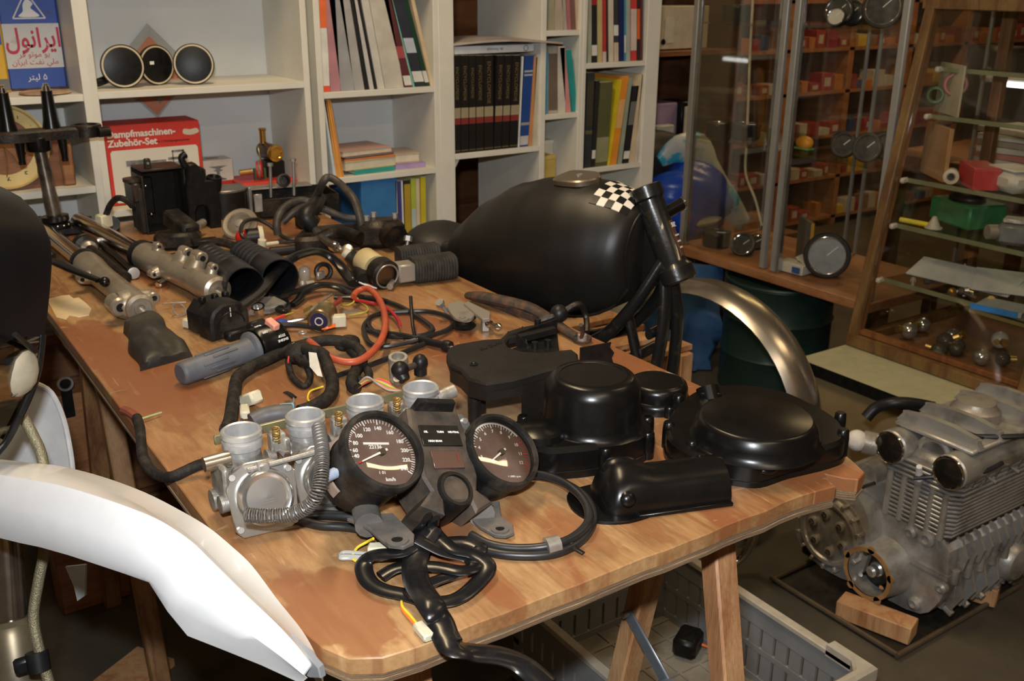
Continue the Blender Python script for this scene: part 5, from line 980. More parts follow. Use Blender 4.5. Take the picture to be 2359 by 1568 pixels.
t = thing('book', 'white book lying flat across the encyclopedia volumes', 'book', ((x0+x1)/2, SY+.1, zz)); part('cover', MB().box(((x0+x1)/2, SY+.11, zz+.012), (x1-x0, .20, .022), None, .001), bmat((.66, .67, .68)), t)
textmesh('de Normal', .013, V(((x0+x1)/2, SY+.0092, zz+.012)), -X, -Zv, mat('grey_print', (.15, .2, .22), .5, var=0), t); part('emblem', MB().tor((x1-.03, SY+.0095, zz+.012), Y, .008, .0012, 16, 6), MATS['grey_print'], t)
mb = MB(); rings = []
for i in range(9):
    u = i/8; xx = x0-.01+u*(x1-x0+.09); zc = zz+.026+.010*math.sin(u*math.pi*1.0)-.004*u; rings.append([V((xx, SY-.03*u, zc)), V((xx, SY+.18, zc+.002)), V((xx, SY+.18, zc+.009)), V((xx, SY-.03*u, zc+.006))])
single('magazine', mb.loft(rings), mat('magazine_paper', (.50, .46, .44), .4, c2=(.35, .27, .22), vs_=8), 'bent open magazine lying on top of the white book', 'magazine')
# narrow column E and right unit F
y5 = SY+.012; e = lambda v: 980+v/3.5636
row([(e(1003), e(1060), e(1003), 0, (.34, .32, .22), 'olive booklet'), (e(1062), e(1130), e(1040), 0, (.45, .38, .30), 'milky sleeve booklet'), (e(1135), e(1165), e(1075), 0, (.42, .36, .32), 'grey sleeve booklet'), (e(1168), e(1198), e(1115), 0, (.42, .16, .16), 'dusky pink booklet'), (e(1200), e(1235), e(1150), 0, (.20, .10, .09), 'brown glossy booklet'), (e(1238), e(1262), e(1195), 0, (.55, .40, .28), 'tan booklet')], 1.204, y5, 66, .2, 'booklets at the top of the narrow column', 'at the top of the narrow column')
row([(e(990), e(1003), e(1000), 122, (.10, .35, .55), 'thin blue booklet'), (e(1010), e(1085), e(1010), 108, (.42, .38, .32), 'photo-spined booklet', [(.05, .9, (.16, .12, .09))]), (e(1088), e(1150), e(1082), 108, (.60, .57, .50), 'cream booklet'), (e(1155), e(1196), e(1105), 110, (.62, .27, .26), 'pink booklet'), (e(1205), e(1254), e(1148), 115, (.02, .28, .27), 'teal hardback')], .951, y5, 258, .2, 'booklets in the middle of the narrow column', 'in the middle of the narrow column')
for a, b, c_, lab, dz in ((975, 1075, (.52, .38, .10), 'small yellow-brown carton at the foot of the narrow column', .045), (1100, 1240, (.62, .60, .48), 'cream carton at the foot of the narrow column', .075)):
    x0, x1 = shx(e(a), 400, y5), shx(e(b), 400, y5); x0 = max(x0, 1.880); x1 = min(x1, 2.005); t = thing('carton', lab, 'carton', ((x0+x1)/2, y5, .700)); part('box', MB().box(((x0+x1)/2, y5+(.05 if dz < .05 else .16), .7005+.035+dz/2), (x1-x0, .09, .07+dz), None, .001), bmat(c_), t); part('lid', MB().box(((x0+x1)/2, y5+(.05 if dz < .05 else .16), .7005+.066+dz), (x1-x0+.002, .092, .012), None, .001), bmat(tuple(min(1, k*1.1) for k in c_)), t)
f_ = lambda v: 1300+v/3.564
row([(f_(190), f_(222), f_(190), 0, (.38, .40, .30), 'pale green booklet'), (f_(225), f_(270), f_(215), 0, K, 'black paperback with red print', [(.08, .2, W), (.65, .95, (.35, .02, .03))]), (f_(274), f_(312), f_(264), 0, (.52, .43, .20), 'straw-coloured book'), (f_(314), f_(345), f_(302), 0, (.45, .04, .04), 'red book', [(.0, .12, (.6, .5, .45))]), (f_(347), f_(362), f_(332), 0, K, 'slim black book'), (f_(366), f_(404), f_(356), 0, (.62, .56, .46), 'ivory book'), (f_(406), f_(445), f_(394), 0, (.04, .04, .04), 'black book with white label', [(.3, .42, W), (.0, .22, (.6, .5, .36))]), (f_(448), f_(490), f_(440), 0, (.012, .02, .10), 'navy book'), (f_(492), f_(506), f_(482), 0, (.05, .28, .42), 'slim blue book', [(.1, .3, W)]), (f_(508), f_(540), f_(500), 0, (.36, .42, .36), 'grey-green book'), (f_(543), f_(592), f_(538), 0, (.55, .05, .045), 'red and white book', [(.12, .6, (.62, .52, .48))]), (f_(594), f_(618), f_(590), 0, (.03, .02, .02), 'black book with an orange patch', [(.25, .6, (.75, .13, .03))]), (f_(620), f_(642), f_(616), 0, (.10, .03, .03), 'dark maroon book')],
    1.101, y5, 142, .19, 'books at the top right', 'on the top right shelf')
row([(f_(160), f_(218), f_(190), 168, (.03, .035, .04), 'charcoal book lettered in gold', [(.36, .40, (.12, .10, .05)), (.44, .92, (.05, .045, .03))]), (f_(220), f_(250), f_(260), 186, (.02, .02, .02), 'glossy black book', [(.1, .2, W)]), (f_(252), f_(350), f_(300), 190, (.10, .10, .04), 'dark photo book', [(.05, .35, (.28, .27, .15))]), (f_(352), f_(372), f_(455), 184, (.65, .50, .02), 'yellow-edged book'), (f_(374), f_(425), f_(480), 176, (.72, .27, .03), 'thick orange book', [(.42, .74, (.74, .42, .18))]), (f_(440), f_(470), f_(530), 180, (.30, .34, .26), 'sage green book'), (f_(476), f_(524), f_(566), 198, (.015, .015, .018), 'black book with white lettering', [(.06, .16, W), (.5, .8, (.16, .16, .15))]), (f_(530), f_(570), f_(610), 172, (.60, .48, .32), 'tan paperback'), (f_(572), f_(596), f_(640), 170, (.55, .50, .42), 'pale paperback')],
    .765, y5, 384, .19, 'books beside the orange one', 'on the lower right shelf')
# ------------------------------------------------------------------ oil cans and clock on the left shelf
oc = thing('oil_can', 'rusty blue and white square oil can with red foreign lettering', 'oil can', (.46, 2.80, 1.087))
yo = 2.755; a, b = ay(22, 200, yo), ay(166, 190, yo); xa, xb = a.x, min(b.x, .517); wd = xb-xa; z0 = 1.0875
m_blue = mat('rusted_blue_tin', (.035, .085, .36), .4, c2=(.07, .045, .03), vs_=18, lo=.60, hi=.72); m_wt = mat('rusted_white_tin', (.52, .53, .53), .45, c2=(.14, .08, .05), vs_=16, lo=.58, hi=.72)
part('can_body', MB().box(((xa+xb)/2, yo+.05, z0+.14), (wd, .10, .28), None, .005), m_blue, oc)
part('white_band', MB().box(((xa+xb)/2, yo-.0003, z0+.104), (wd-.006, .002, .104)), m_wt, oc); part('base_rim', MB().box(((xa+xb)/2, yo+.05, z0+.003), (wd+.003, .103, .006), None, .002), m_rust, oc)
m_mag = mat('crimson_print', (.42, .03, .07), .5, var=.05)
try:
    textmesh('\ufedd\ufeee\ufee7\u0627\ufeae\ufbfe\u0627', .062, V(((xa+xb)/2+.002, yo-.0015, z0+.120)), X, Zv, m_mag, oc, 'lettering', extrude=.0003, sx=.78, bold=.0012)
    textmesh('\ufeae\ufed7 \ufeed\ufe97\ufeee\ufee3 \ufeee\ufbfe', .018, V(((xa+xb)/2, yo-.0015, z0+.084)), X, Zv, m_mag, oc, 'lettering', extrude=.0003)
    textmesh('\ufee5\ufe8e\ufeae\ufbfe\u0627 \ufe96\ufed4\ufee7 \ufef2\ufee0\ufee3', .018, V(((xa+xb)/2, yo-.0015, z0+.066)), X, Zv, m_mag, oc, 'lettering', extrude=.0003)
    textmesh('\ufeae\ufe98\ufbff\ufedf \u06f5', .02, V(((xa+xb)/2, yo-.0005, z0+.030)), X, Zv, m_print, oc, 'lettering', extrude=.0003)
except Exception as ex_: pass
tri = [(-.036, 0), (.036, 0), (0, .062)]
mb = MB(); 
for i in range(3):
    p, q = V((*tri[i], 0)), V((*tri[(i+1) % 3], 0)); mb.tube([V(((xa+xb)/2+p.x, yo-.001, z0+.168+p.y)), V(((xa+xb)/2+q.x, yo-.001, z0+.168+q.y))], .0018, 6, 1)
part('triangle_emblem', mb, m_print, oc); part('emblem_wing', MB().prism(((xa+xb)/2, yo-.0008, z0+.172), X, Zv, smooth2([(-.022, 0), (.022, 0), (.014, .012), (.006, .020), (.012, .030), (0, .040), (-.010, .028), (-.012, .012)]), .0006, 0, -Y), m_print, oc)
o2_ = thing('oil_can', 'yellow and blue tin at the far left edge of the picture', 'oil can', (.33, 2.76, 1.087)); xb2 = ay(25, 200, 2.735).x
part('can_body', MB().box((xb2-.055, 2.785, z0+.13), (.11, .10, .26), None, .005), mat('yellow_tin', (.60, .36, .02), .4, var=.08), o2_); part('blue_panel', MB().box((xb2-.055, 2.7345, z0+.155), (.10, .002, .09)), m_blue, o2_); part('grey_band', MB().box((xb2-.055, 2.7345, z0+.018), (.108, .002, .026)), bmat((.12, .12, .12)), o2_)
part('base_rim', MB().box((xb2-.055, 2.785, z0+.0025), (.112, .102, .005), None, .002), bmat((.5, .3, .03)), o2_)
single('leather_disc', MB().lathe(ay(104, 206, SY+.055)*1.0, Zv, [(.058, -.001), (.060, .001), (.058, .004), (0, .005)], 30), mat('stained_leather', (.28, .14, .08), .6, c2=(.5, .38, .24), vs_=25), 'round stained leather disc lying before the oil can', 'disc') if False else None
q = V((.445, 2.655, 1.0885)); single('leather_disc', MB().lathe(q, Zv, [(.056, 0), (.058, .002), (.056, .0045), (0, .005)], 30), mat('stained_leather', (.28, .14, .08), .6, c2=(.5, .38, .24), vs_=25), 'round stained leather disc lying before the oil can', 'disc')
ck = thing('mantel_clock', 'arched wooden mantel clock with a cream numeral ring', 'clock', (.35, 2.68, .867)); yc = 2.645
m_ck = woodmat('clock_veneer', (.28, .12, .05), (.22, .09, .035), (.16, .06, .025), (3, 3, 30))
cpx = ay(8, 338, yc); xr = ay(176, 425, yc).x; hw = xr-cpx.x; zc = cpx.z
olc = [(-hw, 0), (hw, 0), (hw, .105)]+[(hw*(1-.18*k), .105+.060*(1-math.cos(math.pi*k/5))/2) for k in range(1, 6)]+[(-hw*(1-.18*k), .105+.060*(1-math.cos(math.pi*k/5))/2) for k in range(5, 0, -1)]+[(-hw, .105)]
part('case', MB().prism((cpx.x, yc, .8675), X, Zv, olc, .09, 0, Y), m_ck, ck); part('corner_column', MB().box((xr-.015, yc-.004, .8675+.05), (.028, .014, .098), None, .004), m_owood, ck)
dz = V((cpx.x, yc, zc)); part('dial_ring', MB().lathe(dz, -Y, [(.066, .0), (.092, .002), (.098, .006), (.099, .012), (.094, .014), (.090, .006), (.066, .003)], 48, Zv, False), mat('cream_dial', (.60, .47, .20), .5, var=.06), ck); part('dial_centre', MB().lathe(dz, -Y, [(.067, .001), (0, .002)], 40, Zv), m_owood, ck)
for k in range(1, 13):
    a = math.radians(30*k); textmesh(str(k), .020, dz+V((math.sin(a)*.079, -.0045, math.cos(a)*.079)), X, Zv, m_blackplas, ck, 'numeral')
for a, ln in ((150, .05), (183, .07)): a = math.radians(a); p = dz+V((0, -.006, 0)); part('hand', MB().tube([p, p+V((math.sin(a)*ln*.5+.004, 0, math.cos(a)*ln*.5)), p+V((math.sin(a)*ln, 0, math.cos(a)*ln))], .0015, 6, 4), m_brass, ck)
part('winding_hole', MB().cyl(dz+V((.040, -.003, -.018)), dz+V((.040, -.001, -.018)), .006, n=12), m_blackplas, ck)
# ------------------------------------------------------------------ mirrors
m_mir = mat('mirror_glass', (.80, .74, .62), .06, 1, var=.05); m_ringc = mat('cream_seal', (.55, .47, .32), .5)
MN = [('first round mirror from the left, its arm against the shelf side', 282, 150, 50, (-.05, -1, .06), 2.665), ('round mirror with handwriting standing between two mirrors', 360, 148, 46, (.30, -1, .05), 2.700), ('round mirror at the right of the three on the shelf', 446, 147, 47, (-.28, -1, .12), 2.665)]
for i, (lab, px, py, rp, nrm, ym) in enumerate(MN):
    c0 = ay(px, py, ym); n_ = V(nrm).normalized(); r_ = rp*(c0-CAM).dot(FW)/F*.98; c0.z = 1.0905+r_*.985
    t = thing('mirror', lab, 'mirror', (c0.x, c0.y, 1.0905), group='round handlebar mirrors')
    part('housing', MB().lathe(c0, n_, [(.3*r_, -.035), (.75*r_, -.026), (.96*r_, -.010), (r_, -.002), (r_, .003), (.95*r_, .004)], 40, Zv), m_blackplas, t)
    part('seal_ring', MB().lathe(c0, n_, [(.955*r_, .003), (.94*r_, .0048), (.87*r_, .0048), (.86*r_, .003)], 40, Zv, False), m_ringc, t); part('glass', MB().lathe(c0, n_, [(.87*r_, .0032), (0, .0032)], 36, Zv), m_mir, t)
    if i == 0: part('arm', MB().tube([c0-n_*.02+V((-r_*.7, 0, -r_*.55)), c0+V((-r_*1.25, .01, -r_*.72)), c0+V((-r_*1.42, .012, -r_*.55))], .010, 10, 4), m_blackplas, t); part('arm_bolt', MB().sph(c0+V((-r_*1.42, .006, -r_*.5)), .007), m_brass, t)
    if i == 1:
        ex = Zv.cross(-n_).normalized()*-1; ex = V((n_.y, -n_.x, 0)).normalized()*-1; textmesh('TM S', .020, c0+n_*.0038+ex*.006, V((0, 0, -1)), ex, m_blackplas, t, 'handwriting'); part('sticker', MB().box(c0+n_*.0036-ex*.014, (.012, .0006, .020), basis(ex, n_, Zv), .0), m_print, t)
# card packet behind the shelf
pk = thing('card_packet', 'orange printed card in a clear bag standing on its corner behind the mirrors', 'packet', (.75, 2.86, 1.0)); c0 = ay(352, 165, 2.862); 
def dia(s1, s2, y, zo=0): return [V((c0.x+u, y, c0.z+v+zo)) for u, v in ((0, s2), (s1, 0), (0, -s2), (-s1, 0))]
part('bag', MB().loft([dia(.115, .125, 2.866), dia(.115, .125, 2.8645)]), mat('milky_film', (.42, .42, .38), .25, var=.05), pk); part('card', MB().loft([dia(.098, .104, 2.8645, -.012), dia(.098, .104, 2.8625, -.012)]), mat('orange_card', (.55, .20, .10), .5, var=.08), pk)
part('photo', MB().loft([[p+V((.01, 0, -.05)) for p in dia(.035, .036, 2.8624)], [p+V((.01, 0, -.05)) for p in dia(.035, .036, 2.862)]]), mat('grey_picture', (.08, .08, .07), .5, c2=(.4, .38, .3), vs_=70), pk)
# ------------------------------------------------------------------ toy steam engine boxes
tbx = thing('toy_box', 'large red toy machine carton with white panel and heading', 'carton', (.68, 2.7, .80)); yb = 2.655
a, b = ay(236, 287, yb), ay(458, 280, yb); xa, xb = max(a.x, .556), b.x; zt_ = .5*(a.z+b.z); z0 = .8005; wd = xb-xa; ht = zt_-z0; mx = (xa+xb)/2
m_rbox = mat('red_carton', (.62, .045, .03), .45, c2=(.50, .035, .025), vs_=9); part('carton', MB().box((mx, yb+.055, z0+ht/2), (wd, .11, ht), None, .002), m_rbox, tbx)
m_panel = mat('printed_panel', (.68, .63, .53), .5, var=.04, vs_=4)
rp = [(-wd*.46, .012), (-wd*.44, .006), (wd*.44, .006), (wd*.46, .012), (wd*.46, ht*.66), (wd*.44, ht*.69), (-wd*.44, ht*.69), (-wd*.46, ht*.66)]
part('white_panel', MB().prism((mx, yb+.0002, z0), X, Zv, rp, .001, 0, -Y), m_panel, tbx)
m_wp = mat('cream_print', (.72, .68, .60), .5, var=0)
textmesh('Dampfmaschinen-', .0235, V((xa+.006, yb-.0008, z0+ht*.885)), X, Zv, m_wp, tbx, 'lettering', 'LEFT', bold=.0007); textmesh('Zubeh\u00f6r-Set', .0235, V((xa+.006, yb-.0008, z0+ht*.775)), X, Zv, m_wp, tbx, 'lettering', 'LEFT', bold=.0007); textmesh('mit 3 Werkzeugmaschinen', .008, V((mx+.048, yb-.0008, z0+ht*.765)), X, Zv, m_blackplas, tbx, 'lettering')
part('torn_patch', MB().prism((mx+wd*.32, yb-.0002, z0+ht*.84), X, Zv, smooth2([(0, 0), (.02, -.004), (.04, .002), (.035, .012), (.018, .010), (.002, .012)]), .0006, 0, -Y), bmat((.62, .55, .42)), tbx)
m_ill = mat('grey_illustration', (.10, .10, .10), .5, c2=(.26, .26, .26), vs_=60)
il = MB(); B0 = V((mx, yb-.0014, z0))
part('printed_base', MB().prism(B0, X, Zv, [(-wd*.34, ht*.12), (wd*.30, ht*.12), (wd*.40, ht*.30), (-wd*.26, ht*.36)], .0004, 0, -Y), bmat((.16, .16, .16)), tbx)
for cx_, w_, h0_ in ((-.18, .06, .42), (.02, .045, .42), (.24, .05, .44)):
    m_ = MB().prism(B0, X, Zv, [(wd*cx_-.012, ht*.34), (wd*cx_+.014, ht*.34), (wd*cx_+.007, ht*h0_), (wd*cx_-.006, ht*h0_)], .0006, 0, -Y); m_.box(B0+V((wd*cx_, -.0004, ht*(h0_+.03))), (w_*.8, .0006, .010)).box(B0+V((wd*cx_-.002, -.0004, ht*(h0_+.10))), (w_, .0006, .014 if cx_ < 0 else .006)); 
    if cx_ > .2: m_.box(B0+V((wd*cx_-.014, -.0004, ht*.54)), (.003, .0006, .04)).box(B0+V((wd*cx_+.012, -.0004, ht*.54)), (.003, .0006, .04)).box(B0+V((wd*cx_, -.0004, ht*.63)), (.032, .0006, .005))
    part('printed_machine', m_, m_ill, tbx)
sb = thing('small_carton', 'small white and red toy carton with a pictured anvil stand', 'carton', (.9, 2.80, .80)); ys = 2.785; a, b = ay(470, 425, ys), ay(540, 422, ys); wd = b.x-a.x; mx = (a.x+b.x)/2; z0 = .8005; ht = ay(500, 368, ys).z-z0
part('carton', MB().box((mx, ys+.035, z0+ht/2), (wd, .07, ht), None, .001), bmat((.66, .60, .52)), sb); part('red_base', MB().box((mx, ys+.035, z0+.006), (wd+.001, .071, .012)), m_rbox, sb); part('red_edge', MB().box((a.x, ys+.035, z0+ht/2), (.0015, .071, ht)), m_rbox, sb); part('printed_stand', MB().prism((mx, ys-.0006, z0+.014), X, Zv, [(-.02, 0), (.022, 0), (.022, .004), (.006, .008), (.004, .024), (.014, .028), (.004, .032), (.026, .040), (-.026, .040), (-.004, .032), (-.014, .028), (-.004, .024), (-.006, .008), (-.02, .004)], .0006, 0, -Y), m_ill, sb); part('lid_print', MB().box((mx-.004, ys+.035, z0+ht+.0004), (wd*.4, .02, .0008)), m_ill, sb)
se = thing('toy_steam_engine', 'toy steam engine with brass boiler on a red base plate', 'toy', (1.0, 2.73, .80)); z0 = .8005
A, Bq = az(545, 433, .812), az(690, 431, .812); xa, xb = .925, 1.072; yb = 2.70
part('base_plate', MB().prism((0, 0, z0), X, Y, [(xa-.01, yb-.012), (xb+.005, yb-.012), (xb, yb+.12), (xa, yb+.12)], .016, .005), m_rbox, se)
bz = ay(632, 352, 2.745); c0 = V((bz.x, 2.735, bz.z)); 
part('boiler', MB().lathe(c0+V((-.012, .07, .004)), V((.16, -1, -.04)), [(.020, 0), (.022, .003), (.022, .066)], 26, Zv), mat('dark_copper', (.16, .09, .05), .35, .8), se); part('boiler_cap', MB().lathe(c0, V((.16, -1, -.04)), [(.023, -.008), (.0245, -.004), (.0235, .003), (.017, .004), (.015, .002), (0, .003)], 28, Zv), mat('polished_brass', (.72, .42, .08), .2, .95), se)
part('firebox', MB().box((c0.x, c0.y+.03, (c0.z+z0+.016)/2-.012), (.052, .055, c0.z-z0-.036), None, .003), m_blackplas, se); part('chimney', MB().lathe(c0+V((-.012, .062, .02)), Zv, [(.009, 0), (.0085, .038), (.011, .040), (.011, .044), (.007, .044), (.0065, .03)], 18), MATS['polished_brass'], se); part('steam_pipe', MB().tube([c0+V((-.03, .03, -.05)), c0+V((-.038, .03, .01)), c0+V((-.034, .04, .022)), c0+V((-.014, .05, .022))], .0022, 8, 4), m_brass, se)
fw = V((c0.x-.055, c0.y-.010, z0+.045)); part('flywheel', MB().lathe(fw, V((.92, -.4, 0)), [(.0, -.006), (.020, -.006), (.022, -.008), (.024, -.006), (.024, .006), (.022, .008), (.0205, .003), (0, .003)], 28), m_red, se); part('flywheel_rim', MB().tor(fw, V((.92, -.4, 0)), .0235, .0032, 28, 8), m_steel, se); part('bearing_stand', MB().box(fw+V((.014, 0, -.014)), (.006, .014, .034), None, .001).box(fw+V((-.012, .004, -.014)), (.006, .014, .034), None, .001), mat('green_enamel', (.06, .12, .05), .4), se); part('cylinder', MB().cyl(fw+V((-.055, .008, -.006)), fw+V((-.02, .004, -.004)), .008, n=14), m_brass, se)
# ================================================================== stripped motorcycle with the black tank behind the table
BXc = 1.255
bk = thing('stripped_motorcycle', 'stripped motorcycle frame with a matt black teardrop tank behind the table', 'motorcycle', (BXc, 1.75, 0))
m_tank = mat('matt_black_tank', (.008, .0072, .0065), .42, spec=.45, c2=(.013, .011, .009), vs_=7, bump=.05, bs=500)
YR, YFt = 2.125, 1.405
ts = [0, .04, .12, .25, .40, .55, .70, .82, .92, .97, 1.0]
tz1 = [.712, .752, .812, .876, .928, .958, .974, .978, .972, .962, .945]
tz0 = [.690, .672, .664, .672, .688, .700, .708, .722, .745, .768, .80]
thw = [.018, .048, .083, .112, .128, .134, .130, .119, .102, .090, .070]
def lerp(t, v):
    for i in range(len(ts)-1):
        if t <= ts[i+1]: f = (t-ts[i])/(ts[i+1]-ts[i]); f = f*f*(3-2*f)*.35+f*.65; return v[i]+(v[i+1]-v[i])*f
    return v[-1]
def tankp(s_, a, off=0):
    """s 0 rear..1 front, a 0 = top, +-1 = lower edges"""
    z1, z0, hw = lerp(s_, tz1), lerp(s_, tz0), lerp(s_, thw)+off; th = a*math.radians(128)
    x = math.sin(th); zc = z0+(z1-z0)*.46; up = z1-zc+off; dn = zc-z0
    k = 1-.12*max(0, -math.cos(th))
    return V((BXc+x*hw*k*(1.02-.06*math.cos(th)), YR+(YFt-YR)*s_, zc+math.cos(th)*(up if math.cos(th) > 0 else dn/math.cos(math.radians(52)))))
NS, NA = 30, 25
part('tank', MB().loft([[tankp(i/NS, -1+2*j/(NA-1)) for j in range(NA)] for i in range(NS+1)]), m_tank, bk, 'matt black teardrop fuel tank', 70)
part('tank_seam', MB().tube([tankp(i/20, -1, .001) for i in range(21)], .0035, 6, 1).tube([tankp(1, -1+2*i/20, .0) for i in range(21)], .0032, 6, 1), m_tank, bk)
for i in range(9):
    for j in range(5):
        s0, s1 = .825+j*.030, .825+(j+1)*.030; a0, a1 = -.30+i*.075, -.30+(i+1)*.075
        g_ = [[tankp(s_, a_, .0008) for a_ in (a0, (a0+a1)/2, a1)] for s_ in (s0, s1)]; h_ = [[p-V((0, 0, .0012)) for p in r] for r in g_]
        part('checker_tile', MB().loft([[g_[0][0], g_[0][1], g_[0][2], h_[0][2], h_[0][1], h_[0][0]], [g_[1][0], g_[1][1], g_[1][2], h_[1][2], h_[1][1], h_[1][0]]]), m_wp if (i+j) % 2 else m_blackplas, bk)
fxn = V((-.12, .10, .985)).normalized(); fx = V((0, -.995, .10)).normalized(); fy = fxn.cross(fx); fc = tankp(.70, -.05, 0)-fxn*.006
capo = [(.78*a_, .8*b_) for a_, b_ in [(-.085, -.020), (-.07, -.045), (0, -.050), (.05, -.040), (.085, -.0), (.05, .040), (0, .050), (-.07, .045), (-.085, .02)]]
cp = part('filler_plate', MB().prism(fc, fx, fy, smooth2(ccw(capo), 3), .012, .003, fxn), mat('brushed_bronze_plate', (.30, .26, .20), .35, .9, var=.15, stretch=(2, 60, 2)), bk); part('filler_lock', MB().cyl(fc+fxn*.012, fc+fxn*.0145, .008, n=14), m_alud, cp)
m_fr = mat('chipped_black_frame', (.010, .010, .010), .28, c2=(.06, .045, .03), vs_=30, lo=.58, hi=.8, bump=.15, bs=120, coat=.3)
HT, HB = V((BXc, 1.400, .985)), V((BXc, 1.318, .822)); hd = (HB-HT).normalized()
ht_ = part('head_tube', MB().lathe(HT, hd, [(.022, -.002), (.0315, 0), (.0315, .022), (.027, .026), (.0265, .150), (.031, .158), (.035, .162), (.035, .186), (.031, .190), (.026, .190), (.024, .175)], 32), m_fr, bk)
part('bearing_cup', MB().lathe(HB, hd, [(.0335, -.004), (.034, .004), (.029, .008), (.024, .008), (.023, .0)], 28, caps=False), m_chrome, ht_)
pn = (-FW); pn = (pn-hd*pn.dot(hd)).normalized(); pn2 = (pn*.72+hd.cross(pn)*(-.7 if hd.cross(pn).dot(RT) < 0 else .7)).normalized(); sd = hd.cross(pn2)
rg_ = [[HT+hd*(.075+.070*i/4)+((pn2*math.cos(a)+sd*math.sin(a))*.0272) for a in [-.45+.9*k/6 for k in range(7)]] for i in range(5)]
ex = sd if sd.dot(RT) > 0 else -sd
part('id_plate', MB().loft(rg_, False, False, False), mat('brown_label', (.10, .045, .03), .4, c2=(.3, .22, .16), vs_=50, lo=.55, hi=.7), ht_)
textmesh('SUZ', .013, HT+hd*.085+pn2*.0278, ex, -hd, m_print, ht_, 'lettering')
for k in range(3): part('plate_line', MB().box(HT+hd*(.105+.012*k)+pn2*.0276, (.020-.004*k, .003, .0006), basis(ex, -hd, ex.cross(-hd))), m_print, ht_)
part('lock_barrel', MB().cyl(HT+hd*.055+RT*.02, HT+hd*.050+RT*.060+UP*.012, .012, n=18), m_satin, bk); part('lock_ring', MB().cyl(HT+hd*.050+RT*.0590+UP*.0117, HT+hd*.050+RT*.063+UP*.0129, .0125, n=18), m_chrome, bk)
def fr(name, pts, r): part(name, MB().tube([V(p) for p in pts], r, 12, 4), m_fr, bk)
fr('backbone', [HT+hd*.04+V((0, .02, 0)), (BXc, 1.5, .90), (BXc, 1.8, .80), (BXc, 2.15, .70)], .022)
for s_ in (-1, 1):
    fr('down_tube', [HB+V((s_*.012, .012, .01)), (BXc+s_*.03, 1.315, .70), (BXc+s_*.05, 1.37, .45), (BXc+s_*.06, 1.50, .16), (BXc+s_*.07, 1.66, .05), (BXc+s_*.07, 2.05, .05), (BXc+s_*.07, 2.2, .25), (BXc+s_*.06, 2.2, .62)], .016)
    fr('upper_brace', [HB+V((s_*.014, .02, .03)), (BXc+s_*.05, 1.40, .76), (BXc+s_*.06, 1.52, .66), (BXc+s_*.07, 1.75, .58), (BXc+s_*.07, 2.1, .58)], .015)
    fr('seat_rail', [(BXc+s_*.06, 2.08, .66), (BXc+s_*.08, 2.3, .64), (BXc+s_*.08, 2.50, .66)], .011)
fr('cross_tube', [(BXc-.055, 1.335, .72), (BXc+.055, 1.335, .72)], .012); fr('cross_tube', [(BXc-.05, 1.40, .655), (BXc+.05, 1.40, .655)], .013); fr('gusset_strut', [(BXc-.04, 1.42, .75), (BXc-.04, 1.38, .66)], .013)
part('gusset', MB().prism((BXc-.008, 1.40, .83), Y, Zv, [(-.06, -.02), (.10, -.10), (.14, .05), (.02, .12)], .016), m_fr, bk)
part('steering_shroud', MB().prism((BXc-.03, 1.425, .80), Y, Zv, [(-.015, 0), (.03, .0), (.03, .14), (.0, .165), (-.012, .12)], .06, .006), m_blackplas, bk)
part('seat', MB().sph((BXc+.05, 2.235, .69), .12, 20, 12, (.75, 1.0, .42)), mat('black_seat_vinyl', (.016, .015, .014), .5), bk)
part('frame_stay', MB().tube([V((BXc-.07, 2.02, .66)), V((BXc-.09, 1.94, .60)), V((BXc-.08, 1.8, .50))], .012, 10, 4), m_rust, bk)
part('yellow_lead', MB().tube([V((BXc-.1, 1.98, .64)), V((BXc-.11, 1.92, .60)), V((BXc-.1, 1.9, .57))], .004, 6, 4), m_brass, bk)
def bike_place(p):
    # the machine stands turned about 18 degrees to the table, rear end nearer to it
    s_ = (YR-p.y)/(YR-YFt); f = min(1, max(0, (p.z-.3)/.3)); d = p.x-BXc
    return V((1.102+.153*s_+d*.951, 1.870-.468*s_+d*.309, p.z+(1.35-p.z)*.12*(1-min(max(s_, -.2), 1))*f))
bl = bk.location
hc = V((BXc, 1.36, .90)); hr = rotz(.314)
def bike_walk(o, rigid=False):
    for c_ in o.children:
        rg3 = rigid or c_.name.startswith(('head_tube', 'lock_'))
        if c_.type == 'MESH':
            for v_ in c_.data.vertices: v_.co = (bike_place(hc)+hr @ (v_.co+bl-hc) if rg3 else bike_place(v_.co+bl))-bl
            c_.data.update()
        bike_walk(c_, rg3)
bike_walk(bk)
t = thing('pallet', 'wooden slatted pallet glimpsed below the black tank', 'pallet', (1.5, 1.95, .0))
for k in range(5): part('slat', MB().box((1.52, 1.70+k*.09, .50), (.30, .05, .014), None, .001), m_pine, t)
for x_ in (1.40, 1.64): part('bearer', MB().box((x_, 1.88, .246), (.04, .44, .49), None, .002), m_pine, t)
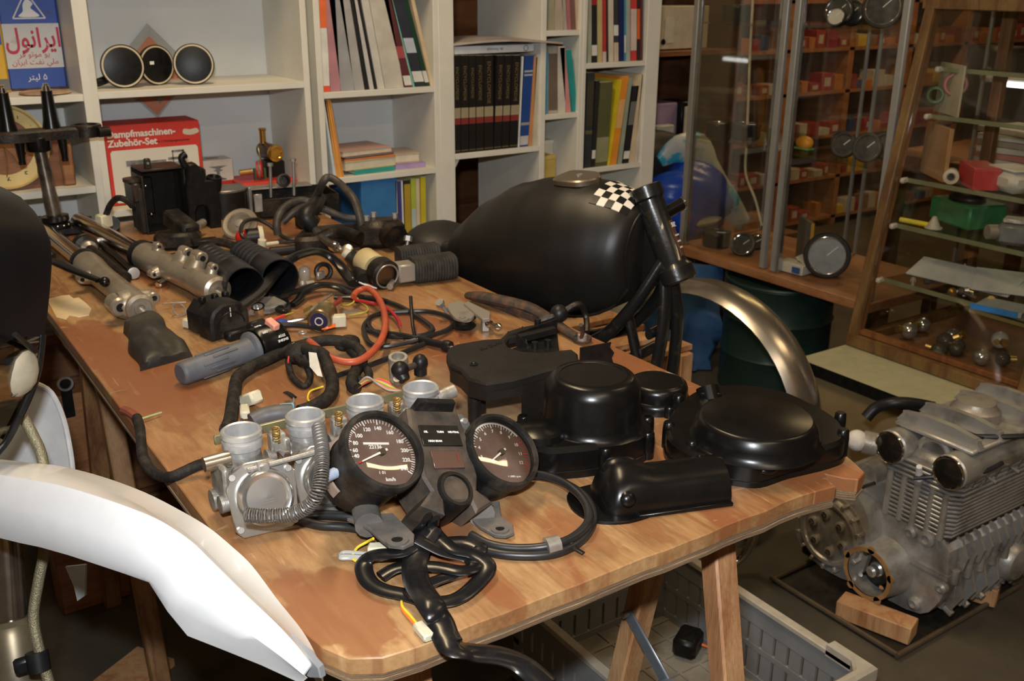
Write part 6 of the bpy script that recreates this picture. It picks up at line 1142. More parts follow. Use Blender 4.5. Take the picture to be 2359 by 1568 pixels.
# ================================================================== aluminium mudguards
m_mud = mat('bare_aluminium', (.50, .46, .40), .27, .92, c2=(.40, .36, .31), vs_=8, bump=.03, bs=300)
def mudguard(label, c, R_, w_, a0, a1, yaw, mm, hgt=.030):
    c = V(c); r = rotz(yaw); rings = []; N = 40
    for i in range(N+1):
        a = math.radians(a0+(a1-a0)*i/N); row_ = []
        for k in range(11):
            u = -1+2*k/10; rr = R_-hgt*(abs(u)**2.4); row_.append(c+r @ V((u*w_/2, math.cos(a)*rr, math.sin(a)*rr)))
        for k in range(10, -1, -1):
            u = -1+2*k/10; rr = R_-hgt*(abs(u)**2.4)-.003; row_.append(c+r @ V((u*(w_/2-.002), math.cos(a)*rr, math.sin(a)*rr)))
        rings.append(row_)
    return single('mudguard', MB().loft(rings), mm, label, 'mudguard', ang=50)
mudguard('large bare aluminium mudguard arching in front of the green drum', (1.93, 1.87, .215), .365, .125, -36, 216, .12, m_mud)
mudguard('smaller dull aluminium mudguard low behind the table edge', (1.735, 1.80, .02), .31, .12, 2, 178, .1, mat('dull_aluminium', (.30, .26, .18), .4, .85, var=.25, vs_=10))
# drum, sheets and bags
dr = thing('drum', 'dark green steel drum under the glass cabinet', 'drum', (2.62, 2.23, 0))
m_dr = mat('dark_green_enamel', (.012, .028, .022), .4, var=.2, vs_=9)
part('shell', MB().lathe((2.62, 2.23, 0), Zv, [(.185, .002), (.187, .01), (.185, .02), (.183, .13), (.188, .138), (.183, .146), (.183, .26), (.188, .268), (.183, .276), (.183, .380), (.187, .387), (.185, .395), (.178, .395), (.176, .385), (0, .385)], 40), m_dr, dr); part('lid_rim', MB().tor((2.62, 2.23, .393), Zv, .183, .006, 40, 8), m_dr, dr)
def blob(seed, c, r, scl, name, mm, label, cat, amp=.10, n=26, m_=18):
    g = random.Random(seed); ph = [(g.uniform(2, 6), g.uniform(2, 6), g.uniform(0, 6), g.uniform(.4, 1)) for _ in range(6)]; c = V(c); rings = []
    for i in range(m_+1):
        th = math.pi*i/m_; rr_ = []
        for j in range(n):
            f = 2*math.pi*j/n; d = V((max(math.sin(th), 1e-3)*math.cos(f), max(math.sin(th), 1e-3)*math.sin(f), -math.cos(th)))
            k = 1+amp*sum(w_*math.sin(a*d.x*1.7+b*d.z*1.5+p+a*d.y) for a, b, p, w_ in ph)/2
            rr_.append(c+V((d.x*scl[0], d.y*scl[1], d.z*scl[2]))*r*k)
        rings.append(rr_)
    mb = MB().loft(rings, False, False); return single(name, mb, mm, label, cat, ang=60)
m_bluebag = mat('blue_polythene', (.012, .05, .42), .3, c2=(.02, .09, .55), vs_=12, bump=.6, bs=25)
t = thing('side_bench', 'low brown bench carrying the bags beside the glass cabinet', 'bench', (2.85, 2.95, 0)); part('seat_board', MB().box((2.86, 2.95, .345), (.92, .40, .025), None, .002), m_wdark, t)
for x_ in (2.43, 3.28):
    for y_ in (2.78, 3.12): part('leg', MB().box((x_, y_, .1661), (.04, .04, .332), None, .002), m_wdark, t)
def bagat(px, py, y): return ay(px, py, y)
c_ = bagat(1575, 460, 2.92); blob(5, (2.80, 2.90, .364+.155), .155, (1.35, .85, 1.0), 'refuse_bag', m_bluebag, 'glossy blue plastic bag on the bench beside the glass cabinet', 'bag', .12)
c_ = bagat(1560, 395, 3.0); blob(8, (2.76, 3.06, .368+.20), .20, (1.3, .5, 1.08), 'holdall', mat('black_nylon', (.012, .012, .013), .6, bump=.4, bs=60), 'black cloth holdall behind the blue bag', 'bag', .08)
mb = MB(); ptsb = [bagat(*q) for q in ((1520, 372, 2.95), (1560, 345, 2.93), (1605, 345, 2.92), (1625, 385, 2.90), (1650, 430, 2.88), (1680, 470, 2.87), (1712, 515, 2.86))]
mb.tube(ptsb, [.02, .045, .055, .05, .05, .045, .03], 12, 5, (.55, 1.25))
single('shopping_bag', mb, mat('cyan_print_bag', (.05, .42, .58), .35, c2=(.60, .62, .58), vs_=10, lo=.44, hi=.50, bump=.4, bs=30), 'cyan and white printed plastic bag draped over the holdall', 'bag', ang=60)
mb = MB(); mb.tube([bagat(*q) for q in ((1545, 520, 2.84), (1590, 515, 2.82), (1640, 505, 2.80), (1665, 490, 2.80))], [.015, .03, .03, .012], 10, 5, (1.2, .6)); single('carrier_bag', mb, mat('yellow_print_bag', (.55, .50, .05), .4, c2=(.6, .6, .5), vs_=14), 'crumpled yellow and white carrier bag below the blue bag', 'bag', ang=60)
mb = MB(); rings = []
for i in range(10):
    z_ = .405-i*.044; rings.append([V((2.30+.02*math.sin(i*1.3+k)+.04*k, 2.57-.025*k+.02*math.sin(i+k*2.1), z_)) for k in range(7)]+[V((2.31+.02*math.sin(i*1.3+k)+.04*k, 2.60-.025*k+.02*math.sin(i+k*2.1), z_)) for k in range(6, -1, -1)])
single('blue_tarpaulin', mb.loft(rings), mat('blue_tarp', (.025, .07, .17), .45, c2=(.04, .10, .22), vs_=10, bump=.5, bs=20), 'hanging dark blue tarpaulin left of the green drum', 'tarpaulin', ang=60)
# ================================================================== engine
en = thing('engine', 'partly stripped four-cylinder aluminium motorcycle engine standing on the floor', 'engine', (1.97, 1.17, .02))
m_en = mat('engine_alloy', (.40, .385, .36), .38, .5, c2=(.14, .125, .105), vs_=11, lo=.46, hi=.74, bump=.18, bs=180); m_end = mat('grey_engine_paint', (.22, .22, .22), .4, .4, c2=(.085, .085, .085), vs_=12)
EX0, EX1 = 1.800, 2.165
prof = [(1.02, .075), (1.05, .040), (1.13, .030), (1.24, .045), (1.32, .075), (1.365, .13), (1.36, .20), (1.31, .245), (1.23, .262), (1.19, .235), (1.03, .235), (1.005, .19), (1.005, .12)]
part('crankcase', MB().prism((EX0, 0, 0), Y, Zv, smooth2(prof, 2), EX1-EX0, .012), m_en, en)
part('case_joint', MB().prism((EX0-.004, 0, 0), Y, Zv, [(1.0, .150), (1.37, .150), (1.37, .162), (1.0, .162)], EX1-EX0+.008, .001), m_en, en)
for k in range(8): b_ = V((EX0+.02+k*.047, .998, .156)); part('case_bolt', MB().cyl(b_+Zv*-.016, b_+Zv*.016, .009, n=10), m_en, en)
for k in range(7): part('case_rib', MB().box((EX0+.04+k*.05, 1.010, .10), (.006, .018, .09), None, .002), m_en, en)
# clutch side
cq = V((EX0, 1.272, .152)); part('clutch_case', MB().prism((EX0-.040, 0, 0), Y, Zv, smooth2([(1.19, .065), (1.26, .045), (1.34, .060), (1.385, .12), (1.39, .20), (1.345, .262), (1.27, .285), (1.20, .25), (1.17, .17)], 3), .045, .006), m_en, en)
cl2 = part('clutch_basket', MB().lathe(cq+V((-.036, 0, 0)), -X, [(.092, 0), (.092, .006), (.084, .008), (.083, .022), (.076, .026), (.069, .024), (.066, .019), (.034, .019), (.022, .024), (0, .024)], 40, Zv), m_steel, en)
for k in range(6): a = math.radians(60*k+15); o_ = cq+V((-.054, math.cos(a)*.045, math.sin(a)*.045)); part('spring_post', MB().lathe(o_, -X, [(.012, 0), (.012, .008), (.008, .010), (.007, .006), (0, .006)], 16), m_alud, cl2); part('clutch_bolt', MB().cyl(o_+V((-.006, 0, 0)), o_+V((-.014, 0, 0)), .0055, n=6), m_chrome, cl2)
for k in range(16): a = math.radians(22.5*k); part('basket_tooth', MB().box(cq+V((-.050, math.cos(a)*.087, math.sin(a)*.087)), (.026, .012, .008), M.Rotation(a, 3, 'X'), .001), m_alud, cl2)
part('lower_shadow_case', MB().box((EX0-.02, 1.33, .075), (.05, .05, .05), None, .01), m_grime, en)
# generator opening
gq = V((EX0, 1.150, .112)); part('generator_case', MB().lathe(gq, -X, [(.075, -.02), (.068, .01), (.063, .05), (.061, .064), (.052, .064), (.050, .02), (0, .018)], 40, Zv), m_en, en)
part('gasket', MB().lathe(gq+V((-.064, 0, 0)), -X, [(.052, 0), (.062, 0), (.062, .003), (.052, .003)], 40, Zv, False), mat('brown_gasket', (.30, .16, .06), .6, var=.2), en)
for k in range(5): a = math.radians(72*k+20); part('gasket_ear', MB().cyl(gq+V((-.064, math.cos(a)*.061, math.sin(a)*.061)), gq+V((-.067, math.cos(a)*.061, math.sin(a)*.061)), .009, n=12), MATS['brown_gasket'], en)
part('rotor_well', MB().lathe(gq+V((-.022, 0, 0)), -X, [(.049, 0), (.030, .004), (.016, .006), (0, .006)], 30, Zv), m_grime, en); part('crank_end', MB().lathe(gq+V((-.022, 0, 0)), -X, [(.017, 0), (.017, .012), (.013, .016), (.013, .030), (.008, .034), (0, .034)], 20, Zv), mat('bright_shaft', (.62, .60, .55), .3, .8), en)
for k in range(4): a = math.radians(90*k+50); part('case_bolt', MB().cyl(gq+V((-.03, math.cos(a)*.040, math.sin(a)*.040)), gq+V((-.044, math.cos(a)*.040, math.sin(a)*.040)), .006, n=8), m_chrome, en)
# cylinders with fins, tipped a little forward
def fin(y0, y1, z_, x0, x1, th, name, rr=.02):
    o_ = [(x0+rr, y0), (x1-rr, y0), (x1, y0+rr), (x1, y1-rr), (x1-rr, y1), (x0+rr, y1), (x0, y1-rr), (x0, y0+rr)]
    part(name, MB().prism((0, 0, z_), X, Y, o_, th, th*.25), m_en, en)
part('cylinder_block', MB().box((1.985, 1.105, .29), (.335, .13, .12), None, .012), m_end, en)
for k in range(10): sh = -.0015*k; fin(1.018+sh, 1.192+sh, .240+k*.0105, 1.798, 2.172, .0048, 'cooling_fin')
part('head_casting', MB().box((1.985, 1.095, .375), (.345, .165, .055), None, .012), m_en, en)
for k in range(4): fin(1.004, 1.196, .347+k*.0115, 1.792, 2.178, .005, 'head_fin')
for yc_ in (1.172, 1.030):
    cam_ = part('cam_housing', MB().lathe((1.785, yc_, .400), X, [(.034, 0), (.038, .004), (.038, .06), (.036, .065), (.036, .37), (.030, .375)], 30, Zv).box((1.985, yc_, .388), (.36, .05, .04), None, .008), m_en, en)
    part('cam_end_cap', MB().lathe((1.785, yc_, .400), -X, [(.033, 0), (.033, .004), (.028, .007), (0, .0085)], 28, Zv), mat('dark_chrome', (.10, .09, .08), .15, .9), cam_)
    part('cam_end_ring', MB().tor((1.782, yc_, .400), X, .0335, .0035, 28, 8), m_chrome, cam_)
part('cover_plate', MB().box((1.985, 1.10, .442), (.33, .19, .012), None, .004), m_en, en)
for x_ in (1.835, 1.915, 2.045, 2.125):
    part('cover_bridge', MB().prism((x_, 1.10, .446), Y, Zv, [(-.10, 0), (-.085, .022), (-.03, .030), (.03, .030), (.085, .022), (.10, 0)], .020, .004), m_en, en)
part('breather_cover', MB().lathe((1.985, 1.11, .448), Zv, [(.055, 0), (.052, .020), (.044, .026), (.040, .038), (.018, .040), (0, .041)], 24), m_alud, en)
part('cam_chain', MB().tor((1.84, 1.10, .40), X, .035, .010, 24, 8), m_steel, en); part('cam_sprocket', MB().lathe((1.845, 1.10, .395), -X, [(.030, 0), (.040, .004), (.040, .012), (.012, .014), (0, .014)], 24, Zv), mat('bright_engine_steel', (.45, .46, .47), .25, .9), en)
for yy, xx in ((1.095, 1.789), (1.085, 1.79)): pass
part('spark_plug', MB().cyl((1.792, 1.098, .352), (1.772, 1.090, .392), .0085, .006, 12), mat('plug_porcelain', (.66, .66, .64), .3), en); part('plug_hex', MB().cyl((1.796, 1.100, .344), (1.790, 1.097, .356), .012, n=6), m_steel, en)
part('ignition_lead', MB().tube([V((1.774, 1.10, .36)), V((1.80, 1.06, .375)), V((1.85, 1.0, .395)), V((1.9, .985, .41))], .005, 8, 5), m_cab, en)
part('rod', MB().tube([V((1.86, 1.09, .44)), V((1.95, .98, .46)), V((2.02, .96, .47))], .006, 8, 4), m_cab, en)
hs_ = [ax(1995, 962, 1.86), ax(2020, 938, 1.88), ax(2065, 927, 1.90), ax(2110, 930, 1.94), ax(2150, 938, 1.98)]; part('breather_hose', MB().tube(hs_, .0135, 12, 5), m_rubber, en); part('breather_union', MB().cyl(hs_[-1], hs_[-1]+V((.03, -.01, -.03)), .010, n=12), m_steel, en)
part('intake_stub', MB().lathe((1.80, 1.215, .385), V((-.6, .8, .1)), [(.026, 0), (.026, .03), (.020, .034), (.018, .06)], 20), m_alud, en); part('cloth_wad', MB().sph((1.768, 1.245, .392), .024, scl=(1, 1, 1)), mat('white_rag', (.62, .58, .52), .8, bump=.6, bs=60), en)
for k in range(7): part('sump_rib', MB().prism((1.84+k*.045, .0, 0), Y, Zv, [(1.0, .15), (.984, .10), (1.01, .05), (1.05, .05), (1.03, .15)], .008, .002), m_en, en)
for k in range(4): x_ = 1.86+k*.085; part('exhaust_port', MB().lathe((x_, 1.02, .372), V((0, -1, -.25)), [(.030, 0), (.028, .018), (.020, .018), (.018, .006), (0, .006)], 20), m_end, en); part('port_stud', MB().cyl((x_+.032, 1.01, .372), (x_+.032, .985, .366), .004, n=8), m_steel, en)
part('starter_motor', MB().cyl((1.86, 1.275, .262), (2.10, 1.275, .262), .032, n=22), m_alud, en); part('oil_filter_case', MB().lathe((2.05, 1.01, .115), -Y, [(.048, 0), (.046, .02), (.038, .03), (.016, .034), (0, .034)], 26, Zv), m_en, en)
part('gearbox_top', MB().box((1.95, 1.335, .235), (.24, .05, .03), None, .008), m_alud, en)
part('loose_lead', MB().tube([ax(1890, 1120, 1.76), ax(1888, 1180, 1.755), ax(1898, 1240, 1.752), ax(1888, 1285, 1.755)], .005, 8, 5), m_cab, en)
for k in range(9): part('crankcase_fin', MB().prism((1.835+k*.030, 0, 0), Y, Zv, [(.992, .165), (.985, .200), (1.005, .236), (1.03, .240), (1.03, .165)], .010, .003), m_en, en)
for k in range(6): part('case_bolt', MB().cyl((1.84+k*.058, 1.02, .060), (1.84+k*.058, 1.000, .052), .008, n=8), m_alud, en)
for y_, z_, r_ in ((1.06, .225, .020), (1.10, .222, .016), (1.215, .215, .018), (1.065, .060, .017), (1.235, .060, .016), (1.01, .13, .014)): part('case_boss', MB().lathe((EX0+.004, y_, z_), -X, [(r_, 0), (r_*.9, .012), (r_*.5, .016), (r_*.45, .010), (0, .010)], 16, Zv), m_en, en)
for k in range(5): part('cylinder_stud', MB().cyl((1.800+.003*(k % 2), 1.035+k*.034, .235), (1.800+.003*(k % 2), 1.035+k*.034, .345), .0075, n=10), m_alud, en)
part('head_shade_strip', MB().box((1.985, 1.10, .338), (.352, .170, .010)), m_grime, en); part('base_shade_strip', MB().box((1.985, 1.10, .2365), (.350, .165, .008)), m_grime, en)  # dark strips standing in for shade between cylinders, head and crankcase
for x_ in (1.835, 1.915, 2.045, 2.125):
    for y_ in (1.015, 1.185): part('cover_bolt', MB().cyl((x_+.010, y_, .448), (x_+.010, y_, .466), .0085, n=6), m_alud, en)
for x_ in (1.875, 2.085): part('cover_recess', MB().box((x_, 1.10, .4495), (.045, .14, .004), None, .001), m_grime, en)
for k in range(3): part('intake_flange', MB().lathe((1.88+k*.095, 1.20, .372), V((0, 1, .15)), [(.034, 0), (.032, .020), (.026, .024), (.022, .010)], 20), m_alud, en)
part('side_wiring', MB().tube([V((1.79, 1.20, .30)), V((1.775, 1.23, .27)), V((1.77, 1.22, .22)), V((1.765, 1.20, .20))], .004, 8, 5), m_cab, en)
tr = thing('drip_tray', 'shallow dark drip tray under the engine', 'tray', (1.9, 1.18, 0))
m_tr = mat('oily_tray', (.03, .026, .02), .4, .3, var=.3); part('tray_floor', MB().box((1.90, 1.185, .003), (.46, .34, .004)), m_tr, tr)
for c_, d_ in (((1.67, 1.185), (.010, .35)), ((2.13, 1.185), (.010, .35)), ((1.90, 1.012), (.47, .010)), ((1.90, 1.358), (.47, .010))): part('tray_rim', MB().tube([V((c_[0]-d_[0]/2, c_[1]-d_[1]/2, .012)) if d_[0] > d_[1] else V((c_[0], c_[1]-d_[1]/2, .012)), V((c_[0]+d_[0]/2, c_[1], .012)) if d_[0] > d_[1] else V((c_[0], c_[1]+d_[1]/2, .012))], .006, 8, 1), mat('tray_edge', (.12, .09, .06), .4, .4), tr)
A, B = az(1935, 1390, .03), az(2105, 1455, .03); d = (B-A).normalized(); single('wood_block', MB().box((A+B)/2, ((B-A).length, .052, .042), basis(d, Zv.cross(d), Zv), .002), m_pine, 'long pine block wedged under the near side of the engine', 'wood block')
A, B = az(2200, 1340, .03), az(2300, 1370, .03); d = (B-A).normalized(); single('wood_block', MB().box((A+B)/2, ((B-A).length, .05, .045), basis(d, Zv.cross(d), Zv), .002), m_pine, 'short pine block at the right end of the engine', 'wood block')
t = thing('exhaust_pipe', 'bent chrome pipe standing between the table and the engine', 'pipe', (1.45, 1.5, 0)); part('tube', MB().tube([az(1742, 1100, .30), az(1742, 1180, .22), az(1735, 1240, .12), az(1705, 1285, .05), az(1640, 1330, .02)], .011, 12, 5), m_chrome, t)
# ================================================================== plastic crate with odd parts
cr = thing('plastic_crate', 'grey slotted plastic crate with raised corners on the floor under the table edge', 'crate', (1.165, 1.10, 0))
m_cr = mat('grey_crate_plastic', (.25, .255, .26), .5, c2=(.18, .18, .18), vs_=6, bump=.1, bs=100); m_crd = mat('dusty_crate_floor', (.30, .27, .22), .8, c2=(.18, .16, .13), vs_=10)
CX0, CX1, CY0, CY1, CH = .965, 1.350, .865, 1.415, .20
def slot_wall(a, b, n):
    a, b = V(a), V(b); d = (b-a).normalized(); nrm = Zv.cross(d); ln = (b-a).length; R3 = basis(d, nrm, Zv)
    part('wall_rail', MB().box((a+b)/2+Zv*.017, (ln, .008, .034), R3, .001), m_cr, cr); part('wall_rail', MB().box((a+b)/2+Zv*(CH-.033), (ln, .008, .042), R3, .001), m_cr, cr); part('wall_rail', MB().box((a+b)/2+Zv*.095, (ln, .007, .014), R3, .001), m_cr, cr)
    part('rim', MB().box((a+b)/2+Zv*(CH-.006), (ln+.008, .020, .012), R3, .002), mat('worn_crate_rim', (.42, .38, .31), .6, var=.1), cr)
    p_ = ln/n
    for k in range(n): part('wall_bar', MB().box(a+d*(p_*(k+.5))+Zv*.09, (p_-.007, .006, .14), R3, .0), m_cr, cr)
slot_wall((CX1, CY0, 0), (CX1, CY1, 0), 16); slot_wall((CX0, CY0, 0), (CX0, CY1, 0), 16); slot_wall((CX0, CY1, 0), (CX1, CY1, 0), 10); slot_wall((CX0, CY0, 0), (CX1, CY0, 0), 10)
for x_ in (CX0, CX1):
    for y_ in (CY0, CY1):
        sx = -1 if x_ > 1.2 else 1; sy = -1 if y_ > 1.1 else 1
        part('raised_corner', MB().prism((x_, y_, CH-.014), X, Y, ccw([(-.011*sx, -.011*sy), (.085*sx, -.011*sy), (.085*sx, .010*sy), (.03*sx, .010*sy), (.010*sx, .03*sy), (.010*sx, .085*sy), (-.011*sx, .085*sy)]), .030, .006), MATS['worn_crate_rim'], cr)
        part('corner_pillar', MB().box((x_+.014*sx, y_+.014*sy, CH/2-.01), (.035, .035, CH-.02), None, .008), m_cr, cr)
part('crate_floor', MB().box(((CX0+CX1)/2, (CY0+CY1)/2, .012), (CX1-CX0, CY1-CY0, .008)), m_crd, cr)
for k in range(1, 7): part('floor_rib', MB().box((CX0+k*(CX1-CX0)/7, (CY0+CY1)/2, .017), (.006, CY1-CY0, .004)), m_crd, cr)
for k in range(1, 11): part('floor_rib', MB().box(((CX0+CX1)/2, CY0+k*(CY1-CY0)/11, .0172), (CX1-CX0, .006, .004)), m_crd, cr)
t = thing('relay_block', 'black plastic relay block lying in the grey crate', 'relay', (1.2, 1.2, .02)); q = az(1585, 1480, .04); part('case', MB().box((q.x, q.y, .042), (.07, .05, .044), rotz(.5), .008), m_blackplas, t); part('lead', MB().tube([q+V((.02, -.02, 0)), q+V((.05, -.05, -.01)), q+V((.08, -.06, .0))], .003, 6, 5), wl, t)
t = thing('drive_chain', 'oily roller chain hanging in the crate behind the trestle', 'chain', (1.2, 1.3, .02)); 
for k in range(10): q = az(1500-2*k, 1405+9*k, .12-.011*k); part('link', MB().box(q, (.010, .012, .016), rotz(.8*(k % 2)), .003), m_grime, t)
t = thing('cable_coil', 'coil of black cable at the bottom of the crate', 'cable', (1.25, 1.05, .02)); part('loop', MB().tor((1.27, .98, .03), V((.1, .1, 1)), .055, .009, 28, 8), m_cab, t); part('loop', MB().tor((1.265, .985, .046), V((-.1, .1, 1)), .048, .008, 28, 8), m_cab, t)
single('bolt_tin', MB().lathe((1.22, .93, .0195), Zv, [(.030, 0), (.031, .002), (.031, .03), (.029, .032), (.027, .030), (.027, .006), (0, .006)], 22), m_rust, 'rusty round tin lid in the crate', 'tin')
# ================================================================== motorcycle at the near left: fender, fairing, fork
S_, E_ = V((-.02, 1.45, 0)), V((.25, .72, 0)); fd = (E_-S_).normalized(); fn = V((-.938, -.347, 0))
def apl(px, py, off):
    r = ray(px, py); p0 = S_+fn*off; return CAM+r*((p0-CAM).dot(fn)/r.dot(fn))
mo = thing('motorcycle', 'motorcycle front with a glossy white fender and black fairing at the near left', 'motorcycle', (.08, 1.25, 0))
Tt = [(-60, 1052), (0, 1058), (70, 1067), (162, 1091), (260, 1128), (348, 1174), (408, 1211), (464, 1258), (511, 1304), (580, 1374), (650, 1439), (696, 1490), (724, 1527)]
Ft = [(-60, 1085), (0, 1093), (60, 1103), (139, 1118), (225, 1143), (310, 1173), (375, 1202), (440, 1246), (490, 1294), (562, 1365), (634, 1433), (684, 1487), (716, 1530)]
Ct = [(-60, 1195), (0, 1207), (45, 1220), (93, 1235), (160, 1257), (232, 1281), (290, 1306), (345, 1337), (392, 1385), (452, 1428), (545, 1472), (630, 1516), (705, 1560)]
Bt = [(-60, 1225), (0, 1239), (45, 1250), (93, 1260), (160, 1279), (230, 1302), (290, 1322), (343, 1341), (386, 1408), (432, 1464), (511, 1495), (603, 1532), (690, 1572)]
rings = []
for i in range(len(Tt)):
    k = min(1, i/9); wn = .05*(1-.75*max(0, (i-8)/4)); 
    b, c_, f, t_ = apl(*Bt[i], wn*.99), apl(*Ct[i], wn*1.04), apl(*Ft[i], wn*.62), apl(*Tt[i], -wn*.35)
    m1 = (c_*.5+f*.5)-fn*-.006; t2 = t_-fn*wn*.7-Zv*.018; b2 = t_-fn*wn*.95-Zv*.07
    out = [b, c_, m1, f, f*.5+t_*.5+Zv*.003, t_, t2, b2]; cen = sum(out, V())/8
    rings.append(out+[p+(cen-p).normalized()*.0035 for p in out[::-1]])
rr2 = []
for i in range(len(rings[0])):
    rr2.append(spline([r[i] for r in rings], 4) if i not in (0, 15) else [rings[a_][i].lerp(rings[a_+1][i], b_/4) for a_ in range(len(rings)-1) for b_ in range(4)]+[rings[-1][i]])
part('front_fender', MB().loft([[rr2[j][i] for j in range(len(rr2))] for i in range(len(rr2[0]))]), mat('white_gloss_plastic', (.80, .81, .82), .28, var=.02, coat=.3), mo, 'glossy white front fender', 32)
q = apl(742, 1537, .0); part('fender_bracket', MB().prism(q, fd, Zv, [(-.035, -.01), (-.01, -.012), (.004, -.006), (.002, .004), (-.012, .012), (-.035, .02)], .006, .001), mat('grey_plastic_panel', (.19, .20, .21), .5, c2=(.27, .27, .28), vs_=15), mo)
# fork, hose
def dpt(lst, d): return [ad(px, py, d if len(q_) < 1 else d) for (px, py), q_ in ((l, ()) for l in lst)]
part('fork_tube', MB().tube([ad(5, 1180, 1.22), ad(14, 1260, 1.22), ad(26, 1440, 1.22)], .0185, 18, 2), mat('dark_fork_chrome', (.30, .28, .25), .18, .95, var=.2), mo)
part('fork_slider', MB().lathe(ad(22, 1425, 1.22), ad(60, 1700, 1.22)-ad(22, 1425, 1.22), [(.024, 0), (.029, .006), (.029, .016), (.031, .020), (.031, .10), (.033, .30)], 24), mat('blackened_alloy', (.09, .08, .065), .4, .6, c2=(.24, .19, .11), vs_=9), mo)
part('brake_hose', MB().tube(dpt([(53, 960), (77, 1004), (97, 1054), (106, 1150), (102, 1264), (89, 1336), (77, 1419), (89, 1491), (114, 1575)], 1.16), .0062, 10, 6), mat('braided_hose', (.24, .21, .13), .4, .4, bump=.8, bs=500), mo)
part('hose_clamp', MB().cyl(ad(84, 1500, 1.16), ad(92, 1545, 1.16), .0125, n=16).box(ad(62, 1528, 1.165), (.028, .012, .018), None, .003), m_rubber, mo)
def sheet(pts, d, th, ds=None):
    p = [ad(px, py, d+(ds[i] if ds else 0)) for i, (px, py) in enumerate(pts)]; return MB().loft([p, [v+FW*th for v in p]])
mgp = MATS['grey_plastic_panel']
part('inner_panel', sheet([(-40, 1100), (50, 1090), (168, 1092), (162, 1040), (146, 965), (118, 905), (78, 882), (-40, 900)], 1.34, .006, [0, 0, .05, .05, .05, .04, .02, 0]), mgp, mo); part('panel_edge', MB().tube([ad(78, 882, 1.36), ad(118, 905, 1.38), ad(146, 965, 1.39), ad(162, 1040, 1.39), ad(168, 1092, 1.39)], .004, 8, 4), mat('pale_panel_edge', (.40, .40, .41), .4), mo)
part('lower_panel', sheet([(150, 1305), (170, 1350), (178, 1384), (195, 1372), (197, 1300)], 1.40, .006), mgp, mo)
# fairing: black upper shell and clear lamp cover
fst = [(400, -70), (432, 5), (452, 42), (485, 74), (520, 97), (555, 111), (600, 114), (650, 111), (720, 104), (790, 94), (840, 84)]
def shell(st, d0, lx, bulge):
    rings = []
    for y, xr in st:
        r = []
        for k in range(9):
            u = k/8; px = xr+(lx-xr)*u; r.append(ad(px, y+(u*u)*18, d0-.16*math.sin(min(1, u*1.15)*math.pi/2)*bulge))
        rings.append(r+[p+FW*.006 for p in r[::-1]])
    return MB().loft(rings)
part('fairing', shell(fst, 1.12, -260, 1), mat('black_fairing', (.005, .005, .0055), .36, spec=.3, var=.2, vs_=6), mo, 'black front fairing shell', 60)
lst_ = [(775, 92), (800, 90), (850, 80), (900, 64), (960, 38), (1020, 6), (1060, -30)]
part('lamp_reflector', MB().lathe(ad(6, 872, 1.12), ad(6, 872, 1.12)-ad(-40, 800, 1.02), [(.034, -.03), (.030, .0), (.016, .015), (0, .018)], 24), mat('reflector_silver', (.16, .14, .11), .3, .6), mo); part('lamp_bulb_shield', MB().sph(ad(22, 850, 1.10), .030, scl=(1, 1, 1.1)), mat('yellowed_shield', (.34, .30, .22), .5), mo)
part('lamp_cover', shell(lst_, 1.115, -260, .95), glassmat('lamp_polycarbonate', (.80, .75, .66), .16), mo, 'clear headlamp cover', 60)
part('cover_trim', MB().tube([ad(34, 770, 1.045), ad(58, 790, 1.075), ad(80, 808, 1.10)], .003, 8, 3), m_blackplas, mo); part('lamp_bezel', MB().tube([ad(94, 770, 1.122), ad(84, 850, 1.122), ad(66, 905, 1.122), ad(38, 965, 1.122), ad(4, 1025, 1.122), ad(-60, 1095, 1.10)], .006, 8, 4), m_blackplas, mo)
part('front_wheel', MB().tor((-.02, 1.28, .30), V((.94, .34, 0)), .255, .045, 40, 12), m_rubber, mo); part('wheel_hub', MB().cyl((-.06, 1.265, .30), (.02, 1.295, .30), .05, n=20), m_alud, mo)
for k in range(5):
    a = math.radians(72*k); u = V((.34, -.94, 0))*math.cos(a)+Zv*math.sin(a); part('wheel_spoke', MB().tube([V((-.02, 1.28, .30))+u*.04, V((-.02, 1.28, .30))+u*.23], .014, 8, 1), m_alud, mo)
part('fork_lower', MB().cyl(ad(60, 1700, 1.22), V((-.07, 1.26, .30)), .028, n=16), MATS['blackened_alloy'], mo)
# wooden chest under the far end of the table
ch = thing('wooden_chest', 'old brown wooden chest with drawers and a metal latch under the table', 'chest', (.62, 2.36, 0))
m_ch = woodmat('chest_wood', (.27, .14, .06), (.22, .10, .045), (.16, .07, .03), (3, 20, 20)); CYf = 2.26
part('carcass', MB().box((.62, 2.40, .30), (.72, .26, .60), None, .004), m_ch, ch)
for k in range(3):
    dwr = part('drawer_front', MB().box((.62, CYf+.004, .11+k*.165), (.66, .02, .145), None, .004), m_ch, ch); part('drawer_pull', MB().box((.62, CYf-.012, .11+k*.165), (.12, .014, .02), None, .005), m_wdark, dwr)
part('top_board', MB().box((.62, 2.39, .612), (.76, .30, .022), None, .003), m_ch, ch)
t = thing('tool_case', 'brown wooden case with a dark metal latch beside the rear trestle', 'case', (.33, 2.17, 0)); qx = ay(140, 915, 2.14)
part('case_body', MB().box((qx.x+.01, 2.185, .26), (.15, .09, .52), None, .004), m_owood, t); part('latch_plate', MB().box((qx.x+.012, 2.137, qx.z-.005), (.022, .006, .085), None, .002), m_blackplas, t); part('latch_loop', MB().tor((qx.x+.012, 2.134, qx.z+.03), Y, .014, .003, 20, 6), m_steel, t)
single('scrap_board', MB().box(az(295, 1562, .01), (.16, .10, .018), rotz(.55), .001), m_pine, 'piece of scrap board on the floor at the bottom left', 'board')
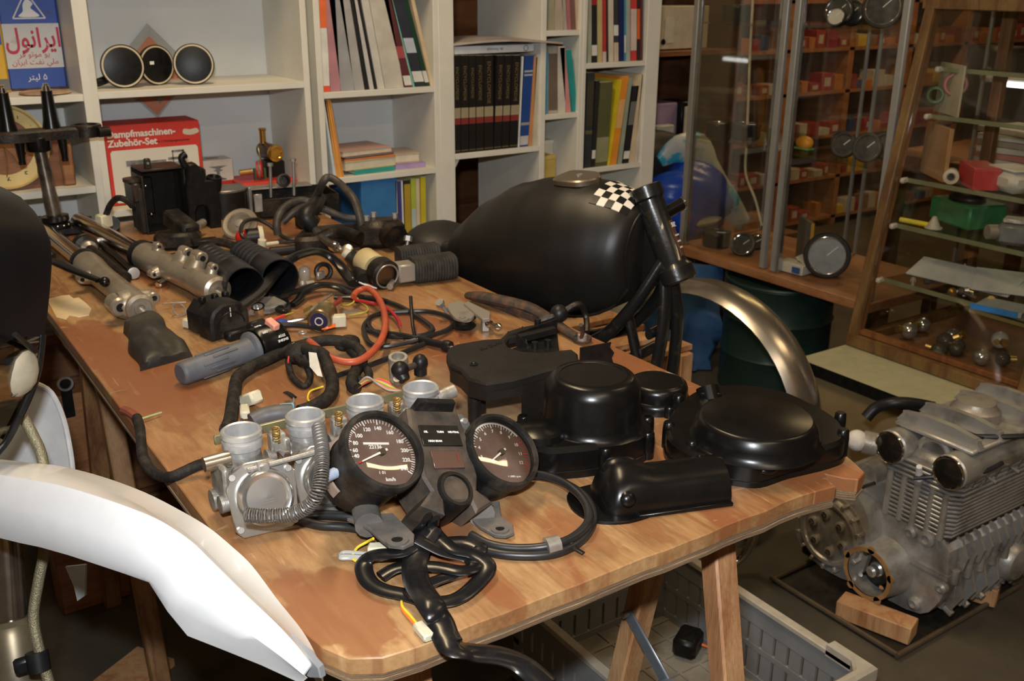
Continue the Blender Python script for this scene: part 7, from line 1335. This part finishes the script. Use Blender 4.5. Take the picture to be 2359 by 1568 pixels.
# ================================================================== tall glass display cabinet
m_al = mat('anodised_frame', (.30, .29, .265), .45, .25, var=.05); g_pane = glassmat('case_glass', (.975, .97, .945), .05); g_shelf = glassmat('shelf_glass', (.86, .90, .82), .07)
m_base = woodmat('beech_base', (.42, .20, .085), (.38, .17, .07), (.33, .135, .055), (20, 2, 20))
gc = thing('glass_cabinet', 'tall aluminium-framed glass display cabinet on an orange wooden base', 'display cabinet', (2.75, 2.21, .40))
X0, X1, Y0, Y1, ZB, ZT = 2.52, 2.95, 1.790, 2.640, .440, 1.95
part('base_board', MB().box(((X0+X1)/2-.012, (Y0+Y1)/2, ZB-.016), (X1-X0+.025, Y1-Y0+.02, .030), None, .002), m_base, gc); part('top_board', MB().box(((X0+X1)/2, (Y0+Y1)/2, ZT+.012), (X1-X0, Y1-Y0, .024)), m_al, gc)
for y in (2.625, 2.233, 2.185, 1.803):
    part('door_post', MB().box((X0+.008, y, (ZB+ZT)/2), (.018, .024, ZT-ZB), None, .003), m_al, gc)
for y in (2.612, 2.172): part('post_bead', MB().box((X0+.010, y-.006, (ZB+ZT)/2), (.014, .006, ZT-ZB)), mat('bead_silver', (.5, .52, .54), .2, .9), gc)
for y in (2.625, 2.233, 2.185, 1.803): part('back_post', MB().box((X1-.008, y, (ZB+ZT)/2), (.012, .010, ZT-ZB), None, .002), m_al, gc)
for y0, y1 in ((2.240, 2.615), (1.812, 2.178)):
    part('door_pane', MB().box((X0+.004, (y0+y1)/2, (ZB+ZT)/2), (.004, y1-y0, ZT-ZB-.01)), g_pane, gc)
    part('back_pane', MB().box((X1-.004, (y0+y1)/2, (ZB+ZT)/2), (.004, y1-y0, ZT-ZB-.01)), g_pane, gc)
    for zz in (.834, 1.220): part('glass_shelf', MB().box(((X0+X1)/2, (y0+y1)/2, zz-.004), (X1-X0-.05, y1-y0-.012, .007)), g_shelf, gc)
part('side_pane', MB().box(((X0+X1)/2, Y1-.006, (ZB+ZT)/2), (X1-X0-.03, .004, ZT-ZB-.01)), g_pane, gc)
for x_, y_ in ((X0+.04, Y1-.05), (X1-.05, Y1-.05), (X0+.04, Y0+.05), (X1-.05, Y0+.05)): part('leg', MB().box((x_, y_, .204), (.035, .035, .408), None, .002), m_blackplas, gc)
m_gdark = mat('dark_dial', (.012, .012, .012), .5, spec=.3, c2=(.05, .05, .045), vs_=60)
def instr(label, px, py, z0, x_, r_, nrm, dep, up=False, facec=None):
    """round instrument resting on z0"""
    c0 = ax(px, py, x_); n_ = V(nrm).normalized(); hgt = r_*math.sqrt(max(0, 1-n_.z**2)); zc_ = z0+.001+(dep*abs(n_.z) if up else hgt)
    c0 = V((x_, min(c0.y, 2.595-r_) if px < 1760 else min(c0.y, 2.165-r_), zc_)); t = thing('instrument', label, 'gauge', (c0.x, c0.y, z0), group='instruments in the glass cabinet')
    if up: part('case', MB().lathe(c0, n_, [(r_*.9, -dep), (r_*.97, -dep*.8), (r_*.97, -.008), (r_, -.004)], 28), m_blackplas, t)
    else: part('case', MB().lathe(c0, n_, [(r_*.5, -dep), (r_*.86, -dep*.85), (r_*.93, -.008), (r_, -.004)], 28), m_blackplas, t)
    part('black_bezel', MB().lathe(c0, n_, [(r_, -.006), (r_*1.01, .0), (r_*.97, .004), (r_*.84, .004), (r_*.80, -.002)], 30, None, False), m_blackplas, t); part('chrome_rim', MB().tor(c0+n_*.002, n_, r_*.82, r_*.035, 30, 8), m_chrome, t); part('dial', MB().lathe(c0, n_, [(r_*.82, -.001), (0, -.0005)], 28), facec or m_gdark, t)
    x, y, _ = frame(n_); part('hand', MB().tube([c0, c0+(x*.5+y*.5).normalized()*r_*.6], .0016, 6, 1), m_print, t)
    return t
Xm = X0+.11
instr('flat black gauge lying on the middle glass shelf at the left', 1642, 290, .834, X0+.07, .042, (0, 0, 1), .045, True); instr('larger flat black gauge lying on the middle shelf beside a wire', 1718, 300, .834, Xm, .052, (0, 0, 1), .05, True)
instr('chrome ringed gauge lying on the upper left glass shelf', 1700, 20, 1.22, Xm, .052, (0, 0, 1), .05, True)
instr('black dial clock on the upper right glass shelf', 1872, 30, 1.22, Xm, .046, (-.9, -.35, .2), .04); instr('small white dial gauge on the upper right glass shelf', 1925, 42, 1.22, Xm-.02, .030, (-.9, -.35, .25), .04, facec=mat('white_dial', (.5, .48, .44), .4)); instr('dark gauge behind the white one on the upper right shelf', 1962, 35, 1.22, Xm+.05, .040, (-.9, -.3, .2), .04); instr('big numbered dark dial at the right end of the upper shelf', 2035, 10, 1.22, Xm, .060, (-.9, -.42, .15), .05)
instr('chrome round lamp on the middle right shelf', 1945, 320, .834, Xm-.02, .040, (-.85, -.4, .3), .04); instr('pair lamp with bright rim on the middle right shelf', 2000, 320, .834, Xm-.03, .045, (-.85, -.4, .3), .04); instr('chrome lamp at the right end of the middle shelf', 2040, 330, .834, Xm+.06, .042, (-.85, -.4, .3), .04); instr('small chrome bezel at the left of the middle right shelf', 1870, 318, .834, Xm+.10, .032, (-.85, -.4, .3), .03)
instr('black gauge lying on the cabinet floor at the left', 1652, 525, ZB, X0+.09, .052, (0, 0, 1), .05, True); instr('chrome rimmed dark gauge standing on the cabinet floor', 1712, 560, ZB, Xm-.03, .044, (-.75, -.4, .55), .04); instr('small gauge behind on the cabinet floor', 1745, 520, ZB, Xm+.08, .036, (-.5, -.3, .8), .04)
big = instr('large black-cased gauge with grey dial on the cabinet floor', 1905, 590, ZB, Xm-.02, .074, (-.80, -.58, .10), .085, facec=mat('grey_dial', (.20, .23, .26), .35, c2=(.28, .31, .34), vs_=30))
t = thing('yellow_edged_book', 'dark leaflet with a yellow edge standing on the cabinet floor', 'book', (Xm+.06, 2.06, ZB)); q = ax(1850, 590, Xm+.05); part('board', MB().box((Xm+.05, q.y, ZB+.079), (.012, .11, .155), rotz(-.5), .001), bmat((.13, .11, .08)), t); part('edge', MB().box((Xm+.05-.045*0, q.y, ZB+.079), (.010, .116, .15), rotz(-.5)), bmat((.5, .28, .04)), t)
t = thing('paper_carton', 'small white carton with blue print on the cabinet floor', 'carton', (Xm-.05, 2.05, ZB)); q = ax(1832, 610, Xm-.05); part('box', MB().box((Xm-.05, q.y, ZB+.019), (.06, .10, .034), rotz(.1), .002), bmat((.6, .58, .52)), t); part('flap', MB().box((Xm-.03, q.y-.02, ZB+.042), (.05, .05, .002), rotz(.3) @ M.Rotation(.5, 3, 'X')), bmat((.6, .58, .52)), t); part('blue_print', MB().box((Xm-.0812, q.y-.03, ZB+.018), (.002, .03, .02), rotz(.1)), bmat((.03, .09, .3)), t)
t = thing('toy_figure', 'small orange toy on the middle right glass shelf', 'toy', (Xm, 2.1, .834)); q = ax(1856, 310, Xm); part('body', MB().sph((Xm, q.y, .834+.022), .022, scl=(1, 1.5, 1)), bmat((.6, .25, .02)), t); part('base', MB().box((Xm, q.y, .834+.004), (.03, .06, .006), None, .001), bmat((.1, .3, .08)), t)
single('lamp_cord', MB().tube([ax(1735, -10, Xm), ax(1728, 120, Xm), ax(1724, 230, Xm), ax(1720, 330, Xm), ax(1718, 400, Xm), ax(1740, 460, Xm), ax(1755, 520, Xm)], .0045, 8, 5), bmat((.5, .45, .3)), 'pale lamp cord hanging inside the glass cabinet', 'cord')
# cartons and lilac box on the brown cupboard's shelves
t = thing('archive_box', 'cream archive box with a printed label on the brown cupboard', 'box', (3.05, 3.28, 1.077)); a, b = V((2.885, 3.2, 1.08)), V((3.09, 3.2, 1.08)); zb_ = 1.0765
part('box', MB().box(((a.x+b.x)/2+.05, 3.30, zb_+.09), (.28, .14, .170), None, .002), bmat((.55, .49, .38)), t); part('label', MB().box(((a.x+b.x)/2-.03, 3.229, zb_+.08), (.05, .002, .10)), bmat((.62, .58, .48)), t); part('finger_hole', MB().cyl(((a.x+b.x)/2-.06, 3.228, zb_+.035), ((a.x+b.x)/2-.06, 3.232, zb_+.035), .012, n=14), m_blackplas, t)
t = thing('napkin_holder', 'lilac box with a dark framed front on the brown cupboard shelf', 'box', (3.0, 3.3, .716)); a, b = ay(1505, 305, 3.25), ay(1580, 305, 3.25); part('box', MB().box(((a.x+b.x)/2-.01, 3.31, .7155+.072), ((b.x-a.x)*.75, .12, .144), None, .006), bmat((.36, .26, .38)), t); part('dark_frame', MB().box((b.x-.025, 3.29, .7155+.074), (.07, .14, .146), None, .004), m_blackplas, t); part('paper_front', MB().box((b.x-.020, 3.218, .7155+.072), (.05, .006, .11), None, .001), bmat((.62, .54, .40)), t)
t = thing('tissue_pack', 'small blue and white pack before the lilac box', 'pack', (2.93, 3.23, .716)); part('pack', MB().box((a.x+.02, 3.215, .7155+.03), (.10, .04, .058), None, .004), bmat((.5, .5, .45)), t); part('blue_band', MB().box((a.x+.02, 3.1945, .7155+.010), (.10, .002, .016)), bmat((.05, .25, .45)), t)
# ================================================================== wooden parts shelving at the back with cartons
WS = 3.75
ps = thing('parts_shelving', 'long orange-brown wooden shelving full of small parts cartons', 'shelving', (4.9, WS+.2, 0))
ZS = [.06, .30, .535, .78, 1.01, 1.26]
for z_ in ZS: part('shelf_board', MB().box((5.15, WS+.16, z_-.010), (3.5, .30, .020), None, .001), m_base, ps)
for x_ in (3.42, 3.86, 4.30, 4.82, 5.35, 5.9, 6.78): part('upright', MB().box((x_, WS+.17, .85), (.045, .32, 1.7), None, .002), m_base, ps)
part('back_panel', MB().box((5.15, WS+.325, .85), (3.5, .01, 1.7)), m_wdark, ps)
rb = random.Random(21); kinds = [('red and white', (.30, .05, .045), (.45, .40, .34)), ('plain red', (.24, .028, .026), None), ('white', (.42, .38, .31), None), ('orange', (.42, .15, .03), None), ('dark blue', (.04, .06, .14), None), ('yellow', (.55, .36, .05), None), ('brown', (.22, .12, .06), None)]
from collections import Counter
KC = Counter()
SN = ['lowest', 'second lowest', 'third', 'fourth', 'fifth', 'top']; cm = {}
for zi, z_ in enumerate(ZS):
    x_ = 3.46
    while x_ < 6.70:
        w_ = rb.uniform(.04, .10); h_ = rb.uniform(.035, .095); kd = rb.choices(range(7), [6, 3, 2.5, 1.5 if x_ < 4.9 else 6, 1, 1.2, 1.2])[0]
        if any(abs(x_+w_/2-u) < .025+w_/2 for u in (3.42, 3.86, 4.30, 4.82, 5.35, 5.9, 6.78)) or rb.random() < .12: x_ += w_*.6; continue
        nm, c_, lb = kinds[kd]; key = (kd, round(w_, 2), round(h_, 2))
        t = thing('parts_carton', '%s %s carton from the left on the %s shelving board' % (ORD[min(KC[kd, zi], 17)], nm, SN[zi]), 'carton', (x_+w_/2, WS+.06, z_), group='parts cartons on the wooden shelving')
        KC[kd, zi] += 1
        if key not in cm:
            me = MB(False).box((0, 0, h_/2+.0005), (round(w_, 2), .10, h_), None, .001).mesh('carton'); me.materials.append(bmat(c_)); m2 = None
            if lb: m2 = MB(False).box((0, -.0508, h_*.5), (w_*.55, .001, h_*.5)).mesh('label'); m2.materials.append(bmat(lb))
            cm[key] = (me, m2)
        for me_, nm_ in zip(cm[key], ('carton', 'label')):
            if me_: o = bpy.data.objects.new(nm_, me_); link(o); o.parent = t
        x_ += w_+rb.uniform(.004, .02)
# ================================================================== counter and sloping display case
ct = thing('counter', 'low counter with a cream top and black edge below the sloping display case', 'counter', (2.6, 1.1, 0))
CZt = .328; m_top = mat('cream_laminate', (.42, .40, .25), .45, var=.06)
part('worktop', MB().box((2.625, 1.08, CZt-.010), (.85, 1.40, .020), None, .001), m_top, ct); part('black_edge', MB().box((2.202, 1.08, CZt-.018), (.006, 1.402, .034), None, .001), m_blackplas, ct); part('black_edge', MB().box((2.625, 1.781, CZt-.018), (.85, .006, .034), None, .001), m_blackplas, ct)
part('front_panel', MB().box((2.235, 1.08, .146), (.02, 1.36, .290)), mat('stained_hardboard', (.24, .17, .075), .7, c2=(.17, .115, .05), vs_=6), ct); part('end_panel', MB().box((2.62, 1.75, .146), (.76, .02, .290)), MATS['stained_hardboard'], ct); part('corner_strip', MB().box((2.225, 1.755, .146), (.012, .012, .290)), m_pine, ct)
dc = thing('display_case', 'sloping wooden-framed glass display case crowded with old parts', 'display case', (2.7, 1.1, CZt))
m_cf = woodmat('case_oak', (.22, .13, .045), (.19, .105, .035), (.14, .07, .025), (20, 20, 3)); m_ci = woodmat('case_inner', (.34, .15, .06), (.29, .12, .045), (.22, .085, .03), (20, 20, 3))
def fx_(z): return 2.405+(z-CZt)*.1715
ZC1 = 1.30
def bar(name, a, b, wx, wy, mm, ex=Y): mb = MB(); post(mb, a, b, wx, wy, ex); part(name, mb, mm, dc)
for y in (1.765, 1.235, .66):
    bar('front_post', (fx_(CZt)+.012, y, CZt+.004), (fx_(ZC1)+.012, y, ZC1), .030, .026, m_cf)
    bar('inner_post', (fx_(CZt)+.034, y, CZt+.004), (fx_(ZC1)+.034, y, ZC1), .022, .020, m_ci)
    bar('back_post', (2.97, y, CZt+.002), (2.97, y, ZC1), .035, .03, m_ci)
bar('bottom_rail', (fx_(CZt)+.012, 1.78, CZt+.019), (fx_(CZt)+.012, .64, CZt+.019), .028, .034, m_cf, X); bar('inner_rail', (fx_(CZt)+.034, 1.78, CZt+.044), (fx_(CZt)+.034, .64, CZt+.044), .020, .018, m_ci, X); bar('top_rail', (fx_(ZC1)+.012, 1.79, ZC1), (fx_(ZC1)+.012, .64, ZC1), .03, .04, m_cf, X)
bar('side_rail', (fx_(CZt)+.02, 1.765, CZt+.019), (2.98, 1.765, CZt+.019), .03, .03, m_cf, Y); bar('side_rail', (fx_(ZC1)+.02, 1.765, ZC1), (2.98, 1.765, ZC1), .03, .03, m_cf, Y)
part('floor_board', MB().box((2.70, 1.21, CZt+.006), (.56, 1.13, .010)), m_wdark, dc); part('roof_pane', MB().box((2.78, 1.21, ZC1+.012), (.40, 1.13, .006)), glassmat('green_roof_glass', (.30, .65, .45), .1), dc)
for y0, y1 in ((1.252, 1.748), (.68, 1.218)):
    mb = MB(); mb.loft([[V((fx_(z_)+.010, y0, z_)), V((fx_(z_)+.014, y0, z_)), V((fx_(z_)+.014, y1, z_)), V((fx_(z_)+.010, y1, z_))] for z_ in (CZt+.03, ZC1-.01)]); part('front_pane', mb, g_pane, dc)
part('side_pane', MB().prism((0, 1.768, 0), X, Zv, [(fx_(CZt)+.03, CZt+.03), (2.955, CZt+.03), (2.955, ZC1-.01), (fx_(ZC1)+.03, ZC1-.01)], .003), g_pane, dc)
SZ = [(.531, 2.44, .94), (.689, 2.47, .94), (.820, 2.49, .94), (.995, 2.56, 2.72), (1.124, 2.58, 2.72)]
for z_, xa, xb in SZ:
    xb = 2.95 if xb < 1 else xb
    part('glass_shelf', MB().box(((xa+.05+xb)/2, 1.50, z_-.004), (xb-xa-.05, .48, .007)), g_shelf, dc); part('glass_shelf', MB().box(((xa+.05+xb)/2, .95, z_-.004), (xb-xa-.05, .52, .007)), g_shelf, dc)
    part('shelf_clip', MB().box((xa+.040, 1.742, z_-.004), (.030, .014, .016), None, .004), mat('clear_clip', (.5, .48, .42), .3), dc)
    part('shelf_edge', MB().box((xa+.052, 1.50, z_-.004), (.006, .48, .012)), mat('green_glass_edge', (.16, .17, .10), .3), dc)
def ci(name, label, cat, px, py, z0, x_, parts_):
    q = ax(px, py, x_); t = thing(name, label, cat, (x_, q.y, z0)); 
    for nm, fnc, mm in parts_: part(nm, fnc(V((x_, q.y, z0+.0005))), mm, t)
    return t
ci('kraft_packet', 'brown kraft paper packet standing on a glass shelf of the sloping case', 'packet', 2150, 400, .820, 2.62, [('sheet', lambda o: MB().box(o+V((0, 0, .075)), (.012, .17, .148), rotz(-.6), .001), bmat((.36, .20, .09))), ('stamp', lambda o: MB().box(o+V((-.0075, -.02, .06)), (.001, .05, .01), rotz(-.6)), bmat((.2, .1, .05)))])
ci('red_carton', 'red carton with a white end on a glass shelf of the sloping case', 'carton', 2255, 405, .820, 2.60, [('carton', lambda o: MB().box(o+V((0, 0, .03)), (.07, .13, .058), rotz(-.7), .002), bmat((.40, .03, .035))), ('lid', lambda o: MB().box(o+V((0, 0, .056)), (.072, .132, .012), rotz(-.7), .002), bmat((.42, .05, .05)))])
ci('tape_roll', 'small white roll lying before the red carton', 'roll', 2192, 400, .820, 2.56, [('roll', lambda o: MB().lathe(o+V((0, 0, .022)), V((-.8, -.5, 0)), [(.008, -.03), (.021, -.028), (.021, .0), (.012, .002), (.010, -.006)], 20), bmat((.52, .45, .35))), ('core', lambda o: MB().cyl(o+V((.002, .001, .022)), o+V((-.002, -.001, .022)), .009, n=12), m_blackplas)])
ci('white_box', 'white rounded box at the right of the red carton', 'box', 2335, 400, .820, 2.62, [('box', lambda o: MB().box(o+V((0, 0, .03)), (.09, .12, .058), rotz(-.4), .018), bmat((.5, .48, .42))), ('lid', lambda o: MB().box(o+V((0, 0, .062)), (.08, .11, .006), rotz(-.4), .002), bmat((.55, .52, .46)))])
ci('paper_card', 'printed card with faded rings in the top of the sloping case', 'card', 2180, 260, .995, 2.66, [('card', lambda o: MB().box(o+V((0, 0, .07)), (.006, .16, .138), rotz(-.6), .0), bmat((.40, .36, .26))), ('red_ring', lambda o: MB().tor(o+V((-.006, -.02, .085)), V((-.8, -.55, 0)), .028, .006, 24, 6), bmat((.35, .12, .1))), ('green_ring', lambda o: MB().tor(o+V((-.004, .04, .05)), V((-.8, -.55, 0)), .020, .005, 24, 6), bmat((.12, .2, .1)))])
ci('green_crate', 'green plastic box on the middle glass shelf of the sloping case', 'box', 2225, 510, .689, 2.70, [('tray', lambda o: MB().box(o+V((0, 0, .035)), (.13, .17, .068), rotz(-.3), .006), bmat((.02, .16, .06))), ('contents', lambda o: MB().sph(o+V((-.01, .0, .075)), .045, scl=(1, 1.2, .5)), m_grime)])
ci('carburetor', 'dark carburetor standing at the right of the green box', 'carburetor', 2335, 545, .689, 2.58, [('body', lambda o: MB().box(o+V((0, 0, .03)), (.06, .08, .058), rotz(.4), .01), m_end), ('top_cap', lambda o: MB().box(o+V((0, 0, .066)), (.05, .06, .012), rotz(.4), .003), m_alu), ('throat', lambda o: MB().cyl(o+V((0, .02, .03)), o+V((-.045, .05, .03)), .02, n=16), m_alud)])
ci('yellow_marker', 'yellow marker pen lying on the middle glass shelf', 'pen', 2100, 522, .689, 2.55, [('barrel', lambda o: MB().cyl(o+V((0, .04, .008)), o+V((.01, -.05, .008)), .0075, n=12), bmat((.62, .52, .04))), ('cap', lambda o: MB().cyl(o+V((.01, -.05, .008)), o+V((.013, -.075, .008)), .008, n=12), bmat((.4, .05, .03)))])
ci('plastic_cone', 'small translucent cone beside the yellow marker', 'cone', 2150, 525, .689, 2.56, [('cone', lambda o: MB().lathe(o, Zv, [(.022, 0), (.006, .035), (0, .037)], 18), bmat((.4, .38, .32))), ('rim', lambda o: MB().tor(o+V((0, 0, .003)), Zv, .022, .003, 20, 6), bmat((.4, .38, .32)))])
ci('paper_sheets', 'white folded paper sheets spread over metal parts in the sloping case', 'paper', 2220, 640, .531, 2.60, [('sheet', lambda o: MB().box(o+V((.0, 0, .034)), (.10, .30, .003), rotz(.10) @ M.Rotation(-.35, 3, 'Y'), .0), bmat((.42, .43, .44))), ('sheet', lambda o: MB().box(o+V((.02, -.10, .040)), (.14, .14, .003), rotz(.5) @ M.Rotation(-.2, 3, 'Y')), bmat((.46, .47, .48)))])
ci('blue_booklet', 'blue-edged booklet at the right of the paper sheets', 'booklet', 2310, 720, .531, 2.50, [('cover', lambda o: MB().box(o+V((0, 0, .008)), (.09, .12, .014), rotz(.2), .001), bmat((.25, .27, .29))), ('blue_spine', lambda o: MB().box(o+V((-.046, 0, .008)), (.006, .12, .015), rotz(.2)), bmat((.03, .16, .42)))])
rb = random.Random(5)
for k in range(46):
    px, py = rb.uniform(2020, 2300), rb.uniform(615, 700); q = az(px, py, .535)
    if not (2.50 < q.x < 2.9 and 1.27 < q.y < 1.73): continue
    d = V((rb.uniform(-1, 1), rb.uniform(-1, 1), rb.uniform(0, .25))).normalized(); r_ = rb.uniform(.003, .007); ln = rb.uniform(.015, .05); c0 = V((q.x, q.y, .5325+r_+ln*abs(d.z)/2))
    single('metal_fitting', MB().lathe(c0-d*ln/2, d, [(r_, 0), (r_, ln*.7), (r_*1.8, ln*.72), (r_*1.8, ln)], 10), (m_brass, m_steel, m_alud, m_rust)[k % 4], 'small loose %s fitting heaped on the lower glass shelf' % ('brass', 'steel', 'aluminium', 'rusty')[k % 4], 'fitting', 'loose fittings on the lower glass shelf')
for k in range(26):
    px, py = rb.uniform(2010, 2320), rb.uniform(745, 880); q = az(px, py, .36)
    if not (2.47 < q.x < 2.93 and 1.27 < q.y < 1.73): continue
    r_ = rb.uniform(.018, .026); t = thing('glass_bulb', 'round glass lamp bulb lying in the bottom of the sloping case', 'bulb', (q.x, q.y, .34), group='bulbs in the bottom of the case'); c0 = V((q.x, q.y, .340+r_)); d = V((rb.uniform(-1, 1), rb.uniform(-1, 1), .1)).normalized()
    part('globe', MB().sph(c0, r_, 14, 9), rb.choice([mat('dark_bulb', (.10, .09, .07), .08, trans=.5, var=0), mat('silver_bulb', (.5, .5, .48), .12, .8), mat('pearl_bulb', (.5, .47, .40), .3)]), t); part('cap', MB().cyl(c0+d*r_*.9, c0+d*(r_+.014), r_*.45, n=12), m_brass, t)
# desk with lamp beyond the case
dk = thing('desk', 'cluttered desk standing beyond the sloping case', 'desk', (3.6, 1.9, 0)); part('desk_top', MB().box((3.75, 1.75, .74), (1.0, 1.2, .03), None, .002), m_owood, dk)
for x_ in (3.30, 4.2):
    for y_ in (1.2, 2.3): part('leg', MB().box((x_, y_, .362), (.05, .05, .724)), m_wdark, dk)
lp = thing('desk_lamp', 'black desk lamp with a bright white tube beyond the case', 'lamp', (3.45, 1.75, .755)); q = ax(2330, 190, 3.45)
part('stem', MB().tube([V((3.5, q.y+.06, .756)), V((3.5, q.y+.08, 1.0)), q+V((0, .06, .01))], .012, 10, 4), m_blackplas, lp); part('shade', MB().tube([q+V((0, .10, .012)), q+V((0, -.12, .012))], .028, 14, 2, (1.2, .6)), bmat((.45, .42, .38)), lp); part('tube_light', MB().cyl(q+V((-.026, .04, -.004)), q+V((-.026, -.10, -.004)), .009, n=12), mat('lit_tube', (.9, .92, 1), .5, var=0, emit=(.9, .95, 1, 6)), lp); part('lamp_foot', MB().cyl((3.5, q.y+.06, .7555), (3.5, q.y+.06, .775), .07, n=24), m_blackplas, lp)
t = thing('black_monitor', 'black upright machine housing on the desk beyond the case', 'machine', (3.9, 2.0, .755)); q = ax(2280, 300, 3.9); part('housing', MB().box((3.9, q.y, .756+.18), (.16, .20, .36), None, .02), m_blackplas, t); part('knob', MB().cyl((3.82, q.y, 1.02), (3.80, q.y, 1.02), .02, n=14), m_steel, t)
for k, c_ in enumerate(((.6, .58, .52), (.5, .2, .16), (.55, .53, .5), (.35, .3, .24), (.6, .6, .58), (.55, .5, .44))):
    q = ax(2345, 340, 3.42); single('paper_pile', MB().box((3.42, q.y-.03, .7565+.010+k*.021), (.20, .26, .019), rotz(.08*((k*7) % 5-2)), .001), bmat(c_), '%s folder of the paper pile on the desk, counted from the bottom' % ORD[k], 'folder', 'paper pile on the desk')
